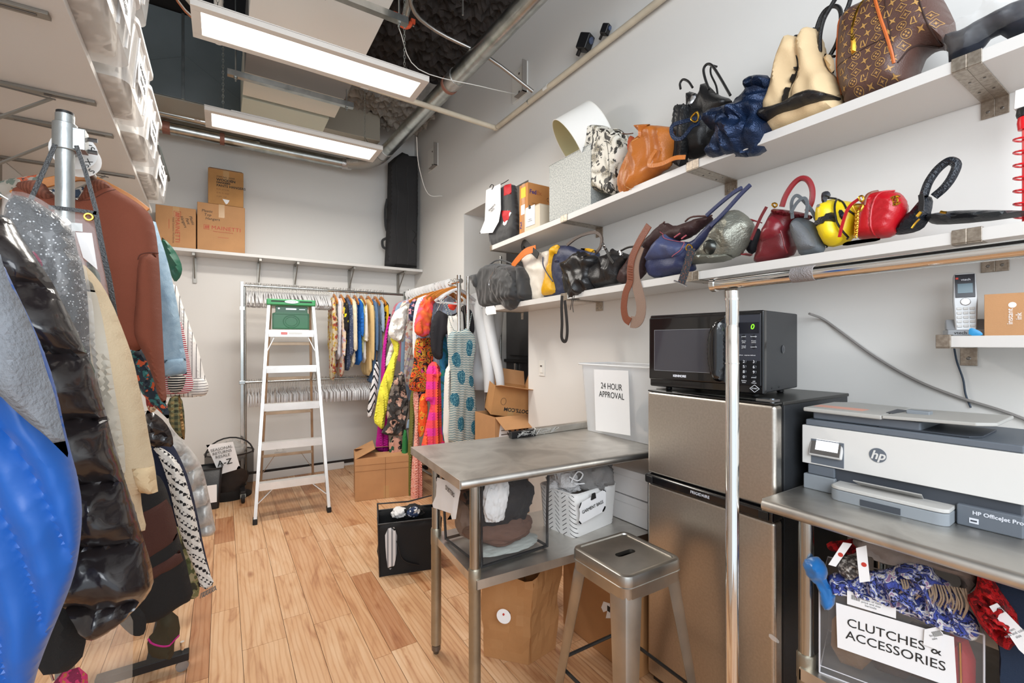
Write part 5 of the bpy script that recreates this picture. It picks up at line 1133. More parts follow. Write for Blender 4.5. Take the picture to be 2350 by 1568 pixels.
cro = M('black_croc', '#20242b', .22, .3, bump=1, bs=140, var=.4)
B = Bag('wristlet_bag', 'shiny black crocodile-texture pouch with a thick upright loop handle', 'bag', 'L', [(1330, 605), (1440, 490), (1555, 355), (1600, 330), (1652, 350), (1642, 450), (1600, 565), (1530, 612), (1400, 637), (1350, 632)], .05, cro, x=1.88, rest=1.786, margin=.02, fold=(.03, 10, 10))
B.tube('loop_handle', [(1585, 340), (1620, 240), (1680, 150), (1745, 90), (1795, 70), (1838, 105), (1800, 200), (1740, 280), (1665, 345)], .0125, cro, off=-.01)
B.strap('tassel_strap', [(1600, 345), (1605, 400), (1600, 470)], .014, blk, off=-.05); B.tube('gold_bead', [(1605, 478), (1595, 490), (1575, 515)], .005, gold, off=-.055)
B.tube('gold_leaf_chain', [(1590, 530), (1560, 560), (1530, 600)], .003, gold, off=-.05)
B = Bag('black_clutch', 'flat black clutch lying open-ended at right end of the lower shelf', 'clutch', 'L', [(1590, 500), (1620, 472), (1800, 448), (2000, 442), (2310, 447), (2450, 450), (2450, 480), (2000, 540), (1700, 560), (1620, 545)], .09, leather('black_pebble', '#26292c', .4, .5, 120), x=1.90, rest=1.787, margin=.012, fold=None)
B.patch('open_gap', [(1625, 495), (1700, 487), (2000, 500), (2050, 515), (1800, 530), (1640, 522)], .02, M('lining_dark'), off=-.08); B.tube('gold_snap', [(1790, 495), (1810, 500), (1835, 502)], .004, gold, off=-.1)
# red wire stand at the very right edge
t = thing('red_wire_stand', 'bright red spiral wire stand at right edge of the photo', 'stand', tuple(onX(2352, 480, 1.93))[:2]+(1.79,), 0)
rp = M('red_gloss', '#e01420', .3); m_ = MB().tube([(0, 0, 0), (0, 0, .30)], .006, 8)
obj('post', m_, rp, t)
for k in range(7): obj('ring', MB().tube([(.022*math.cos(a), .022*math.sin(a), .03+.037*k+.004*math.sin(a)) for a in [j*math.pi/8 for j in range(16)]], .0028, 6, closed=True), rp, t)
obj('red_cap', MB().lathe([(.014, .28), (.016, .30), (.014, .315)], 20), rp, t); obj('black_top', MB().lathe([(.016, .316), (.018, .325), (.016, .34)], 20), blk, t); obj('white_top', MB().prism([(-.015, .341), (.02, .341), (.03, .40), (0, .40)], -.02, .02), paper, t, bev=.003)
# ---------------------------------------------------------------- cardboard boxes and the back shelf
kraft = M('cardboard', '#bd8d60', .8, bump=.15, bs=120, var=.07)
kraft_d = M('cardboard_inner', '#8a5c38', .85); rprint = M('box_red', '#b8432f', .6)
def carton(t, w, d, h, m=None, open_=False, tape=True):
    m = m or kraft
    if not open_:
        b = obj('carton', MB().box(0, w, 0, d, 0, h), m, t, bev=.004)
    else:
        mb = MB(); k = .004
        mb.box(0, w, 0, k, 0, h).box(0, w, d-k, d, 0, h).box(0, k, k, d-k, 0, h).box(w-k, w, k, d-k, 0, h).box(k, w-k, k, d-k, 0, k)
        b = obj('carton', mb, m, t)
    if tape: obj('packing_tape', MB().box(w/2-.025, w/2+.025, -.0008, -.0002, h*.72, h).box(w/2-.025, w/2+.025, -.0008, d, h+.0002, h+.0008) if not open_ else MB().box(w/2-.025, w/2+.025, -.0008, -.0002, 0, h*.3), M('tape_clear', '#d3a873', .25, alpha=.8), b)
    return b
def flap(t, hinge_a, hinge_b, length, ang, m=None):
    """a flap hinged on a->b that swings ang degrees out of the horizontal"""
    a, b = Vector(hinge_a), Vector(hinge_b); d = (b-a).normalized(); n = Vector((d.y, -d.x, 0)); v = n*math.cos(rot(ang))+Vector((0, 0, 1))*math.sin(rot(ang)); up = d.cross(v).normalized()*.002
    c = [a, b, b-d*.012+v*length, a+d*.012+v*length]
    vs = [p-up for p in c]+[p+up for p in c]
    return obj('flap', MB().add(vs, [(0, 3, 2, 1), (4, 5, 6, 7), (0, 1, 5, 4), (1, 2, 6, 5), (2, 3, 7, 6), (3, 0, 4, 7)]), m or kraft, t)
def mlogo(t, x, z, s, rz=0, y=-.0008):
    """square emblem of three slanting bars and the maker's lettering"""
    o = obj('printed_emblem', MB(), rprint, t) if False else None
    mb = MB(); q = s*.5
    for a, b, c, d_ in ((-q, q, q-.003, q), (-q, q, -q, -q+.003), (-q, -q+.003, -q, q), (q-.003, q, -q, q)): mb.box(a, b, -.0004, 0, c, d_)
    for k in range(3): mb.prism([(-.6*q+k*.5*q, -.6*q), (-.3*q+k*.5*q, -.6*q), (-.1*q+k*.5*q, .6*q), (-.45*q+k*.5*q, .6*q)], -.0005, 0)
    o = obj('printed_emblem', mb, rprint, t, flat=True); o.location = (x, y, z); o.rotation_euler = (0, rz, 0); return o
t = thing('cardboard_box', 'cardboard box with sideways red print at left end of the back shelf', 'box', (-.525, 5.36, ZS+.001), 0)
b = carton(t, .31, .25, .385); e = mlogo(b, .165, .315, .055, math.pi/2)
text('lettering', 'MAINETTI', .050, rprint, b, (.165, -.001, .165), rot=(math.pi/2, math.pi/2, 0), space=1.1); text('lettering', 'Retail Solutions Worldwide', .022, M('print_brown'), b, (.135, -.001, .16), rot=(math.pi/2, math.pi/2, 0))
text('handwriting', 'Plastic\nPant\nHangers', .034, ink, b, (.245, -.001, .26), rot=(math.pi/2, rot(72), 0), shear=.2); obj('print_line', MB().box(.10, .103, -.0006, 0, .17, .26), rprint, b)
t = thing('cardboard_box', 'square cardboard box with red emblem on the back shelf under another box', 'box', (-.205, 5.36, ZS+.001), 0)
b = carton(t, .40, .27, .462); mlogo(b, .075, .225, .045); text('lettering', 'MAINETTI', .052, rprint, b, (.115, -.001, .225), align='LEFT', space=1.1)
text('handwriting', 'Plastic\n  Top\n   Hangers', .036, ink, b, (.035, -.001, .345), align='LEFT', shear=.15); text('lettering', 'Retail Solutions Worldwide', .015, rprint, b, (.13, -.001, .19), align='LEFT'); obj('print_line', MB().box(.17, .26, -.0006, 0, .135, .138), rprint, b)
t = thing('cardboard_box', 'worn cardboard box with black handwriting stacked on top of the square one', 'box', (-.118, 5.37, ZS+.466), 0)
b = carton(t, .30, .25, .345, M('cardboard_worn', '#b78650', .8, bump=.3, bs=60, var=.12))
fl_ = flap(b, (0, 0, .345), (.30, 0, .345), .13, 158); obj('flap', MB().prism([(0, .346), (.15, .385), (.30, .346), (.30, .350), (.15, .39), (0, .350)], .10, .24), kraft_d, b)
text('lettering', 'ITEM NO. 42009', .022, ink, b, (.07, -.001, .275), align='LEFT'); text('handwriting', 'WOODEN', .034, ink, b, (.07, -.001, .245), align='LEFT', bold=.001); text('handwriting', 'HANGERS', .026, ink, b, (.07, -.001, .218), align='LEFT', bold=.001)
text('handwriting', 'PANTS HANGERS', .032, ink, b, (.07, -.001, .188), align='LEFT', bold=.0006); text('lettering', 'N.W. 6.9 KGS\n\nG.W. 9.1 KGS\n\nCUFT. 1.47', .018, M('print_brown'), b, (.07, -.001, .115), align='LEFT')
obj('torn_label', MB().prism([(.12, .06), (.18, .055), (.165, .02), (.15, .01), (.14, .025)], -.0012, -.0002), paper, b)
# tall black case
PLc = Plane(1.62, 5.47, ZS+.001, 0)
t = pthing(PLc, 'upright_case', 'tall black fabric case standing upright on right end of the back shelf', 'case')
P_ = [(u, max(w, 0) if w > .03 else 0) for u, w in PLc.tr('E', [(2020, 128), (2075, 80), (2140, 35), (2200, 66), (2270, 72), (2272, 500), (2262, 1010), (1990, 990), (2010, 600)])]
pf = Puff(P_, .075, R=.05, res=.03, ch=0, fold=(.012, 4, 2), power=.6)
cs2 = obj('case_body', pf.mb, M('case_black', '#2b2a2b', .75, bump=.5, bs=200), t)
pu_, _z = PLc.at(*cr('E', [(2100, 500)])[0])
for uu in (pu_-.03, pu_+.10): obj('seam', MB().tube([(uu+.01*math.sin(k), -(pf.hat(uu, z_)+.002), z_) for k, z_ in enumerate([.05+.1*j for j in range(13)])], .004, 6), blk_n, t)
q = PLc.tr('E', [(2015, 430), (1998, 520), (2000, 640), (2012, 700)]); obj('carry_handle', MB().strap([(a, 0, b) for a, b in q], .012, .03, (0, 1, 0)), blk_n, t)
q = PLc.tr('E', [(2010, 760), (1975, 780), (1978, 830), (2005, 850)]); obj('carry_handle', MB().strap([(a, 0, b) for a, b in q], .012, .03, (0, 1, 0)), blk_n, t)
q = PLc.tr('E', [(2210, 700), (2240, 740), (2215, 790), (2235, 820)]); obj('cord', MB().tube([(a, -(pf.hat(a, b)+.003), b) for a, b in q], .004, 6, sm=3), blk, t)

# ---------------------------------------------------------------- clothes racks at the back
wire = M('hanger_wire', '#b9b6b0', .25, 1); hclear = M('hanger_clear', '#ececee', .12, alpha=.62, spec=.9); hdark = M('hanger_pad', '#4a4745', .5)
wood_h = M('hanger_wood', '#c47a30', .4, bump=.15, bs=60, bstretch=(1, 1, 8), var=.12)
YA = 5.06; ZA = 2.015; ZA2 = 1.085
t = thing('clothes_rack', 'double-tier chrome clothes rack along the back wall behind the ladder', 'clothes rack', (.16, YA, 0))
obj('upright', MB().box(-.014, .014, -.014, .014, .10, 2.05), leg_m, t, bev=.003)
obj('upright', MB().tube([(.032, .0, .10), (.022, .0, 2.0)], .010, 10), leg_m, t)
obj('upright', MB().box(1.586, 1.614, -.014, .014, .10, 2.05), leg_m, t, bev=.003)
obj('top_rail', MB().tube([(-.01, 0, ZA), (1.60, 0, ZA)], .013, 12), leg_m, t); obj('lower_rail', MB().tube([(-.01, 0, ZA2), (1.60, 0, ZA2)], .013, 12), leg_m, t)
for x in (0, 1.6):
    obj('base_bar', MB().box(x-.02, x+.02, -.25, .25, .085, .11), dkgap, t, bev=.003)
    for y in (-.23, .23):
        c = obj('caster', MB().lathe([(.042, -.014), (.046, 0), (.042, .014)], 20, (x, y, .046), ax='x'), M('rubber_black'), t)
        obj('caster_fork', MB().box(x-.022, x+.022, y-.025, y+.02, .06, .085).box(x-.022, x-.018, y-.012, y+.012, .04, .08).box(x+.018, x+.022, y-.012, y+.012, .04, .08), M('fork_grey', '#9aa09a', .4, .7), c)
obj('clamp', MB().cb((0, 0, ZA2), (.05, .05, .035)), leg_m, t, bev=.004); obj('height_collar', MB().box(-.018, .018, -.018, .018, 1.78, 1.81), leg_m, t)
# corner rack
XB_, ZB_ = 1.79, 2.015
t = thing('clothes_rack', 'chrome clothes rack of dresses running away from the front post beside alcove', 'clothes rack', (XB_, 3.70, 0))
obj('upright', MB().tube([(0, 0, .05), (0, 0, 2.07)], .019, 16), chrome, t); obj('upright', MB().tube([(.075, -.03, .05), (.075, -.03, 2.06)], .015, 16), chrome, t); obj('upright', MB().tube([(0, 1.28, .05), (0, 1.28, 2.07)], .016, 12), leg_m, t)
obj('top_rail', MB().tube([(0, 0, ZB_), (0, 1.30, ZB_)], .014, 12), chrome, t); obj('lower_rail', MB().tube([(0, 0, .12), (0, 1.30, .12)], .014, 12), leg_m, t)
obj('base', MB().box(-.22, .22, -.02, .02, .0, .05).box(-.22, .22, 1.26, 1.30, 0, .05), dkgap, t, bev=.004)
obj('rail_end', MB().tube([(0, .0, ZB_), (0, -.045, ZB_)], .022, 16), chrome, t)
# hangers (single meshes: their parts are a pixel wide)
def hanger_mesh(kind):
    mb = MB(); hook = [(0, .0, -.075), (0, 0, -.045), (0, .018, -.030), (0, .022, -.008), (0, .008, .012), (0, -.010, .012), (0, -.018, .0)]
    mb.tube([(p[0], p[1], p[2]+.003) for p in hook], .0018, 5, sm=2); nf = len(mb.f)
    if kind == 'top':
        mb.sweep([(0, -.205, -.195), (0, -.14, -.145), (0, -.05, -.095), (0, 0, -.075), (0, .05, -.095), (0, .14, -.145), (0, .205, -.195)], [(.012, .004), (-.012, .004), (-.012, -.004), (.012, -.004)], up=(0, 0, 1))
        mb.sweep([(0, -.19, -.205), (0, 0, -.215), (0, .19, -.205)], [(.006, .003), (-.006, .003), (-.006, -.003), (.006, -.003)], up=(0, 0, 1))
    else:
        mb.sweep([(0, -.16, -.145), (0, -.04, -.12), (0, 0, -.075), (0, .04, -.12), (0, .16, -.145)], [(.010, .003), (-.010, .003), (-.010, -.003), (.010, -.003)], up=(0, 0, 1))
        for s in (-1, 1): mb.cb((0, s*.15, -.185), (.010, .035, .10))
    me = bpy.data.meshes.new('hanger'); me.from_pydata(mb.v, [], mb.f); me.materials.append(wire); me.materials.append(hclear)
    me.polygons.foreach_set('material_index', [0 if i < nf else 1 for i in range(len(mb.f))]); me.polygons.foreach_set('use_smooth', [True]*len(mb.f)); return me
def row(name, me, n, x0, x1, y, z, label, group, seed):
    r = random.Random(seed); proto = None
    for i in range(n):
        x = x0+(x1-x0)*(i+.5)/n+r.uniform(-.002, .002)
        if proto is None: o = proto = link(name, me)
        else: o = proto.copy(); COL.objects.link(o)
        o.location = (x, y, z+.012); o.rotation_euler = (0, 0, r.uniform(-.12, .12)); tag(o, label, 'hanger', group)
row('clothes_hanger', hanger_mesh('top'), 72, .19, .95, YA, ZA, 'empty clear plastic hanger with wire hook on upper rail behind the ladder', 'clear hangers on the upper rail', 1)
row('trouser_hanger', hanger_mesh('clip'), 84, .20, 1.45, YA, ZA2, 'empty clear plastic clip hanger on the lower rail behind the ladder', 'clear clip hangers on the lower rail', 2)

# ---------------------------------------------------------------- floor things
t = thing('cardboard_box', 'large empty cardboard box on the floor under the hanging dresses', 'box', (1.03, 4.31, .002), rot(-12))
carton(t, .56, .42, .385, open_=True); obj('box_crease', MB().box(.004, .556, -.0015, -.0002, .27, .272).box(.004, .556, -.0015, -.0002, .325, .327).box(.27, .273, -.0015, -.0002, .0, .385), kraft_d, t)
flap(t, (0, .42, .385), (0, 0, .385), .20, -150 if False else 155); flap(t, (.0, 0, .385), (.56, 0, .385), .17, 176); flap(t, (.56, .42, .385), (0, .42, .385), .17, 165)

def rings_mesh(rings, cap_b=True, cap_t=False):
    n = len(rings[0]); mb = MB(); mb.v = [tuple(p) for r in rings for p in r]
    for k in range(len(rings)-1): mb.f += [(k*n+i, k*n+(i+1) % n, (k+1)*n+(i+1) % n, (k+1)*n+i) for i in range(n)]
    if cap_b: mb.f.append(tuple(range(n))[::-1])
    if cap_t: mb.f.append(tuple(range((len(rings)-1)*n, len(rings)*n)))
    return mb
def loop(quad, n):
    """resample a quad ring with n points a side"""
    out = []
    for i in range(4):
        a, b = Vector(quad[i]), Vector(quad[(i+1) % 4])
        for k in range(n): out.append(a.lerp(b, k/n))
    return out
def crumple_box(quad0, quad1, z0, z1, n, m, amp, seed, top=False, notch=0):
    rs = []
    q0, q1 = loop(quad0, n), loop(quad1, n); c = sum((Vector(p) for p in quad0), Vector((0, 0)))/4
    for k in range(m+1):
        f = k/m; r = []
        for i, (a, b) in enumerate(zip(q0, q1)):
            p = a.lerp(b, f); z = z0+(z1-z0)*f
            d = (p-c).normalized()*(amp*(noise.noise(Vector((p.x*9+seed, p.y*9, z*7)))+.6*noise.noise(Vector((p.x*25+seed, p.y*25, z*18))))*min(1, f*4))
            if k == m and notch: z += notch*noise.noise(Vector((p.x*6, p.y*6, seed)))
            r.append((p.x+d.x, p.y+d.y, z))
        rs.append(r)
    return rings_mesh(rs, True, top)
# brown paper bag
t = thing('paper_bag', 'crumpled brown paper bag with round white sticker under the work table', 'bag', (1.19, 1.81, .001))
pbm = M('paper_bag', '#b07f50', .75, bump=.3, bs=40, var=.06)
o = obj('bag_body', crumple_box([(-.16, .05), (-.02, -.11), (.155, -.085), (.06, .12)], [(-.17, .06), (-.015, -.135), (.175, -.10), (.07, .145)], 0, .395, 7, 9, .014, 5, notch=.12), pbm, t, solid=.0015, flat=True)
for z in (.2,): obj('fold_crease', MB().tube([(-.018, -.128, .02), (-.01, -.118, .21), (-.012, -.142, .38)], .0018, 5), M('bag_crease', '#9a6738', .8), t)
def disc_on(t, name, c, n, r, m):
    n = Vector(n).normalized(); mt = Matrix.Translation(c) @ n.to_track_quat('Z', 'Y').to_matrix().to_4x4()
    return obj(name, MB().lathe([(r, 0), (r, .001)], 28, mat=mt), m, t), mt
st_, mt = disc_on(t, 'round_sticker', (-.126, -.070, .235), (-.75, -.66, 0), .033, paper)
obj('sticker_mark', MB().ball((-.128, -.072, .245), .005, 8), red_i, st_)
obj('bag_handle', MB().tube([(-.03, .0, .30), (-.02, .02, .36), (.03, .03, .38), (.06, .03, .30)], .004, 6, sm=3), M('twine', '#7c5a39', .8), t)
obj('bag_contents', MB().ball((0, .0, .22), .10, 12, (1, .8, .7)), M('contents_dark', '#46362a', .8), t)
# boxes under the table
t = thing('cardboard_box', 'big cardboard box with torn white label behind the stool under work table', 'box', (1.50, 1.86, .001), rot(-90))
b = carton(t, .49, .42, .49, M('cardboard_warm', '#aa7a4c', .8, bump=.15, bs=120, var=.06), tape=False)
obj('torn_label', MB().prism([(.285, .22), (.30, .255), (.34, .265), (.345, .20), (.315, .185), (.325, .225), (.30, .205)], -.0015, -.0003), paper, b); obj('label_print', MB().box(.325, .343, -.0022, -.0016, .225, .25), ink, b)
t = thing('cardboard_box', 'narrow printed cardboard box behind the brown paper bag', 'box', (1.22, 2.13, .001), rot(-20))
b = carton(t, .26, .18, .47, kraft, tape=False); text('fine_print', '\n'.join(['handle with care this side up do not stack']*9), .011, M('print_brown'), b, (.13, -.001, .33))

# black mesh tote on the floor
t = thing('mesh_tote', 'open black tote bag with white striped window standing on the floor left of table leg', 'tote bag', (.83, 2.841, .001), rot(-15))
mb = MB(); w, d, h = .37, .24, .33
fabk = M('tote_black', '#1c1c1d', .8, bump=.4, bs=300)
o = obj('bag_body', crumple_box([(0, 0), (w, 0), (w, d), (0, d)], [(-.01, -.012), (w+.01, -.01), (w, d), (-.005, d)], 0, h, 8, 8, .012, 8), fabk, t, solid=.003)
obj('edge_binding', MB().tube([(-.01, -.012, h), (w+.01, -.01, h), (w, d, h), (-.005, d, h)], .006, 6, closed=True).tube([(0, -.003, 0), (-.01, -.012, h)], .005, 6).tube([(w, -.003, 0), (w+.01, -.01, h)], .005, 6), blk, t)
wf = Puff([(.05, .03), (.10, .08), (.105, .31), (.03, .30), (.035, .15)], .004, res=.015); o = obj('window', wf.mb, M('striped_white', '#dcdcdc', .6, pat=('stripe', 'X', 12, [(0, '#e8e8e8'), (.6, '#8f9296')])), t); o.location = (0, -.018, 0)
obj('wire_frame', MB().tube([(-.01, -.01, h), (-.015, .02, h+.12), (.18, .05, h+.105), (w-.02, .03, h+.14), (w, 0, h)], .005, 6).tube([(-.005, d, h), (-.012, .03, h+.12)], .004, 6), blk, t)
obj('strap', MB().strap([(.10, -.02, .22), (.14, -.022, .10), (.24, -.022, .05)], .025, .003, (0, 1, 0)), blk, t)
def crumple(name, label, cat, c, sz, m, seed, amp=.35, n=26, group=None, parent=None, ridged=True):
    mb = MB(); vs = []
    for j in range(n+1):
        th = math.pi*j/n
        for i in range(n*2):
            ph = math.pi*i/n; d = Vector((math.sin(th)*math.cos(ph), math.sin(th)*math.sin(ph), math.cos(th)))
            q = noise.noise(d*1.6+Vector((seed, 0, 0)))+.6*(1-2*abs(noise.noise(d*3.1+Vector((0, seed, 3)))) if ridged else noise.noise(d*4))*.6+.25*noise.noise(d*7+Vector((seed, 5, 0)))
            r = 1+amp*q; vs.append((d.x*sz[0]*r, d.y*sz[1]*r, max(d.z*sz[2]*r, -sz[2]*.8)))
    W_ = n*2; mb.add(vs, [(j*W_+i, j*W_+(i+1) % W_, (j+1)*W_+(i+1) % W_, (j+1)*W_+i) for j in range(n) for i in range(W_)])
    o = obj(name, mb, m, parent); o.location = c
    o.data.polygons.foreach_set('use_smooth', [True]*len(o.data.polygons))
    if label: tag(o, label, cat, group)
    return o
a_ = t.location
tag(crumple('scarf', None, None, (.20, .12, .345), (.08, .06, .035), M('cloth_black', '#151516', .85, bump=.5, bs=80), 3, parent=t), 'black cloth'); crumple('white_cloth', None, None, (.13, .11, .35), (.05, .05, .03), M('cloth_white', '#e6e4e2', .85, bump=.4, bs=80), 9, parent=t); crumple('blue_cloth', None, None, (.21, .06, .36), (.04, .04, .028), M('cloth_navywhite', '#2f4163', .85, pat=('noise', 40, [(.3, '#26375a'), (.55, '#e6e6e6')])), 12, parent=t)
# dusters bag (clear vinyl)
def vinyl_bag(name, label, loc, rz, w, d, h, m, edge):
    t = thing(name, label, 'storage bag', loc, rz)
    o = obj('vinyl_walls', crumple_box([(0, 0), (w, 0), (w, d), (0, d)], [(-.012, -.01), (w+.012, -.006), (w+.01, d), (-.01, d)], 0, h, 8, 10, .02, 21), m, t)
    e = MB(); 
    for a, b in (((0, 0), (-.012, -.01)), ((w, 0), (w+.012, -.006)), ((w, d), (w+.01, d)), ((0, d), (-.01, d))): e.tube([(a[0], a[1], .0), ((a[0]+b[0])/2-.004, (a[1]+b[1])/2, h/2), (b[0], b[1], h)], .006, 6, sm=3)
    e.tube([(0, 0, .004), (w, 0, .004), (w, d, .004), (0, d, .004)], .007, 6, closed=True).tube([(-.012, -.01, h), (w+.012, -.006, h), (w+.01, d, h), (-.01, d, h)], .006, 6, closed=True)
    obj('edge_binding', e, edge, t); return t
t = vinyl_bag('clear_storage_bag', 'clear vinyl storage bag with black edges full of folded fabric on table undershelf', (.862, 1.592+.325, ZU1+.008), rot(-88), .32, .335, .345, M('vinyl_smoke', '#6d6868', .05, alpha=.16, spec=1, coat=1), blk)
brn_c = M('cloth_brown', '#6b4d3f', .9, bump=.5, bs=60, bstretch=(1, 1, 6)); wht_c = M('cloth_white'); 
crumple('black_cloth', None, None, (.17, .175, .21), (.135, .15, .135), M('cloth_black'), 31, .2, 40, parent=t); crumple('brown_cloth', None, None, (.19, .17, .085), (.125, .155, .055), brn_c, 33, .16, 40, parent=t)
crumple('white_cloth', None, None, (.285, .09, .24), (.035, .055, .10), wht_c, 35, .3, 40, parent=t); crumple('taupe_cloth', None, None, (.09, .07, .12), (.075, .055, .10), M('cloth_taupe', '#7d6a60', .9, bump=.5, bs=60), 37, .2, 40, parent=t)
crumple('grey_cloth', None, None, (.24, .18, .025), (.075, .15, .02), M('cloth_grey', '#aeb2ac', .9, bump=.5, bs=60), 39, .15, 40, parent=t); crumple('brown_cloth', None, None, (.12, .06, .24), (.09, .045, .05), brn_c, 41, .25, 40, parent=t)
PLd = Plane(.80, 1.7, .7, -90)
q = PLd.tr('H', [(362, 347), (430, 372), (512, 415), (500, 470), (480, 598), (428, 602), (452, 565), (333, 525), (362, 460), (366, 400)])
t = pthing(PLd, 'paper_sign', 'white paper sign reading DUSTERS hanging below left edge of table', 'sign')
obj('sheet', Puff(q, .0012, res=.012, fold=(.004, 7, 5), ch=0).mb, paper, t)
c = PLd.tr('H', [(453, 432)])[0]; text('lettering', 'DUSTERS', .027, ink, t, (c[0], -.007, c[1]), rot=(math.pi/2, rot(8), 0), sx=.8)
# patterned basket
t = thing('storage_basket', 'white fabric basket with black herringbone strokes on table undershelf', 'basket', (1.345, 1.835, ZU1+.002), rot(-82))
hb_m = M('herringbone', '#ebe9e6', .75, pat=('zig', 11, '#ebe9e6', '#2a2a2b', 4.2, 3.2, .17, True), bump=.2, bs=300)
w, d, h = .215, .30, .20
rs = []
for k in range(9):
    f = k/8; e = .012*f; r_ = rrect(w/2+e, .03, 5, w/2, d/2, d/2+e); rs.append([(x+.004*noise.noise(Vector((x*12, y*12, f*3))), y, f*h+(.008*noise.noise(Vector((x*8, y*8, 5))) if k == 8 else 0)) for x, y in r_])
bk_ = obj('basket_body', rings_mesh(rs), hb_m, t, solid=.006); obj('rim', MB().tube(rs[-1], .005, 6, closed=True), M('rim_white', '#e9e7e4', .7), t)
sheetm = Puff([(-.0, -.005), (.10, .005), (.12, .10), (.0, .095), (-.004, .04)], .001, res=.012, fold=(.003, 8, 6), ch=0)
t2 = thing('paper_sign', 'white paper sign reading GARMENT BAGS clipped to the patterned basket', 'sign', (1.405, 1.592, ZU1+.085), rot(2))
sheetm = Puff([(-.0, -.012), (.175, .02), (.178, .125), (-.0, .085), (.01, .04)], .001, res=.014, fold=(.003, 8, 6), ch=0)
s2 = obj('sheet', sheetm.mb, paper, t2); text('lettering', 'GARMENT BAGS', .022, ink, s2, (.088, -.004, .055), rot=(math.pi/2, rot(-10), 0), sx=.85); obj('binder_clip', MB().prism([(.075, .09), (.105, .095), (.10, .12), (.082, .118)], -.008, -.002), ink, s2)
t2.location = (1.372, 1.590, ZU1+.085)
meshm = M('mesh_grey', '#8d8a88', .9, alpha=.85, bump=1, bs=260)
crumple('laundry_bag', 'bunched grey mesh laundry bag piled on right of the patterned basket', 'bag', (1.56, 1.70, ZU1+.245), (.10, .085, .085), meshm, 51, .3)
crumple('laundry_bag', 'bunched white mesh bag with cord piled on left of the patterned basket', 'bag', (1.425, 1.75, ZU1+.225), (.085, .07, .05), M('mesh_white', '#cfcccb', .9, bump=1, bs=200), 55, .4)
tag(obj('drawstring', MB().tube([(1.39, 1.68, ZU1+.27), (1.43, 1.66, ZU1+.25), (1.46, 1.66, ZU1+.275), (1.43, 1.665, ZU1+.29), (1.40, 1.67, ZU1+.24), (1.48, 1.655, ZU1+.23)], .0035, 6, sm=4), paper), 'white drawstring cord looped on top of the patterned basket', 'cord')
for k, (z, lab) in enumerate(((ZU1+.002, 'lower of two white storage boxes on the undershelf beside the refrigerator'), (ZU1+.137, 'upper of two white storage boxes on the undershelf beside the refrigerator'))):
    t = thing('white_box', lab, 'box', (1.72, 1.80, z), rot(-88)); wb = M('box_white', '#dedcdb', .5)
    obj('box_body', MB().box(0, .30, 0, .24, 0, .10), wb, t, bev=.003); obj('box_lid', MB().box(-.003, .303, -.003, .243, .092, .130), wb, t, bev=.003)

# frosted bin on the table
t = thing('plastic_bin', 'frosted clear plastic bin with paper sign standing at back of the work table', 'bin', (1.80, 2.03, ZT1+.002), rot(-90))
w, d, h = .54, .25, .385; rs = []
frost = M('frosted', '#e9ebee', .3, alpha=.5)
for k in range(6): f = k/5; e = .035*f; rs.append([(x, y, f*h) for x, y in rrect(w/2+e, .04, 6, w/2, d/2, d/2+e*.35)])
obj('bin_body', rings_mesh(rs), frost, t); obj('bin_rim', rings_mesh([[(x, y, h-.004) for x, y in rrect(w/2+.058, .05, 6, w/2, d/2, d/2+.024)], [(x, y, h+.006) for x, y in rrect(w/2+.058, .05, 6, w/2, d/2, d/2+.024)]], False), M('rim_frost', '#eff0f1', .3, alpha=.85), t, solid=.004)
crumple('plastic_wrap', None, None, (.42, .14, .12), (.12, .07, .11), M('bagged', '#cfdbe2', .2, alpha=.6), 61, .2, parent=t)
PLs = Plane(1.775, 1.9, 1.1, -90); q = PLs.tr('X', [(1363, 848), (1442, 851), (1447, 1000), (1367, 988)])
t = pthing(PLs, 'paper_sign', 'white sign reading 24 HOUR APPROVAL taped on front of frosted bin', 'sign')
sh = obj('sheet', MB().prism(q, -.0006, .0006), paper, t)
c = PLs.tr('X', [(1403, 898)])[0]; text('lettering', '24 HOUR\nAPPROVAL', .047, ink, sh, (c[0], -.0012, c[1]), sx=.82)

# clear acrylic bin with scarves
PLb = Plane(1.467, .637, ZU2+.002, -71.9)
t = pthing(PLb, 'acrylic_bin', 'clear acrylic bin with paper sign on undershelf of the printer table', 'bin')
w, d, h = .335, .25, .245; acr = M('acrylic', '#c9c6c6', .04, alpha=.07, spec=1, coat=1)
obj('bin_walls', MB().box(0, w, 0, .003, 0, h).box(0, w, d-.003, d, 0, h).box(0, .003, .003, d-.003, 0, h).box(w-.003, w, .003, d-.003, 0, h).box(.003, w-.003, .003, d-.003, 0, .003), acr, t)
obj('bin_edges', MB().tube([(0, 0, h), (w, 0, h), (w, d, h), (0, d, h)], .0022, 6, closed=True).tube([(0, 0, 0), (w, 0, 0), (w, d, 0), (0, d, 0)], .0022, 6, closed=True).tube([(0, 0, 0), (0, 0, h)], .0022, 6).tube([(w, 0, 0), (w, 0, h)], .0022, 6).tube([(0, 0, .02), (w, 0, .02)], .0015, 6), M('acrylic_edge', '#e9e6ea', .1, alpha=.7), t)
q = [PLb.at(*p) for p in cr('O', [(602, 1003), (1418, 1240), (1440, 1600), (612, 1312)])]
t2 = pthing(PLb, 'paper_sign', 'white sign reading CLUTCHES and ACCESSORIES on front of acrylic bin', 'sign'); sh = obj('sheet', MB().prism(q, -.0065, -.0055), paper, t2)
c1_ = PLb.at(*cr('O', [(988, 1235)])[0]); c2_ = PLb.at(*cr('O', [(998, 1330)])[0])
text('lettering', 'CLUTCHES &', .0335, ink, sh, (c1_[0], -.0072, c1_[1]), rot=(math.pi/2, 0, 0)); text('lettering', 'ACCESSORIES', .0335, ink, sh, (c2_[0], -.0072, c2_[1]), rot=(math.pi/2, 0, 0))
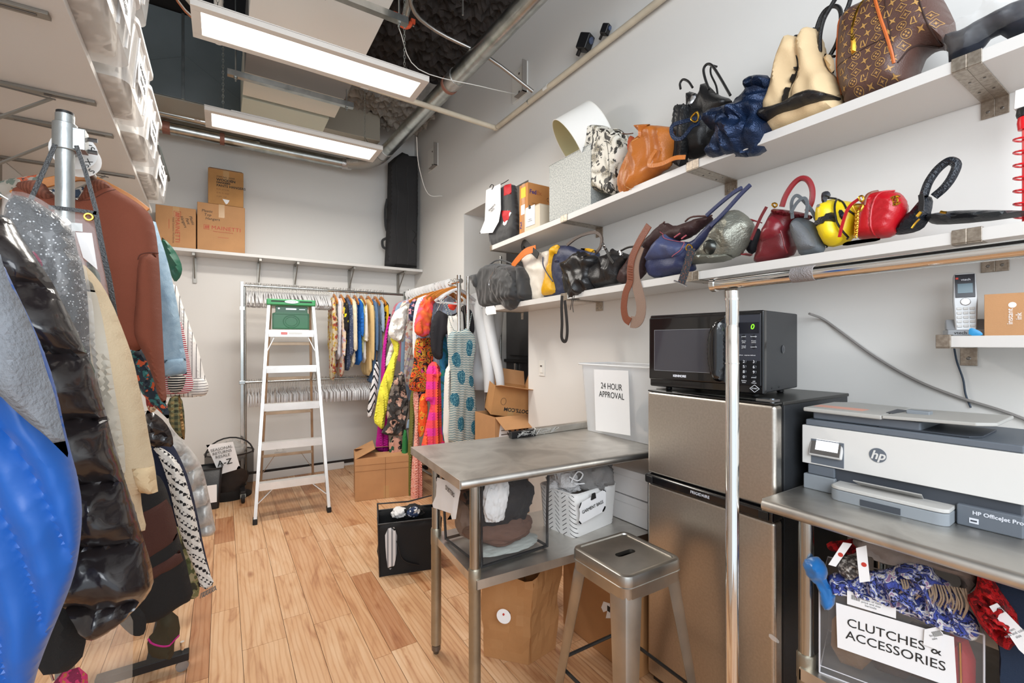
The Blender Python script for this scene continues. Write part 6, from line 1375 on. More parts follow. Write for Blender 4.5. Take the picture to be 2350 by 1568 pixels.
def scarf(name, label, k, pts, T, m, off, fold, res=.009, R=None, cat='scarf', yoff=0):
    """a puffed textile laid over the bin, traced on a plane parallel to its front"""
    pl = Plane(PLb.o.x-math.sin(PLb.phi)*yoff, PLb.o.y+math.cos(PLb.phi)*yoff, ZU2+.002, -71.9)
    t = pthing(pl, name, label, cat); pf = Puff(pl.tr(k, pts), T, res=res, fold=fold, R=R, seed=len(bpy.data.objects) % 50); obj('fabric', pf.mb, m, t); return t, pl, pf
knitb = M('knit_blue', '#5a63a8', .95, bump=1, bs=110, pat=('noise', 42, [(.3, '#4a56a6'), (.44, '#2a2b3c'), (.50, '#7d84bd'), (.56, '#e4dfd8'), (.64, '#a883a8')], 2, 1.2))
t, pl, pf = scarf('knit_scarf', 'chunky blue white and lilac knitted scarf spilling over the acrylic bin', 'O', [(530, 830), (600, 800), (700, 850), (830, 790), (960, 780), (1060, 720), (1260, 730), (1300, 830), (1420, 880), (1460, 1040), (1560, 1080), (1612, 1210), (1570, 1265), (1480, 1250), (1340, 1200), (1180, 1130), (1000, 1050), (840, 980), (680, 960), (560, 930)], .05, knitb, 0, (.05, 26, 26), .005, yoff=.03)
greyw = M('wool_taupe', '#8c8078', .95, bump=.5, bs=200)
t, pl, pf = scarf('wool_scarf', 'taupe wool fringed scarf folded on top of the knitted scarf', 'O', [(715, 570), (760, 525), (870, 540), (1000, 580), (1180, 620), (1300, 670), (1480, 720), (1580, 760), (1585, 880), (1530, 945), (1440, 940), (1480, 860), (1420, 800), (1290, 770), (1140, 720), (960, 760), (830, 690), (720, 610)], .05, greyw, 0, (.035, 9, 11), yoff=.05)
fr_ = MB(); rnd = random.Random(8)
for k in range(24):
    f = k/23; a = pl.at(*cr('O', [(1050+430*f, 790+60*f)])[0]); b_ = pl.at(*cr('O', [(1040+430*f+rnd.uniform(-20, 60), 850+170*f+rnd.uniform(-25, 30))])[0]); m2 = ((a[0]+b_[0])/2+.006, (a[1]+b_[1])/2)
    fr_.tube([(a[0], -.055, a[1]), (m2[0], -.068, m2[1]), (b_[0], -.062, b_[1])], .0022, 5, sm=2)
obj('fringe', fr_, M('fringe', '#a08a74', .95), t)['kind'] = 'stuff'
scarf('fur_pompom', 'grey and brown fur bundle in the acrylic bin beside white tags', 'O', [(600, 760), (620, 700), (700, 685), (780, 700), (790, 800), (720, 850), (640, 820)], .04, M('fur_grey', '#7d736c', .95, bump=1, bs=200, pat=('noise', 90, [(.3, '#4a423e'), (.5, '#8d847c'), (.6, '#cfc8c0')])), 0, (.03, 40, 40), .005, yoff=.02, cat='fur')
satin = M('satin_blue', '#1465a8', .25, sheen=.3)
scarf('satin_scarf', 'shiny bright blue satin scarf tucked at left of the acrylic bin', 'O', [(355, 710), (460, 685), (510, 720), (550, 790), (530, 860), (600, 930), (590, 1050), (500, 1060), (480, 900), (400, 830)], .03, satin, 0, (.03, 14, 10), .006, yoff=.0)
redf = M('yarn_red', '#b80f14', .95, bump=1, bs=200, pat=('noise', 60, [(.3, '#7a080c'), (.48, '#c9121a'), (.62, '#e02a28')]))
scarf('red_scarf', 'fuzzy bright red yarn scarf hanging down right of acrylic bin', 'O', [(1500, 960), (1570, 940), (1590, 760), (1660, 800), (1760, 950), (1890, 1130), (1840, 1330), (1740, 1310), (1640, 1220), (1560, 1090)], .04, redf, 0, (.05, 45, 45), .005, yoff=-.02)
scarf('red_yarn', 'small tuft of dark red yarn at back left of the acrylic bin', 'O', [(530, 590), (640, 580), (740, 560), (780, 620), (720, 680), (600, 650), (545, 640)], .03, redf, 0, (.03, 45, 45), .006, yoff=.12, cat='yarn')
t = thing('leather_clutches', 'brown leather clutches standing inside the acrylic bin behind the sign', 'clutch', tuple(PLb.P3(.17, .09, .12)), PLb.phi)
for k, (x, c_, w_) in enumerate(((-.10, '#7d5a37', .10), (-.02, '#4a3426', .12), (.06, '#5d412e', .10))):
    obj('clutch_panel', Puff([(x-.05, -.085), (x+w_-.05, -.085), (x+w_-.055, .07), (x-.045, .075)], .02, res=.02).mb, M('clutch%d' % k, c_, .4, bump=.5, bs=80), t).location = (0, .03*k-.04, 0)
t = thing('red_clutch', 'red leather clutch with gold zip at right inside the acrylic bin', 'clutch', tuple(PLb.P3(.295, .10, .05)), PLb.phi)
pf = Puff([(-.032, -.095), (.03, -.095), (.032, .10), (-.03, .105)], .02, res=.015); obj('clutch_panel', pf.mb, M('red_leather2', '#b32b30', .4, bump=.3, bs=100), t); obj('zip', MB().tube([(0, -.022, -.09), (.002, -.024, 0), (0, -.022, .095)], .003, 6), gold, t)
def ftag(label, k, pts, yoff, txt=None, mark=False, name='price_tag'):
    pl = Plane(PLb.o.x-math.sin(PLb.phi)*yoff, PLb.o.y+math.cos(PLb.phi)*yoff, ZU2, -71.9); t = pthing(pl, name, label, 'tag'); q = pl.tr(k, pts)
    obj('card', MB().prism(q, -.0006, .0006), paper, t); c = (sum(a for a, b in q)/len(q), sum(b for a, b in q)/len(q)); v = Vector((q[1][0]-q[0][0], q[1][1]-q[0][1])); an = -math.atan2(v.y, v.x)
    if txt: text('fine_print', txt, .0075, M('print_grey'), t, (c[0], -.0012, c[1]), rot=(math.pi/2, an, 0))
    if mark: obj('cherry_mark', MB().lathe([(.006, 0), (.006, -.0006)], 14, (c[0]+.002, -.0008, c[1]), ax='y'), red_i, t)
    bc = MB(); u = v.normalized(); n_ = Vector((-u.y, u.x)); o_ = Vector(q[0])+u*.01-n_*.008
    for j in range(9): p = o_+u*(.0022*j); bc.prism([tuple(p), tuple(p+u*.001), tuple(p+u*.001-n_*.012), tuple(p-n_*.012)], -.0012, -.0008)
    if not mark: obj('barcode', bc, ink, t)
    return t
ftag('white price sticker with barcodes above the clutches sign', 'O', [(678, 925), (1018, 1025), (1018, 1120), (678, 1018)], -.004, 'receipt of item\nprice and size\nbarcode')
ftag('white swing tag with cherry mark upright in the scarves', 'O', [(740, 630), (812, 612), (838, 860), (765, 870)], -.035, mark=True)
ftag('slanted white swing tag with cherry mark behind the upright one', 'O', [(650, 590), (712, 600), (600, 760), (548, 745)], -.02, mark=True)
ftag('small white tag tied with string on the clutches sign', 'O', [(1215, 1195), (1300, 1178), (1345, 1220), (1322, 1345), (1208, 1300)], -.012, 'final\nsale')
ftag('long white barcode tag on the red scarf', 'O', [(1665, 1035), (1720, 1012), (1990, 1290), (1985, 1440), (1870, 1335)], -.065, 'item\nstyle and color\nsize')
PLn = Plane(1.60, .30, ZU2+.002, -71.9)
t = thing('denim_bin', 'dark navy fabric bin at right end of the printer table undershelf', 'bin', (1.585, .285, ZU2+.002), rot(-80))
den = M('denim_dark', '#1b2c44', .85, bump=.4, bs=300)
obj('bin_body', crumple_box([(0, 0), (.40, 0), (.40, .3), (0, .3)], [(-.02, -.02), (.42, -.02), (.42, .32), (-.02, .32)], 0, .40, 8, 8, .01, 3), den, t, solid=.004); obj('bin_rim', MB().tube([(-.02, -.02, .40), (.42, -.02, .40), (.42, .32, .40), (-.02, .32, .40)], .008, 6, closed=True), M('denim_blue', '#23405c', .8), t)

# ---------------------------------------------------------------- alcove
t = thing('tall_black_cabinet', 'dark grey flat panel unit standing at back of the alcove', 'panel', (2.60, 3.60, .001))
obj('panel', MB().box(0, .06, 0, .60, 0, 2.45), M('panel_charcoal', '#3b3a3b', .55), t, bev=.004); obj('cross_bar', MB().box(-.03, -.002, 0, .60, 1.26, 1.29).box(-.02, -.002, .1, .5, 1.33, 1.335), blk, t, bev=.002)
obj('hinge', MB().cb((-.02, .38, 1.21), (.03, .03, .08)), chrome, t, bev=.004); obj('metal_pole', MB().tube([(-.06, .62, 0), (-.06, .62, 2.4)], .012, 10), leg_m, t)
mw = M('mannequin_white', '#d6d8da', .5)
t = thing('mannequin', 'white mannequin body with hanging arms in the alcove behind dresses', 'mannequin', (2.13, 3.72, 0))
def limb(name, pts, rs, n=16): 
    pp_ = smooth(pts, 4); rr = [v.x for v in smooth([(r, 0, 0) for r in rs], 4)]; return obj(name, MB().sweep(pp_, [(math.cos(2*math.pi*i/n), math.sin(2*math.pi*i/n)) for i in range(n)], scale=rr), mw, t)
limb('torso', [(-.02, .10, 1.02), (-.02, .10, 1.15), (-.02, .08, 1.35), (0, .08, 1.60), (0, .08, 1.78), (0, .08, 1.86)], [.10, .155, .12, .15, .16, .07]); limb('neck', [(0, .08, 1.84), (0, .08, 1.97)], [.055, .05])
q0 = [onX(u, v, 2.05) for u, v in ((1118, 690), (1122, 740), (1133, 800), (1146, 862), (1150, 905))]
limb('arm', [p-Vector(t.location) for p in q0], [.050, .055, .048, .040, .032]); obj('arm_joint', MB().tube([Vector(q0[0])-Vector(t.location)+Vector((0, 0, -.06)), Vector(q0[0])-Vector(t.location)+Vector((.001, .001, -.064))], .0545, 20), M('joint_grey', '#9fa2a5', .5), t)
q0 = [onX(u, v, 2.02) for u, v in ((1094, 680), (1104, 730), (1114, 790), (1122, 850), (1124, 900))]
limb('leg', [p-Vector(t.location) for p in q0], [.075, .07, .062, .055, .05]); obj('stand', MB().tube([(0, .1, 0), (0, .1, 1.05)], .012, 10).lathe([(.16, 0), (.16, .012)], 24, (0, .1, 0)), chrome, t)
# boxes in front of the alcove
t = thing('cardboard_box', 'plain cardboard box at the bottom of the alcove stack', 'box', (1.87, 3.18, .001), rot(4)); carton(t, .42, .40, .40, tape=False)
t = thing('cardboard_box', 'open cardboard box lettered STCO in middle of the alcove stack', 'box', (1.85, 3.16, .403), rot(-3))
b = carton(t, .42, .38, .46, open_=True, tape=False); text('lettering', 'STCO', .095, ink, b, (.235, -.002, .32), rot=(math.pi/2, rot(8), 0), bold=.004); text('lettering', '.COM', .05, ink, b, (.30, -.002, .25), rot=(math.pi/2, rot(8), 0), bold=.002)
obj('shipping_label', MB().prism([(.02, .20), (.11, .18), (.135, .38), (.05, .41)], -.0015, -.0003), paper, b); obj('label_print', MB().box(.045, .10, -.003, -.002, .24, .29).box(.055, .12, -.003, -.002, .31, .32).box(.055, .12, -.003, -.002, .345, .352), M('slot'), b)
flap(b, (.0, 0, .46), (.42, 0, .46), .17, -28); flap(b, (.42, 0, .46), (.42, .38, .46), .17, 60)
t = thing('cardboard_box', 'tilted open cardboard box with upside down print on top of the alcove stack', 'box', (1.86, 3.25, .875), 0)
t.rotation_euler = (rot(3), rot(9), rot(-20))
b = carton(t, .33, .32, .24, M('cardboard_gold', '#bd8a56', .8, bump=.15, bs=120, var=.07), open_=True); text('lettering', 'BOOTS.COM', .042, ink, b, (.225, -.0015, .06), rot=(math.pi/2, math.pi, 0), bold=.0012)
obj('round_stamp', MB().tube([(.09+.022*math.cos(a), -.001, .12+.028*math.sin(a)) for a in [k*math.pi/10 for k in range(20)]], .0013, 5, closed=True), ink, b)
flap(b, (0, .0, .24), (.33, 0, .24), .16, 10); flap(b, (.33, 0, .24), (.33, .32, .24), .20, 80); flap(b, (.33, .32, .24), (0, .32, .24), .14, 60)

# ---------------------------------------------------------------- back left floor: hamper, waste bin
t = thing('mesh_hamper', 'round black mesh hamper with a handwritten paper sign beside back rack wheel', 'hamper', (.06, 5.12, .001))
mesh_b = M('mesh_black', '#161617', .7, alpha=.55)
obj('mesh_wall', MB().lathe([(.185, .0), (.20, .2), (.20, .42)], 32, cap=False), mesh_b, t); obj('base', MB().lathe([(.185, 0), (.185, .01)], 32), blk, t)
obj('hoop', MB().tube([(.20*math.cos(a), .20*math.sin(a), .42) for a in [k*math.pi/16 for k in range(32)]], .007, 6, closed=True).tube([(.19*math.cos(a), -.19+.06, .42+.16*math.sin(a)) for a in [k*math.pi/12 for k in range(13)]], .007, 6), blk, t)
crumple('brown_cloth', None, None, (0, 0, .18), (.15, .15, .15), M('hamper_cloth', '#5e4a3d', .9, bump=.5, bs=50), 71, .2, parent=t); crumple('plastic_cover', None, None, (.02, -.02, .43), (.12, .12, .10), M('wrap_cloud', '#d9d8d4', .15, alpha=.4), 73, .2, parent=t)
PLh = Plane(.05, 4.905, .3, 0); q = PLh.tr('F', [(138, 1050), (300, 1030), (345, 1190), (218, 1228), (180, 1140)])
t = pthing(PLh, 'paper_sign', 'crumpled white handwritten paper sign A-Z on the mesh hamper', 'sign'); sh = obj('sheet', Puff(q, .001, res=.02, fold=(.006, 6, 5), ch=0).mb, paper, t)
c = PLh.tr('F', [(235, 1112)])[0]; text('handwriting', 'SEASONAL\nRETURNS\nRESALE', .035, ink, sh, (c[0], -.012, c[1]+.03), rot=(math.pi/2, rot(-8), 0)); text('handwriting', 'A-Z', .07, ink, sh, (c[0]+.02, -.012, c[1]-.065), rot=(math.pi/2, rot(-8), 0), bold=.001)
t = thing('waste_bin', 'small square black waste bin in front of the mesh hamper', 'bin', (-.10, 4.86, .001))
obj('bin_body', rings_mesh([[(x, y, 0) for x, y in rrect(.075, .02, 4)], [(x, y, .36) for x, y in rrect(.10, .025, 4)]]), blk, t, solid=.004); obj('bin_rim', MB().tube([(x, y, .36) for x, y in rrect(.10, .025, 4)], .006, 6, closed=True), blk, t); obj('white_panel', MB().box(-.055, .06, -.105, -.097, .06, .29, Matrix.Rotation(rot(-3.5), 4, 'X')), paper, t)
t = thing('framed_panel', 'dark framed glass panel on left wall under the big shelf', 'frame', (-1.049, 3.86, 1.95), 0)
obj('frame', MB().box(0, .5, 0, .03, .42, .45).box(0, .5, 0, .03, 0, .03).box(0, .03, 0, .03, 0, .45).box(.47, .5, 0, .03, 0, .45), M('frame_grey', '#6d6863', .4, .6), t, bev=.002); obj('pane', MB().box(.03, .47, .01, .016, .03, .42), M('pane_warm', '#b9a998', .15), t)
# ---------------------------------------------------------------- left side: big shelf, bins, pipe rack, clothes
t = thing('overhead_shelf', 'large white overhead shelf along the left wall carrying storage bins', 'shelf')
zz = 2.50; mb = MB()
fe = [(-.372, .5), (-.475, 4.62)]
vs = [(XL+.003, .5, zz), (fe[0][0], .5, zz), (fe[1][0], 4.62, zz), (XL+.003, 4.62, zz)]; vs += [(x, y, z+.03) for x, y, z in vs]
obj('board', mb.add(vs, [(0, 3, 2, 1), (4, 5, 6, 7), (0, 1, 5, 4), (1, 2, 6, 5), (2, 3, 7, 6), (3, 0, 4, 7)]), white_m, t, bev=.001)
for y in (2.0, 2.62, 2.99, 3.66):
    b = MB().box(XL+.01, -.46, y-.018, y+.018, zz-.012, zz-.0005).box(XL+.003, XL+.012, y-.02, y+.02, zz-.42, zz-.012)
    o = obj('bracket', b, M('bracket_galv'), t, bev=.001); obj('bracket_slot', MB().box(-.62, -.49, y-.004, y+.004, zz-.0145, zz-.0125), M('slot'), o)
    obj('bracket_arm', MB().sweep([Vector((-.60, y+.01, zz-.02)), Vector((XL+.02, y+.01, zz-.36))], [(.010, .003), (-.010, .003), (-.010, -.003), (.010, -.003)], up=(0, 1, 0)), M('bracket_galv'), o)
    obj('lever', MB().sweep([Vector((-.80, y-.02, zz-.02)), Vector((-.58, y-.025, zz-.035))], [(.004, .002), (-.004, .002), (-.004, -.002), (.004, -.002)], up=(0, 1, 0)), dark_b, o)
bin_m = M('bin_clear', '#eceae8', .2, alpha=.42, coat=.5); lid_m = M('bin_lid', '#f0efee', .35, alpha=.75)
def storage_bin(label, y0, y1, z, dx=0, lid=None, h=.26):
    t = thing('storage_bin', label, 'storage bin', (-.70+dx, (y0+y1)/2, z), 0)
    w, d = .33, (y1-y0)/2; rs = []
    for k in range(6): f = k/5; rs.append([(x, y, f*h) for x, y in rrect(w*(.90+.07*f), .05, 5, 0, 0, d*(.90+.07*f))])
    obj('bin_body', rings_mesh(rs), bin_m, t)
    for s in (-.5, 0, .5): obj('rib', MB().tube([(w*.905, d*s, .02), (w*.965, d*s, h-.02)], .006, 6), lid_m, t)
    obj('lid', rings_mesh([[(x, y, zk) for x, y in rrect(w*k, .06, 5, 0, 0, d*k)] for zk, k in ((h-.012, .975), (h-.012, 1.0), (h+.008, 1.0), (h+.02, .96), (h+.024, .90))], True, True), lid or lid_m, t)
    obj('contents', MB().box(-w*.8, w*.8, -d*.8, d*.8, .008, h*.75), M('bin_contents', '#c9c6c0', .9, bump=1, bs=20, pat=('noise', 9, [(.3, '#b5b0a8'), (.5, '#d9d6d0'), (.62, '#98938c')])), t, bev=.02)
    lp = obj('paper_label', MB().box(w*.955, w*.96, -d*.5, d*.4, .05, .20), paper, t); text('handwriting', 'seasonal\nstorage', .05, ink, lp, (w*.963, -d*.05, .125), rot=(math.pi/2, 0, math.pi/2))
    return t
ZB0 = 2.531
storage_bin('nearest frosted storage bin on the overhead shelf, lower tier', 1.72, 2.34, ZB0, .10); storage_bin('frosted storage bin stacked in upper tier above the nearest bins', 1.80, 2.55, ZB0+.285, .13)
storage_bin('second frosted storage bin on the overhead shelf behind the nearest', 2.37, 2.93, ZB0, .08); storage_bin('third frosted storage bin along the overhead shelf', 2.96, 3.55, ZB0, .06)
storage_bin('farthest storage bin with dark green lid on the overhead shelf', 3.60, 4.45, ZB0, .03, M('lid_green', '#28332f', .4), h=.20)
# pipe rack
XP, YP = -.372, 1.75
t = thing('pipe_clothes_rack', 'galvanised pipe clothes rack standing under the overhead shelf', 'clothes rack', (XP, YP, 0)); gp = M('pipe_galv', '#a9adad', .38, .85, bump=.15, bs=80, var=.12)
obj('upright', MB().tube([(0, 0, .01), (0, 0, 2.10)], .0205, 24), gp, t); obj('cap', MB().tube([(0, 0, 2.0995), (0, 0, 2.108)], .019, 20), dkgap, t)
c_ = obj('clamp', MB().tube([(0, 0, 2.00), (0, 0, 2.075)], .0265, 24).cb((.03, .005, 2.035), (.03, .045, .06)), gp, t, bev=.002); obj('clamp_bolt', MB().lathe([(.006, 0), (.006, .02)], 6, (.045, .02, 2.05), ax='x').lathe([(.006, 0), (.006, .02)], 6, (.045, .02, 2.015), ax='x'), M('hinge_steel'), c_)
obj('rail', MB().tube([(0, .0, 2.035), (-.06, 1.75, 2.035)], .017, 16), gp, t); obj('lower_rail', MB().tube([(0, .0, 1.12), (-.06, 1.75, 1.12)], .015, 12), gp, t); obj('upright', MB().tube([(-.06, 1.75, .01), (-.06, 1.75, 2.10)], .0205, 16), gp, t)
t = thing('rack_foot', 'black steel rack foot with silver caster on floor under the hanging coats', 'rack foot', (-.18, 2.50, 0)); obj('foot_bar', MB().box(-.26, .055, -.022, .022, .05, .085), dkgap, t, bev=.003); obj('caster', MB().lathe([(.024, -.01), (.026, 0), (.024, .01)], 16, (.03, 0, .026), ax='y'), M('hinge_steel'), t); obj('levelling_bolt', MB().tube([(.03, .0, .085), (.03, 0, .13)], .008, 8), chrome, t); obj('cross_bar', MB().box(-.10, -.06, .02, .9, .045, .08), dkgap, t, bev=.003)
t = thing('near_clothes_rail', 'steel rail at left edge of the room holding the nearest coats', 'clothes rail', (-.66, .35, 0)); obj('rail', MB().tube([(0, 0, 1.97), (0, 1.33, 1.97)], .014, 12), gp, t); obj('upright', MB().tube([(0, 0, .01), (0, 0, 1.97)], .014, 12), gp, t); obj('upright', MB().tube([(0, 1.33, .01), (0, 1.33, 1.97)], .014, 12), gp, t)
# size discs behind the post
dm_ = M('disc_white', '#eeedeb', .45)
def disc(label, loc, r, txt, rz=0, group=None, parent=None):
    t = thing('size_divider', label, 'size divider', loc, rz, group)
    mb = MB(); n = 28; a = [(r*math.cos(2*math.pi*k/n), r*math.sin(2*math.pi*k/n)) for k in range(n)]; b = [(.019*math.cos(2*math.pi*k/n), .019*math.sin(2*math.pi*k/n)) for k in range(n)]
    vs = [(x, -.001, z) for x, z in a]+[(x, -.001, z) for x, z in b]+[(x, .001, z) for x, z in a]+[(x, .001, z) for x, z in b]; fs = []
    for k in range(n): j = (k+1) % n; fs += [(k, j, n+j, n+k), (2*n+k, 3*n+k, 3*n+j, 2*n+j), (k, 2*n+k, 2*n+j, j), (n+k, n+j, 3*n+j, 3*n+k)]
    o = obj('disc', MB().add(vs, fs), dm_, t)
    if txt: text('lettering', txt, r*.45, ink, t, (r*.6, -.0015, r*.35), rot=(math.pi/2, rot(50), 0)); text('lettering', txt, r*.4, ink, t, (r*.55, -.0015, -r*.55), rot=(math.pi/2, rot(120), 0))
    return t
disc('white round size divider marked XS behind the pipe post', (XP-.002, YP+.10, 2.035), .055, 'XS'); disc('plain white size divider just behind the XS one', (XP-.004, YP+.16, 2.03), .055, 'S')
def wood_hanger(label, loc, rz, w=.21, group=None):
    t = thing('wooden_hanger', label, 'hanger', loc, rz, group)
    obj('hanger_body', MB().sweep(smooth([(-w, 0, -.155), (-w*.7, 0, -.115), (-w*.25, 0, -.075), (0, 0, -.062), (w*.25, 0, -.075), (w*.7, 0, -.115), (w, 0, -.155)], 3), [(.015, .006), (-.015, .006), (-.015, -.006), (.015, -.006)], up=(0, 0, 1)), wood_h, t, bev=.003)
    obj('hook', MB().tube([(0, 0, -.06), (0, 0, -.03), (.016, 0, -.022), (.022, 0, -.002), (.01, 0, .019), (-.01, 0, .019), (-.019, 0, .008)], .002, 6, sm=2), wire, t); return t
class Cloth(Bag):
    def __init__(s, name, label, cat, k, pts, y, T, m, **kw):
        kw.setdefault('fold', (.03, 10, 1.2)); kw.setdefault('R', .05); kw.setdefault('res', .014); kw.setdefault('ch', 1)
        wd = {'denim_jacket': 110, 'striped_shirt': 110, 'down_jacket': 100, 'navy_coat': 100, 'banded_coat': 120, 'wool_coat': 110, 'striped_knit': 60, 'camouflage_trousers': 60}.get(name, 0)*CR[k][2]
        if wd:
            bi = max(range(len(pts)), key=lambda i: pts[i][1]); sh_ = lambda p: (p[0]-wd, p[1])
            pts = [sh_(pts[0])]+pts[:bi+1]+[sh_(pts[bi])]+[sh_(p) for p in pts[bi+1:]]
        rail = kw.pop('rail', None); super().__init__(name, label, cat, k, pts, T/.85, m, y=y, phi=0, z0=0.0, part='fabric', **kw)
        if rail is None:
            tz = max(b for a, b in s.P)
            rail = (-.66, 1.97) if y < 1.69 else ((-.372-.034*(y-1.75), 2.035) if tz > 1.2 else (-.372-.034*(y-1.75), 1.12)) if s.pl.o.x < .6 else (XB_, ZB_)
            if y > 3.1 and s.pl.o.x < .6: rail = (-.43, 2.035)
        rx = rail[0]-s.pl.o.x; a, b = min(s.P, key=lambda p: (p[0]-rx)**2+(p[1]-rail[1])**2)
        obj('hanger_hook', MB().tube([(a, 0, b-.012), (a*.5+rx*.5, .0, b*.4+rail[1]*.6-.03), (rx, 0, rail[1]-.03), (rx+.014, 0, rail[1]), (rx, 0, rail[1]+.019), (rx-.014, 0, rail[1])], .0022, 6, sm=2), wire, s.t)
XF = 'X'
# --- lower items first
greyk = M('grey_knit', '#7b7e83', .95, bump=.8, bs=160, var=.12); bluen = M('blue_nylon', '#0a54a6', .42, bump=.3, bs=30, sheen=.2)
def qlines(P, D):
    c = np.array([0.06, 1.02]); r = np.sqrt(((P[:, 0]+.30)*1.0)**2+((P[:, 1]-.90)*.55)**2)
    return -.017*(1-np.abs(np.sin(r*math.pi/.044)))
B = Cloth('quilted_coat', 'bright blue quilted coat hanging nearest the camera on the left', 'coat', XF, [(-90, 560), (0, 590), (45, 685), (75, 745), (110, 830), (132, 905), (150, 990), (166, 1049), (178, 1092), (189, 1156), (187, 1220), (179, 1283), (168, 1330), (145, 1390), (111, 1471), (81, 1552), (65, 1640), (-120, 1660)], 1.05, .045, bluen, fold=(.010, 9, 7), extra=qlines, res=.0055)
B = Cloth('knit_sweater', 'heather grey knitted sweater draped over the bright blue coat', 'sweater', XF, [(-90, 540), (0, 578), (6, 604), (22, 652), (48, 690), (61, 722), (77, 756), (92, 802), (108, 856), (124, 900), (134, 945), (147, 998), (160, 1055), (141, 1036), (102, 998), (60, 966), (21, 928), (0, 908), (-90, 870)], .96, .035, greyk, fold=(.05, 14, 3), res=.008)
puf = M('puffer_black', '#241f20', .2, bump=.5, bs=25, coat=.3)
def puffs(P, D):
    ph = (P[:, 1]+.22*P[:, 0]+.10)/.128; a = np.abs(np.sin(math.pi*ph)); cr1 = np.array([noise.noise(Vector((p[0]*38, p[1]*9, 2))) for p in P]); cr2 = np.array([noise.noise(Vector((p[0]*12, p[1]*30, 8))) for p in P])
    return -.055*(1-a**.55)+.018*cr1*(1-a)+.009*cr2
B = Cloth('puffer_coat', 'shiny black down puffer coat with wide quilted bands', 'coat', XF, [(-60, 470), (0, 492), (25, 500), (44, 535), (66, 566), (91, 604), (118, 645), (132, 671), (144, 696), (174, 754), (193, 798), (206, 824), (220, 856), (232, 905), (258, 1006), (268, 1040), (296, 1130), (326, 1224), (356, 1326), (343, 1364), (300, 1411), (264, 1435), (222, 1458), (187, 1447), (162, 1405), (120, 1380), (40, 1250), (-60, 1000)], 1.28, .085, puf, fold=(.012, 14, 9), extra=puffs, res=.008, R=.06)
seq = M('sequin_black', '#25272b', .35, bump=.8, bs=220, pat=('dots', 130, .22, '#2b2e33', '#c9ccd0', .9)); wrap = M('wrap_film', '#ffffff', .06, alpha=.13, spec=1, bump=1, bs=30, coat=1)
B = Cloth('sequin_dress', 'black sparkly sequinned dress under clear plastic between puffer and beige coat', 'dress', XF, [(20, 446), (64, 452), (105, 476), (150, 508), (170, 536), (178, 580), (190, 606), (198, 655), (204, 719), (206, 814), (218, 900), (240, 970), (250, 1040), (180, 1040), (60, 800), (0, 520)], 1.45, .05, seq)
B.patch('plastic_cover', [(16, 438), (64, 442), (108, 466), (156, 500), (176, 532), (184, 580), (196, 606), (206, 655), (216, 719), (220, 814), (230, 900), (250, 975), (258, 1046), (180, 1050), (60, 800), (-4, 520)], .02, wrap, fold=(.03, 22, 6), res=.011)
B.patch('pink_fringe', [(85, 583), (95, 585), (112, 610), (110, 622), (92, 602)], .012, M('pink_yarn', '#c43364', .9, bump=1, bs=200), fold=(.01, 60, 60), res=.005)
beige = M('beige_wool', '#d3bd9c', .9, bump=.5, bs=200, var=.05)
B = Cloth('wool_coat', 'long beige wool coat with turned-back cuff between puffer and rust hoodie', 'coat', XF, [(185, 600), (223, 636), (255, 690), (287, 770), (306, 824), (322, 900), (335, 960), (345, 1020), (356, 1068), (362, 1128), (345, 1135), (322, 1120), (326, 1170), (338, 1216), (318, 1222), (300, 1130), (262, 1010), (225, 900), (190, 700)], 1.56, .05, beige)
B.patch('cuff', [(310, 1067), (355, 1068), (363, 1128), (348, 1133), (324, 1132)], .014, M('beige_cuff', '#dcc199', .9, bump=.4, bs=200), ch=0)
B.patch('lining', [(205, 640), (225, 660), (250, 760), (275, 900), (300, 1060), (285, 1100), (255, 980), (225, 850)], .012, M('beige_pale', '#c9bfae', .6), fold=(.02, 20, 1))
blackw = M('black_wool', '#1a1919', .9, bump=.4, bs=200)
B = Cloth('long_skirt', 'dark skirt hem hanging below the puffer coat at lower left', 'skirt', XF, [(110, 1380), (200, 1400), (196, 1500), (170, 1530), (150, 1545), (82, 1552), (90, 1460)], 1.34, .03, blackw)
B = Cloth('knit_garment', 'magenta tweed knit hem at bottom of the photo under the dark skirt', 'knitwear', XF, [(122, 1550), (200, 1525), (205, 1620), (118, 1630)], 1.4, .03, M('tweed_pink', '#a32a4e', .95, bump=1, bs=150, pat=('noise', 60, [(.3, '#7d2040'), (.48, '#c23360'), (.6, '#b56a3c')])))
B = Cloth('garment_cover', 'long clear plastic garment cover hanging below the puffer coat', 'garment cover', XF, [(190, 1440), (262, 1410), (305, 1400), (306, 1500), (300, 1640), (186, 1640)], 1.5, .03, M('cover_film', '#e9dccd', .08, alpha=.15, spec=1, bump=1, bs=25, coat=1))
# clear garment bag with black binding
PLg = Plane(-.30, 1.66, 0, 0)
t = pthing(PLg, 'clear_garment_bag', 'clear vinyl garment bag with black binding and gold grommet in front of rust hoodie', 'garment bag')
q = lambda pts, k='X': PLg.tr(k, pts)
pf = Puff(q([(115, 477), (222, 490), (236, 566), (255, 655), (267, 732), (300, 900), (230, 900), (190, 640)]), .006, res=.02, fold=(.008, 8, 3), ch=0); obj('vinyl_panel', pf.mb, M('vinyl_clear', '#ffffff', .05, alpha=.10, spec=1, coat=1), t)
def rib(pts, w, m, name, y=-.012): o = obj(name, MB().sweep(smooth([(a, y, b) for a, b in q(pts)], 3), [(.0015, w/2), (-.0015, w/2), (-.0015, -w/2), (.0015, -w/2)], up=(0, 1, 0)), m, t); return o
rib([(115, 478), (170, 484), (224, 492)], .010, blk, 'top_binding'); rib([(222, 490), (236, 566), (255, 655), (266, 730)], .012, blk, 'side_binding'); rib([(130, 335), (104, 395), (74, 462)], .010, blk, 'strap'); rib([(178, 338), (200, 402), (224, 490)], .010, blk, 'strap')
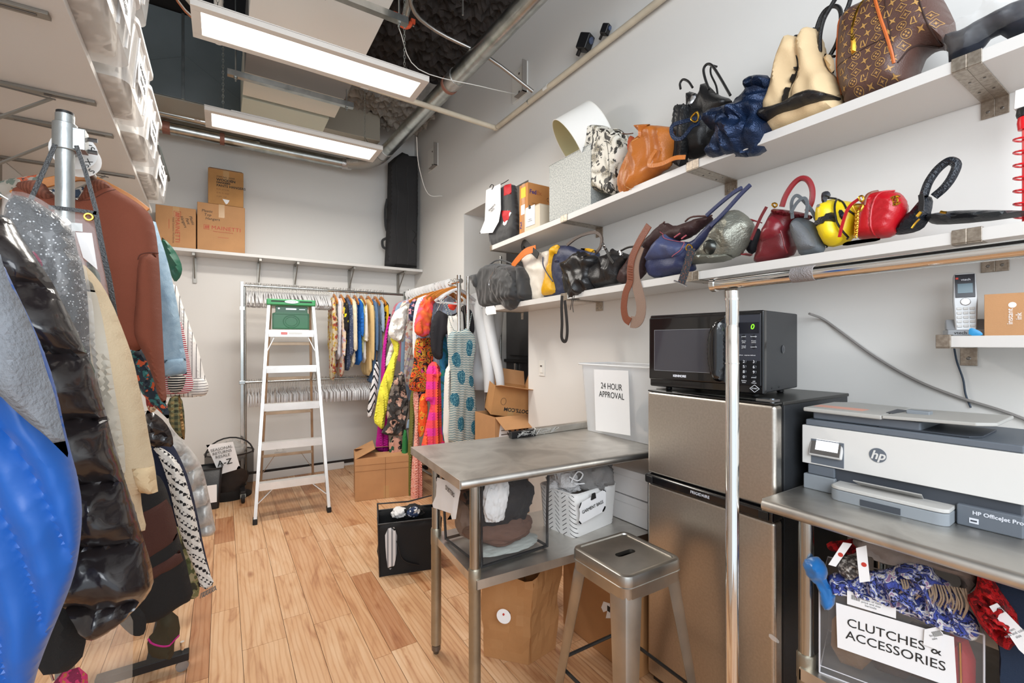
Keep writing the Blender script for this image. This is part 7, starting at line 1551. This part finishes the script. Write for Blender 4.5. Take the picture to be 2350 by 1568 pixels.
g_ = q([(207, 501)])[0]; obj('grommet', MB().tube([(g_[0]+.0085*math.cos(a), -.016, g_[1]+.0085*math.sin(a)) for a in [k*math.pi/8 for k in range(16)]], .0028, 6, closed=True), gold, t)
obj('white_card', MB().prism(q([(175, 534), (212, 536), (225, 620), (192, 592)]), -.006, -.005), paper, t); obj('small_card', MB().prism(q([(165, 512), (190, 514), (191, 533), (166, 531)]), -.006, -.005), M('label_grey'), t)
obj('folded_fabric', Puff(q([(192, 592), (225, 622), (230, 640), (228, 660), (205, 630)]), .008, res=.008, fold=(.01, 30, 30)).mb, M('olive_fabric', '#4d5244', .7), t).location = (0, .008, 0)
# hoodie
rust = M('rust_fleece', '#7d4330', .95, bump=.4, bs=300, var=.05)
B = Cloth('hooded_sweatshirt', 'rust brown hooded sweatshirt on a wooden hanger behind the pipe post', 'sweatshirt', XF, [(18, 437), (60, 420), (98, 418), (118, 446), (150, 462), (185, 458), (205, 420), (238, 414), (266, 436), (300, 455), (335, 480), (352, 505), (362, 560), (368, 640), (372, 750), (378, 860), (383, 925), (366, 920), (348, 855), (325, 800), (318, 808), (290, 800), (260, 780), (200, 720), (80, 700), (30, 600)], 2.10, .06, rust, fold=(.02, 7, 3))
B.patch('sleeve', [(322, 600), (340, 590), (364, 585), (370, 680), (373, 760), (379, 870), (384, 926), (368, 922), (350, 860), (325, 800), (311, 757), (318, 690)], .03, rust, fold=(.012, 9, 4))
B.patch('hood', [(38, 428), (62, 418), (98, 416), (122, 448), (132, 462), (110, 470), (70, 452)], .022, M('rust_rib', '#70402f', .95, bump=.6, bs=200, pat=('stripe', 'X', 40, [(0, '#6b3b2b'), (.5, '#7d4a38')])), fold=None)
B.patch('hood', [(185, 462), (206, 420), (238, 413), (264, 434), (240, 446), (215, 462), (196, 470)], .022, M('rust_rib'), fold=None)
B.seam('seam', [(185, 470), (220, 468), (255, 450), (268, 440)], .0015, M('rust_dark', '#5c3023', .9)); B.seam('seam', [(322, 602), (330, 590), (364, 582)], .0018, M('rust_dark')); B.seam('drawstring', [(172, 452), (176, 462), (174, 478)], .002, M('label_grey'))
B.patch('neck_lining', [(118, 430), (160, 440), (200, 425), (188, 458), (150, 462), (122, 448)], .006, M('lining_print', '#55606c', .8, pat=('noise', 50, [(.3, '#38475a'), (.5, '#c9c4bc')])))
wood_hanger('orange wooden hanger inside the neck of the rust hooded sweatshirt', (-.402, 2.115, 2.095), 0, .17)
fl1 = M('floral_navy', '#263140', .8, pat=('floral', 26, '#1e2b38', '#c9572f', '#e6c08c', '#2f6f70'), bump=.2, bs=90)
B = Cloth('printed_skirt', 'dark floral pleated skirt showing under the rust hooded sweatshirt', 'skirt', XF, [(293, 805), (330, 800), (352, 850), (372, 910), (388, 940), (388, 965), (372, 950), (345, 925), (322, 900), (305, 850)], 2.2, .03, fl1, res=.012, fold=(.04, 20, 1))
B = Cloth('patterned_blouse', 'pale floral patterned top at far left beside the rust hooded sweatshirt', 'top', XF, [(-30, 430), (10, 412), (60, 405), (100, 398), (100, 425), (40, 440), (-30, 470)], 2.35, .03, M('floral_pale', '#b9a08c', .8, pat=('floral', 22, '#a8a196', '#c2603f', '#3b3a3a', '#6f7a70')))
# second half of the rack
den_l = M('denim_light', '#86a3b9', .85, bump=.5, bs=260, pat=('noise', 14, [(.3, '#7895ac'), (.55, '#9ab4c6'), (.7, '#87a4ba')], 4, .5, False))
B = Cloth('denim_jacket', 'light blue denim jacket behind the rust hooded sweatshirt', 'jacket', XF, [(355, 500), (366, 540), (383, 592), (396, 645), (411, 720), (420, 790), (427, 822), (429, 858), (380, 866), (376, 800), (370, 600)], 2.72, .045, den_l)
B.patch('cuff', [(379, 826), (426, 822), (429, 858), (381, 865)], .012, den_l, ch=0)
B = Cloth('organza_blouse', 'dark green sheer organza blouse edge above the striped shirt', 'blouse', XF, [(366, 540), (388, 558), (408, 585), (419, 613), (416, 634), (402, 650), (392, 632), (384, 600)], 2.9, .02, M('organza_green', '#0f5a42', .5, alpha=.85), res=.01, fold=(.03, 24, 8))
B = Cloth('striped_shirt', 'white shirt with thin dark vertical stripes and long sleeve behind the denim jacket', 'shirt', XF, [(400, 640), (421, 706), (437, 750), (453, 795), (464, 837), (469, 862), (481, 890), (470, 912), (430, 905), (432, 870), (428, 800), (415, 720)], 3.02, .03, M('shirt_stripe', '#e6e1da', .8, pat=('stripe', 'X', 17, [(0, '#e9e5df'), (.84, '#4a4548')])), res=.01, fold=(.02, 20, 1))
B.patch('cuff', [(438, 868), (468, 866), (481, 891), (470, 912), (432, 905)], .012, M('cuff_stripe', '#e6e1da', .8, pat=('stripe', 'Z', 22, [(0, '#e9e5df'), (.8, '#4a4548')])))
B = Cloth('striped_knit', 'crimson and white striped knit peeking between denim jacket and striped shirt', 'knitwear', XF, [(408, 735), (418, 740), (430, 800), (438, 850), (446, 890), (430, 905), (418, 890), (428, 860), (416, 800)], 2.86, .02, M('crimson_stripe', '#a3203a', .85, pat=('stripe', 'Z', 30, [(0, '#a3203a'), (.5, '#e8e0dc')])), res=.01)
B = Cloth('cropped_blouse', 'small black and cream striped hem below the light denim jacket', 'top', XF, [(384, 862), (428, 858), (424, 885), (410, 905), (386, 900)], 2.8, .02, M('blackcream', '#1c1b1b', .8, pat=('stripe', 'Z', 26, [(0, '#17171a'), (.6, '#d9d0c4')])), res=.01)
# lower tier
B = Cloth('down_jacket', 'pale grey metallic quilted jacket at far end of the lower tier', 'jacket', 'D', [(850, 170), (900, 175), (960, 240), (1040, 320), (1090, 400), (1120, 530), (1150, 680), (1166, 765), (1095, 782), (1060, 780), (1000, 600), (920, 400)], 2.92, .05, M('silver_nylon', '#b9b7b3', .35, .2, bump=.7, bs=30, pat=('noise', 12, [(.3, '#9c9a97'), (.5, '#c9c7c3'), (.65, '#b3b1ad')], 4, 1, False)), quilt=(.11, .45, -.35), res=.011)
B = Cloth('navy_coat', 'dark navy coat edge behind the houndstooth scarf', 'coat', 'D', [(840, 230), (900, 240), (960, 330), (1020, 470), (1060, 640), (1100, 850), (1140, 1000), (1138, 1045), (1060, 1020), (960, 700), (880, 400)], 2.66, .05, M('navy_wool', '#16203a', .8, bump=.4, bs=150))
B.patch('blue_lining', [(975, 460), (1000, 470), (1040, 640), (1050, 740), (1020, 700), (990, 560)], .012, M('royal_blue', '#1d4aa0', .5))
B = Cloth('camouflage_trousers', 'camouflage trousers hem between the banded coat and houndstooth scarf', 'trousers', 'D', [(960, 700), (1010, 860), (1060, 960), (1080, 1090), (1040, 1120), (1005, 1100), (960, 900)], 2.55, .025, M('camo', '#6f7350', .9, pat=('noise', 16, [(.3, '#59613f'), (.46, '#a39a78'), (.54, '#7e7f57'), (.62, '#3c3b2c')])))
B = Cloth('houndstooth_scarf', 'black and white houndstooth wool wrap with fringed end', 'scarf', 'D', [(815, 292), (870, 298), (930, 340), (975, 400), (1010, 500), (1050, 650), (1090, 850), (1130, 980), (1158, 1035), (1090, 1075), (1050, 960), (1000, 850), (950, 700), (910, 500), (860, 350)], 2.46, .03, M('houndstooth', '#e3dfd8', .9, pat=('hound', 11, '#e3dfd8', '#1d1c1e'), bump=.4, bs=200), res=.01)
fr_ = MB()
for k in range(16): a = B.q([(1085+5*k, 1072-2.6*k), (1085+5.4*k, 1098-3*k)], 'D'); fr_.tube([(a[0][0], -.02, a[0][1]), (a[1][0]+.004*(k % 3-1), -.022, a[1][1])], .0016, 4)
obj('fringe', fr_, M('fringe_mix', '#77736f', .9), B.t)['kind'] = 'stuff'
bandk = blackw; brn = M('brown_wool', '#47271f', .9, bump=.5, bs=200)
B = Cloth('banded_coat', 'black wool coat with wide dark brown horizontal bands on lower tier', 'coat', 'D', [(735, 420), (850, 440), (890, 500), (920, 600), (950, 720), (975, 820), (1000, 905), (1020, 1000), (1047, 1110), (950, 1165), (835, 1240), (800, 1190), (740, 1180), (700, 900), (720, 600)], 2.24, .05, blackw)
B.patch('brown_band', [(740, 640), (900, 565), (925, 620), (950, 715), (958, 770), (850, 835), (815, 860), (740, 870)], .008, brn, ch=0, fold=None); B.patch('brown_band', [(760, 930), (830, 915), (970, 835), (990, 895), (880, 945), (830, 980), (760, 990)], .008, brn, ch=0, fold=None)
B = Cloth('black_jacket', 'black padded jacket shoulder above the houndstooth wrap', 'jacket', 'D', [(780, 95), (830, 110), (890, 160), (930, 230), (935, 300), (880, 290), (820, 300), (770, 260)], 2.4, .06, puf, quilt=(.06, .3, .2))
B = Cloth('olive_trousers', 'olive plaid trousers hanging above the grey metallic jacket', 'trousers', 'D', [(900, 40), (960, 10), (990, 60), (1000, 260), (975, 250), (930, 200), (905, 150)], 3.0, .03, M('olive_plaid', '#5a5d42', .9, pat=('check', 10, '#3f4230', '#6a6a4a', '#8a7a50')), fold=(.04, 22, .6))
B.patch('tan_panel', [(958, 20), (972, 15), (1000, 240), (985, 262)], .012, M('tan_cloth', '#a07d4c', .8))
B = Cloth('red_print_blouse', 'small red floral garment hem below the rust sweatshirt sleeve', 'top', 'D', [(780, 0), (860, 10), (870, 60), (820, 120), (790, 90)], 2.34, .03, M('red_print', '#a02a2c', .8, pat=('floral', 30, '#8a2226', '#d8c0a0', '#2b3a44', '#c9472f')))
B = Cloth('dark_trousers', 'black trousers hanging low under the banded coat', 'trousers', 'D', [(640, 1130), (740, 1150), (790, 1210), (785, 1300), (740, 1320), (690, 1300), (600, 1200)], 2.0, .03, blackw)
B = Cloth('olive_sleeve', 'olive garment with bright pink trim at hem below the banded coat', 'trousers', 'D', [(850, 1195), (955, 1180), (975, 1300), (940, 1330), (935, 1435), (880, 1440), (800, 1425), (790, 1330), (840, 1280)], 2.42, .04, M('olive_dark', '#3b3422', .85, bump=.3, bs=80))
B.seam('pink_trim', [(800, 1328), (870, 1338), (930, 1328), (965, 1305)], .004, M('pink_trim', '#c21f80', .6))

# ---------------------------------------------------------------- garments on the two back racks
def g_outline(w, L, sl, fl, neck=.05):
    """half profile mirrored: shoulder half-width w, length L, sleeve length sl, hem flare fl"""
    R_ = [(neck, -.085), (w*.6, -.105), (w, -.145)]
    if sl > .05: R_ += [(w+.035, -.145-sl*.4), (w+.03, -.145-sl), (w-.045, -.145-sl-.01), (w-.05, -.34 if sl > .25 else -.145-sl-.01)]
    R_ += [(w-.055 if sl > .05 else w-.02, -.42), (w-.05+fl*.5, -.42-(L-.42)*.5), (w-.05+fl, -L)]
    return R_+[(-a, b) for a, b in reversed(R_)]
def garment(name, label, cat, loc, rz, w, L, sl, fl, T, m, seed, group=None, fold=(.02, 14, .8)):
    t = thing(name, label, cat, loc, rz, group)
    pf = Puff(g_outline(w, L, sl, fl), T, R=.035, res=.022, ch=1, fold=fold, seed=seed); obj('fabric', pf.mb, m, t)
    obj('hanger_hook', MB().tube([(0, 0, -.085), (0, 0, -.03), (.016, 0, -.022), (.022, 0, -.002), (.01, 0, .019), (-.01, 0, .019)], .002, 5, sm=1), wire, t); return t
C_ = lambda n, c, **k: M('cl_'+n, c, .85, **k)
fA = C_('fl_beige', '#cdbb98', pat=('floral', 15, '#d6c6a6', '#a8503c', '#3d3d38', '#c9a33c')); fB = C_('fl_black', '#1b1b1d', pat=('floral', 12, '#1a1a1c', '#f0d81c', '#f6ec7a', '#232326'))
A_ = [('floral_shirt', 'beige and mustard floral shirt leftmost on the back rack', 'shirt', .98, .19, .96, .5, 0, fA), ('white_blouse', 'white blouse with black neckline beside the leftmost floral shirt', 'blouse', 1.015, .18, .74, 0, 0, C_('white', '#dcdbe2')),
 ('floral_blouse', 'pale pink floral blouse under the yellow flower top', 'blouse', 1.05, .19, .92, .55, 0, C_('fl_pink', '#e3c9b4', pat=('floral', 14, '#e8d2b8', '#d0705c', '#8a9a70', '#c9bfd0'))), ('flower_blouse', 'black top with big yellow flowers on the back rack', 'top', 1.085, .20, .62, .3, 0, fB),
 ('dotted_shirt', 'navy blue dotted shirt on the back rack', 'shirt', 1.12, .19, .86, .55, 0, C_('navy_dots', '#49536f', pat=('dots', 70, .25, '#414c6a', '#c9ccd6'))), ('cream_shirt', 'cream shirt between navy dotted and striped shirts', 'shirt', 1.155, .19, .82, .5, 0, C_('cream', '#e3d6bb')),
 ('striped_tee', 'black and white striped top on the back rack', 'top', 1.19, .20, .60, .2, 0, C_('bw', '#d6d3d0', pat=('stripe', 'Z', 22, [(0, '#e0dddb'), (.55, '#2f2f33')]))), ('blue_shirt', 'cobalt blue shirt on the back rack', 'shirt', 1.225, .19, .80, .35, 0, C_('cobalt', '#1565b8')),
 ('yellow_shirt', 'pale yellow shirt on the back rack', 'shirt', 1.26, .18, .70, .4, 0, C_('pale_yellow', '#dcd795')), ('ivory_blouse', 'ivory blouse beside the pale yellow shirt', 'blouse', 1.295, .18, .78, .4, 0, C_('ivory', '#ece6dc')),
 ('tan_jacket', 'tan cotton jacket with button cuff on the back rack', 'jacket', 1.335, .21, .92, .6, 0, C_('tan', '#dabb84')), ('denim_shirt', 'mid blue denim shirt beside the tan jacket', 'shirt', 1.375, .19, 1.0, .5, 0, C_('denim', '#57759a', bump=.4, bs=200)),
 ('peach_blouse', 'peach blouse on the back rack', 'blouse', 1.41, .18, .9, .3, 0, C_('peach', '#e9b98d')), ('chambray_dress', 'long pale chambray dress on the back rack', 'dress', 1.445, .18, 1.25, .3, .03, C_('chambray', '#9aacc2')),
 ('sand_dress', 'sand coloured long dress on the back rack', 'dress', 1.48, .18, 1.3, 0, .03, C_('sand', '#cdb594')), ('mustard_print_blouse', 'mustard and black print top at right end of back rack', 'top', 1.515, .19, .6, .25, 0, C_('mustblack', '#d8a81c', pat=('noise', 12, [(.3, '#e0b01f'), (.52, '#1d1b1a')])))]
for i, (n, lab, cat, x, w, L, sl, fl, m) in enumerate(A_):
    garment(n, lab, cat, (x, YA-.02 if i % 2 else YA+.01, ZA+.012), rot(90)+(.08 if i % 3 else -.06), w, L, sl, fl, .017, m, i+3)
    if i % 2 == 0: wood_hanger('orange wooden hanger above %s' % lab[:lab.index(' on ')] if ' on ' in lab else 'orange wooden hanger above %s' % lab, (x+.012, YA, ZA+.012), rot(90), .19)
# fillers on the dress rack: seen as edges between the traced dresses
Bf = [('striped_shirt', 'blue pinstriped shirt sleeve on the dress rack', 4.10, .19, 1.0, .55, C_('pin', '#c9d3e0', pat=('stripe', 'X', 26, [(0, '#dde4ec'), (.6, '#5f7fae')]))), ('navy_floral_dress', 'navy floral dress on the dress rack', 4.30, .2, 1.15, .2, C_('fl_navy', '#23263f', pat=('floral', 22, '#22253c', '#c98a96', '#e6d2c0', '#3c4a72'))),
 ('white_dotted_shirt', 'white shirt with tiny dots on the dress rack', 4.20, .2, .95, .6, C_('wdots', '#eceae8', pat=('dots', 60, .14, '#eceae8', '#4c5a78'))), ('print_dress', 'pastel print dress toward back of the dress rack', 4.62, .2, 1.05, .4, C_('pastel', '#d8cfc4', pat=('floral', 18, '#dcd4c8', '#c98f80', '#8fa58a', '#b8a8c0'))),
 ('sky_dress', 'sky blue dress toward back of the dress rack', 4.78, .19, 1.2, .3, C_('sky', '#8fa9c4')), ('rose_blouse', 'rose pink blouse near the corner of the dress rack', 4.88, .19, .8, .3, C_('rose', '#c87a86'))]
for i, (n, lab, y, w, L, sl, m) in enumerate(Bf): garment(n, lab, 'dress' if 'dress' in n else 'shirt', (XB_-.02, y, ZB_+.012), .05*(i % 3-1), w, L, sl, .02, .02, m, i+40)
def D_(name, label, cat, k, pts, y, m, T=.035, **kw): return Cloth(name, label, cat, k, pts, y, T, m, **kw)
teal = M('ikat', '#1f6c80', .85, pat=('noise', 26, [(.3, '#0f5a72'), (.47, '#e6dfce')], 2, .5)); 
teal = M('ikat_dress', '#1f6c80', .85, pat=('zig', 26, '#e4ddcb', '#1c5f74', 2.6, .55, .5, False))
B = D_('strappy_dress', 'teal and cream patterned strappy maxi dress in front of the dress rack', 'dress', 'R', [(1600, 800), (1640, 690), (1700, 640), (1790, 660), (1850, 640), (1900, 600), (1960, 660), (2030, 735), (2035, 900), (2000, 1100), (1990, 1300), (2010, 1500), (2090, 2400), (1620, 2420), (1640, 1900), (1670, 1400), (1640, 1100)], 3.66, teal, T=.05, res=.014)
B.patch('teal_motif', [(1640, 1000), (1760, 960), (1780, 1200), (1670, 1180)], .003, C_('teal_blot', '#14617a', pat=('noise', 160, [(.3, '#0d5770'), (.58, '#7fb0b4')])), fold=None)
for pts in ([(1870, 780), (1960, 800), (1940, 1050), (1860, 1000)], [(1720, 1250), (1840, 1230), (1830, 1450), (1740, 1430)], [(1900, 1300), (1990, 1350), (1960, 1500), (1890, 1450)], [(1640, 1600), (1740, 1560), (1760, 1760), (1660, 1780)], [(1850, 1650), (1960, 1620), (1970, 1820), (1870, 1850)], [(1720, 1950), (1820, 1920), (1840, 2120), (1740, 2150)], [(1930, 2000), (2030, 1980), (2040, 2180), (1950, 2200)]): B.patch('teal_motif', pts, .003, C_('teal_blot', '#14617a'), fold=None)
for pts in ([(1500, 190), (1580, 330), (1650, 560), (1700, 650)], [(1530, 180), (1620, 320), (1690, 520)], [(1960, 380), (1940, 500), (1920, 620)], [(1890, 340), (1890, 480), (1880, 600)]): B.tube('strap', pts, .003, teal, off=-.02, k='R')
D_('white_slip_dress', 'white slip dress behind the teal strappy dress', 'dress', 'R', [(1600, 400), (1700, 440), (1780, 380), (1840, 330), (1860, 600), (1860, 700), (1800, 1200), (1640, 1180), (1660, 1500), (1680, 2350), (1540, 2350), (1560, 1600), (1570, 1250), (1640, 1150)], 3.74, C_('slip', '#e9e4dc'))
blks = C_('blackcloth', '#1c1a1f', bump=.3, bs=60)
B = D_('puff_sleeve_blouse', 'black puff sleeve blouse with sleeves either side of the front post', 'blouse', 'R', [(1420, 400), (1470, 330), (1560, 380), (1640, 420), (1760, 380), (1850, 250), (1930, 290), (2040, 500), (2120, 650), (2180, 860), (2160, 960), (2110, 1030), (2050, 1040), (2000, 900), (1980, 700), (1900, 700), (1700, 700), (1560, 700), (1540, 900), (1545, 1060), (1480, 1090), (1400, 1050), (1360, 900), (1350, 600)], 3.83, blks, T=.05)
D_('teal_dress', 'green and teal ombre dress between black sleeve and white slip dress', 'dress', 'R', [(1460, 330), (1520, 420), (1560, 560), (1600, 780), (1640, 980), (1630, 1150), (1590, 1200), (1580, 1700), (1600, 2300), (1530, 2300), (1520, 1500), (1480, 900)], 3.9, C_('ombre', '#19706c', pat=('noise', 10, [(.3, '#1d7f5a'), (.48, '#2a6fa0'), (.58, '#14605c')], 3, 1, False)))
ging = C_('gingham', '#f0524a', pat=('check', 2.2, '#f5643a', '#f2475c', '#e8359a'))
B = D_('gingham_dress', 'coral and hot pink gingham tie-front dress hanging low on the dress rack', 'dress', 'S', [(640, -170), (720, -250), (790, -160), (830, -60), (890, 40), (905, 200), (800, 195), (840, 420), (880, 620), (920, 780), (560, 780), (600, 600), (660, 330), (690, 190), (615, 185), (640, 20)], 3.97, ging, T=.05, fold=(.05, 18, .5))
B.patch('waist_tie', [(690, -140), (740, -160), (780, -60), (860, 20), (905, 190), (790, 180), (740, 40)], .02, ging, fold=(.02, 20, 3)); B.tube('knot', [(690, -110), (730, -90), (780, -120)], .02, ging, off=-.06, k='S')
shr = C_('organza_orange', '#f2603a', pat=('noise', 7, [(.3, '#f58a2e'), (.5, '#f4523c'), (.62, '#ee5a8c')], 2, .8, False))
D_('organza_dress', 'orange and pink sheer puff sleeve dress top on the dress rack', 'dress', 'R', [(1150, 400), (1190, 250), (1260, 150), (1360, 90), (1450, 70), (1490, 130), (1620, 100), (1600, 160), (1480, 190), (1400, 240), (1390, 340), (1370, 500), (1350, 700), (1260, 750), (1120, 700), (1115, 560)], 4.02, shr, T=.06, fold=(.04, 9, 6))
D_('baroque_dress', 'orange black and gold baroque print dress below the sheer sleeve', 'dress', 'R', [(1150, 740), (1240, 770), (1340, 740), (1400, 800), (1400, 1300), (1360, 1380), (1330, 1500), (1320, 1568), (1050, 1560), (1030, 1440), (1080, 1250), (1110, 1100), (1115, 900)], 4.08, C_('baroque', '#e0601c', pat=('noise', 13, [(.3, '#2a1c14'), (.42, '#e8561a'), (.5, '#2a1c14'), (.53, '#c9902c'), (.60, '#1f1612'), (.66, '#d8447c')], 3, 1.5)))
D_('orange_long_dress', 'bright orange floral long dress between salmon and gingham dresses', 'dress', 'S', [(570, 120), (640, 100), (660, 330), (610, 560), (550, 570), (555, 300)], 4.05, C_('orange_fl', '#e85a1c', pat=('floral', 20, '#ea5a1e', '#e0a030', '#3a2a20', '#d8481a')))
D_('salmon_maxi_dress', 'salmon pink speckled maxi dress reaching nearly to the floor', 'dress', 'S', [(500, 60), (560, 90), (570, 300), (560, 600), (600, 900), (600, 1380), (490, 1420), (470, 1250), (480, 900), (510, 600), (520, 400), (500, 200)], 4.13, C_('salmon', '#e0897a', pat=('noise', 70, [(.3, '#e89a88'), (.5, '#f0c4b8'), (.58, '#c9604f')])), fold=(.05, 24, .4))
D_('olive_maxi_dress', 'olive green maxi dress beside the salmon maxi dress', 'dress', 'S', [(470, 60), (530, 80), (520, 300), (490, 700), (470, 1290), (438, 1290), (440, 700), (460, 400)], 4.22, C_('olive', '#6b6b2f'), fold=(.03, 24, .4))
D_('ruffled_dress', 'dark floral dress with ruffled tiers in middle of the dress rack', 'dress', 'S', [(260, 40), (300, -60), (400, -150), (420, 60), (460, 250), (420, 400), (400, 560), (340, 560), (160, 540), (180, 480), (230, 420), (215, 300)], 4.36, C_('fl_dark', '#3a3836', pat=('floral', 11, '#3b3836', '#c29a88', '#1d1c1c', '#7d746c')), fold=(.05, 18, 8))
D_('floral_skirt', 'peach and black floral skirt below the ruffled dress', 'skirt', 'S', [(240, 560), (380, 570), (385, 700), (360, 880), (320, 950), (290, 940), (250, 850)], 4.38, C_('fl_peach', '#cf9a84', pat=('floral', 13, '#d8a08c', '#1d1f1d', '#9c4a40', '#2c5a44')))
D_('speckled_skirt', 'white speckled skirt hem lowest above the cardboard box', 'skirt', 'S', [(250, 870), (430, 950), (435, 1060), (380, 1075), (228, 1070)], 4.42, C_('speckle', '#cfcccf', pat=('dots', 110, .3, '#d5d2d4', '#55525c', .9)))
D_('green_skirt', 'emerald green skirt hem beside the table corner', 'skirt', 'S', [(390, 500), (440, 480), (450, 980), (360, 960), (375, 780)], 4.30, C_('emerald', '#2c7a3e'))
D_('denim_skirt', 'pale blue denim strip beside the olive maxi dress', 'skirt', 'S', [(440, 380), (470, 360), (460, 480), (420, 500)], 4.26, C_('chambray', '#9aacc2'), T=.02)
yel2 = C_('lemon', '#efe64a', bump=.4, bs=25)
D_('lemon_dress', 'lemon yellow dress hanging in folds left on the dress rack', 'dress', 'G', [(385, 430), (450, 470), (445, 520), (425, 600), (400, 760), (370, 870), (355, 985), (325, 960), (295, 930), (310, 850), (328, 740), (360, 650), (400, 560), (420, 510)], 4.50, yel2, T=.045, fold=(.05, 16, 3))
D_('white_ruffle_blouse', 'white ruffled blouse with tiny print above the lemon yellow dress', 'blouse', 'G', [(380, 400), (410, 300), (450, 270), (500, 250), (490, 330), (470, 420), (450, 475), (388, 440)], 4.45, C_('white_print', '#efece4', pat=('dots', 30, .12, '#efece4', '#9a8a5a')), T=.05, fold=(.05, 14, 10))
D_('pastel_sleeve', 'pale mint floral sleeve beside the lemon yellow dress', 'blouse', 'G', [(400, 460), (425, 480), (385, 620), (360, 600)], 4.53, C_('mint', '#d5d8cc', pat=('floral', 26, '#d9dccf', '#c9a8b4', '#9ab89a', '#c8d4c0')), T=.03)
D_('magenta_dress', 'magenta chiffon long dress with ruffled hem on the dress rack', 'dress', 'G', [(385, 300), (400, 310), (370, 480), (365, 700), (385, 1000), (385, 1120), (340, 1110), (305, 1085), (320, 980), (335, 760), (345, 520)], 4.6, C_('magenta', '#bd1590'), fold=(.05, 22, 1))
D_('geometric_dress', 'black and white geometric lattice print dress leftmost on the dress rack', 'dress', 'G', [(310, 560), (330, 600), (325, 700), (300, 860), (285, 910), (255, 900), (280, 740)], 4.72, C_('lattice', '#e6e4e4', pat=('zig', 9, '#e8e6e6', '#1b1b1e', 1.3, 2.6, .32, False)))
D_('print_maxi_dress', 'dark red floral garment seen right of the teal strappy dress', 'dress', 'R', [(2040, 1040), (2100, 1030), (2160, 1200), (2180, 1300), (2080, 1320), (2020, 1200)], 3.95, C_('red_fl', '#b8304a', pat=('floral', 24, '#c23a50', '#f0c8b0', '#2b4a3a', '#a02038')))
D_('coral_necktie', 'bright coral bow at neck of the black puff sleeve blouse', 'scarf', 'R', [(1610, 250), (1680, 240), (1740, 210), (1755, 260), (1720, 350), (1640, 330)], 3.80, C_('coral_red', '#e0402c'), T=.02, res=.01)
for i, y in enumerate((3.78, 3.86, 4.0, 4.06, 4.25, 4.45)): wood_hanger(['frontmost wooden hanger on the dress rack', 'second wooden hanger on the dress rack', 'wooden hanger above the coral gingham dress', 'wooden hanger above the baroque print dress', 'wooden hanger above the navy floral dress', 'wooden hanger above the white ruffled blouse'][i], (XB_, y, ZB_+.012), .12, .20)
ch_ = hanger_mesh('top')
for y, rz, lab in ((3.74, 1.45, 'clear hanger in front of the first wooden hanger at the post'), (3.71, 1.75, 'frontmost clear plastic hanger beside the front post')): o = link('clothes_hanger', ch_); o.location = (XB_, y, ZB_+.012); o.rotation_euler = (0, 0, rz); tag(o, lab, 'hanger')
for i in range(15): disc('white ring size divider clustered on the rail of the dress rack', (XB_, 3.90+i*.078, ZB_), .047, None, .1*((i*7) % 5-2)*.3, 'size dividers on the dress rack')
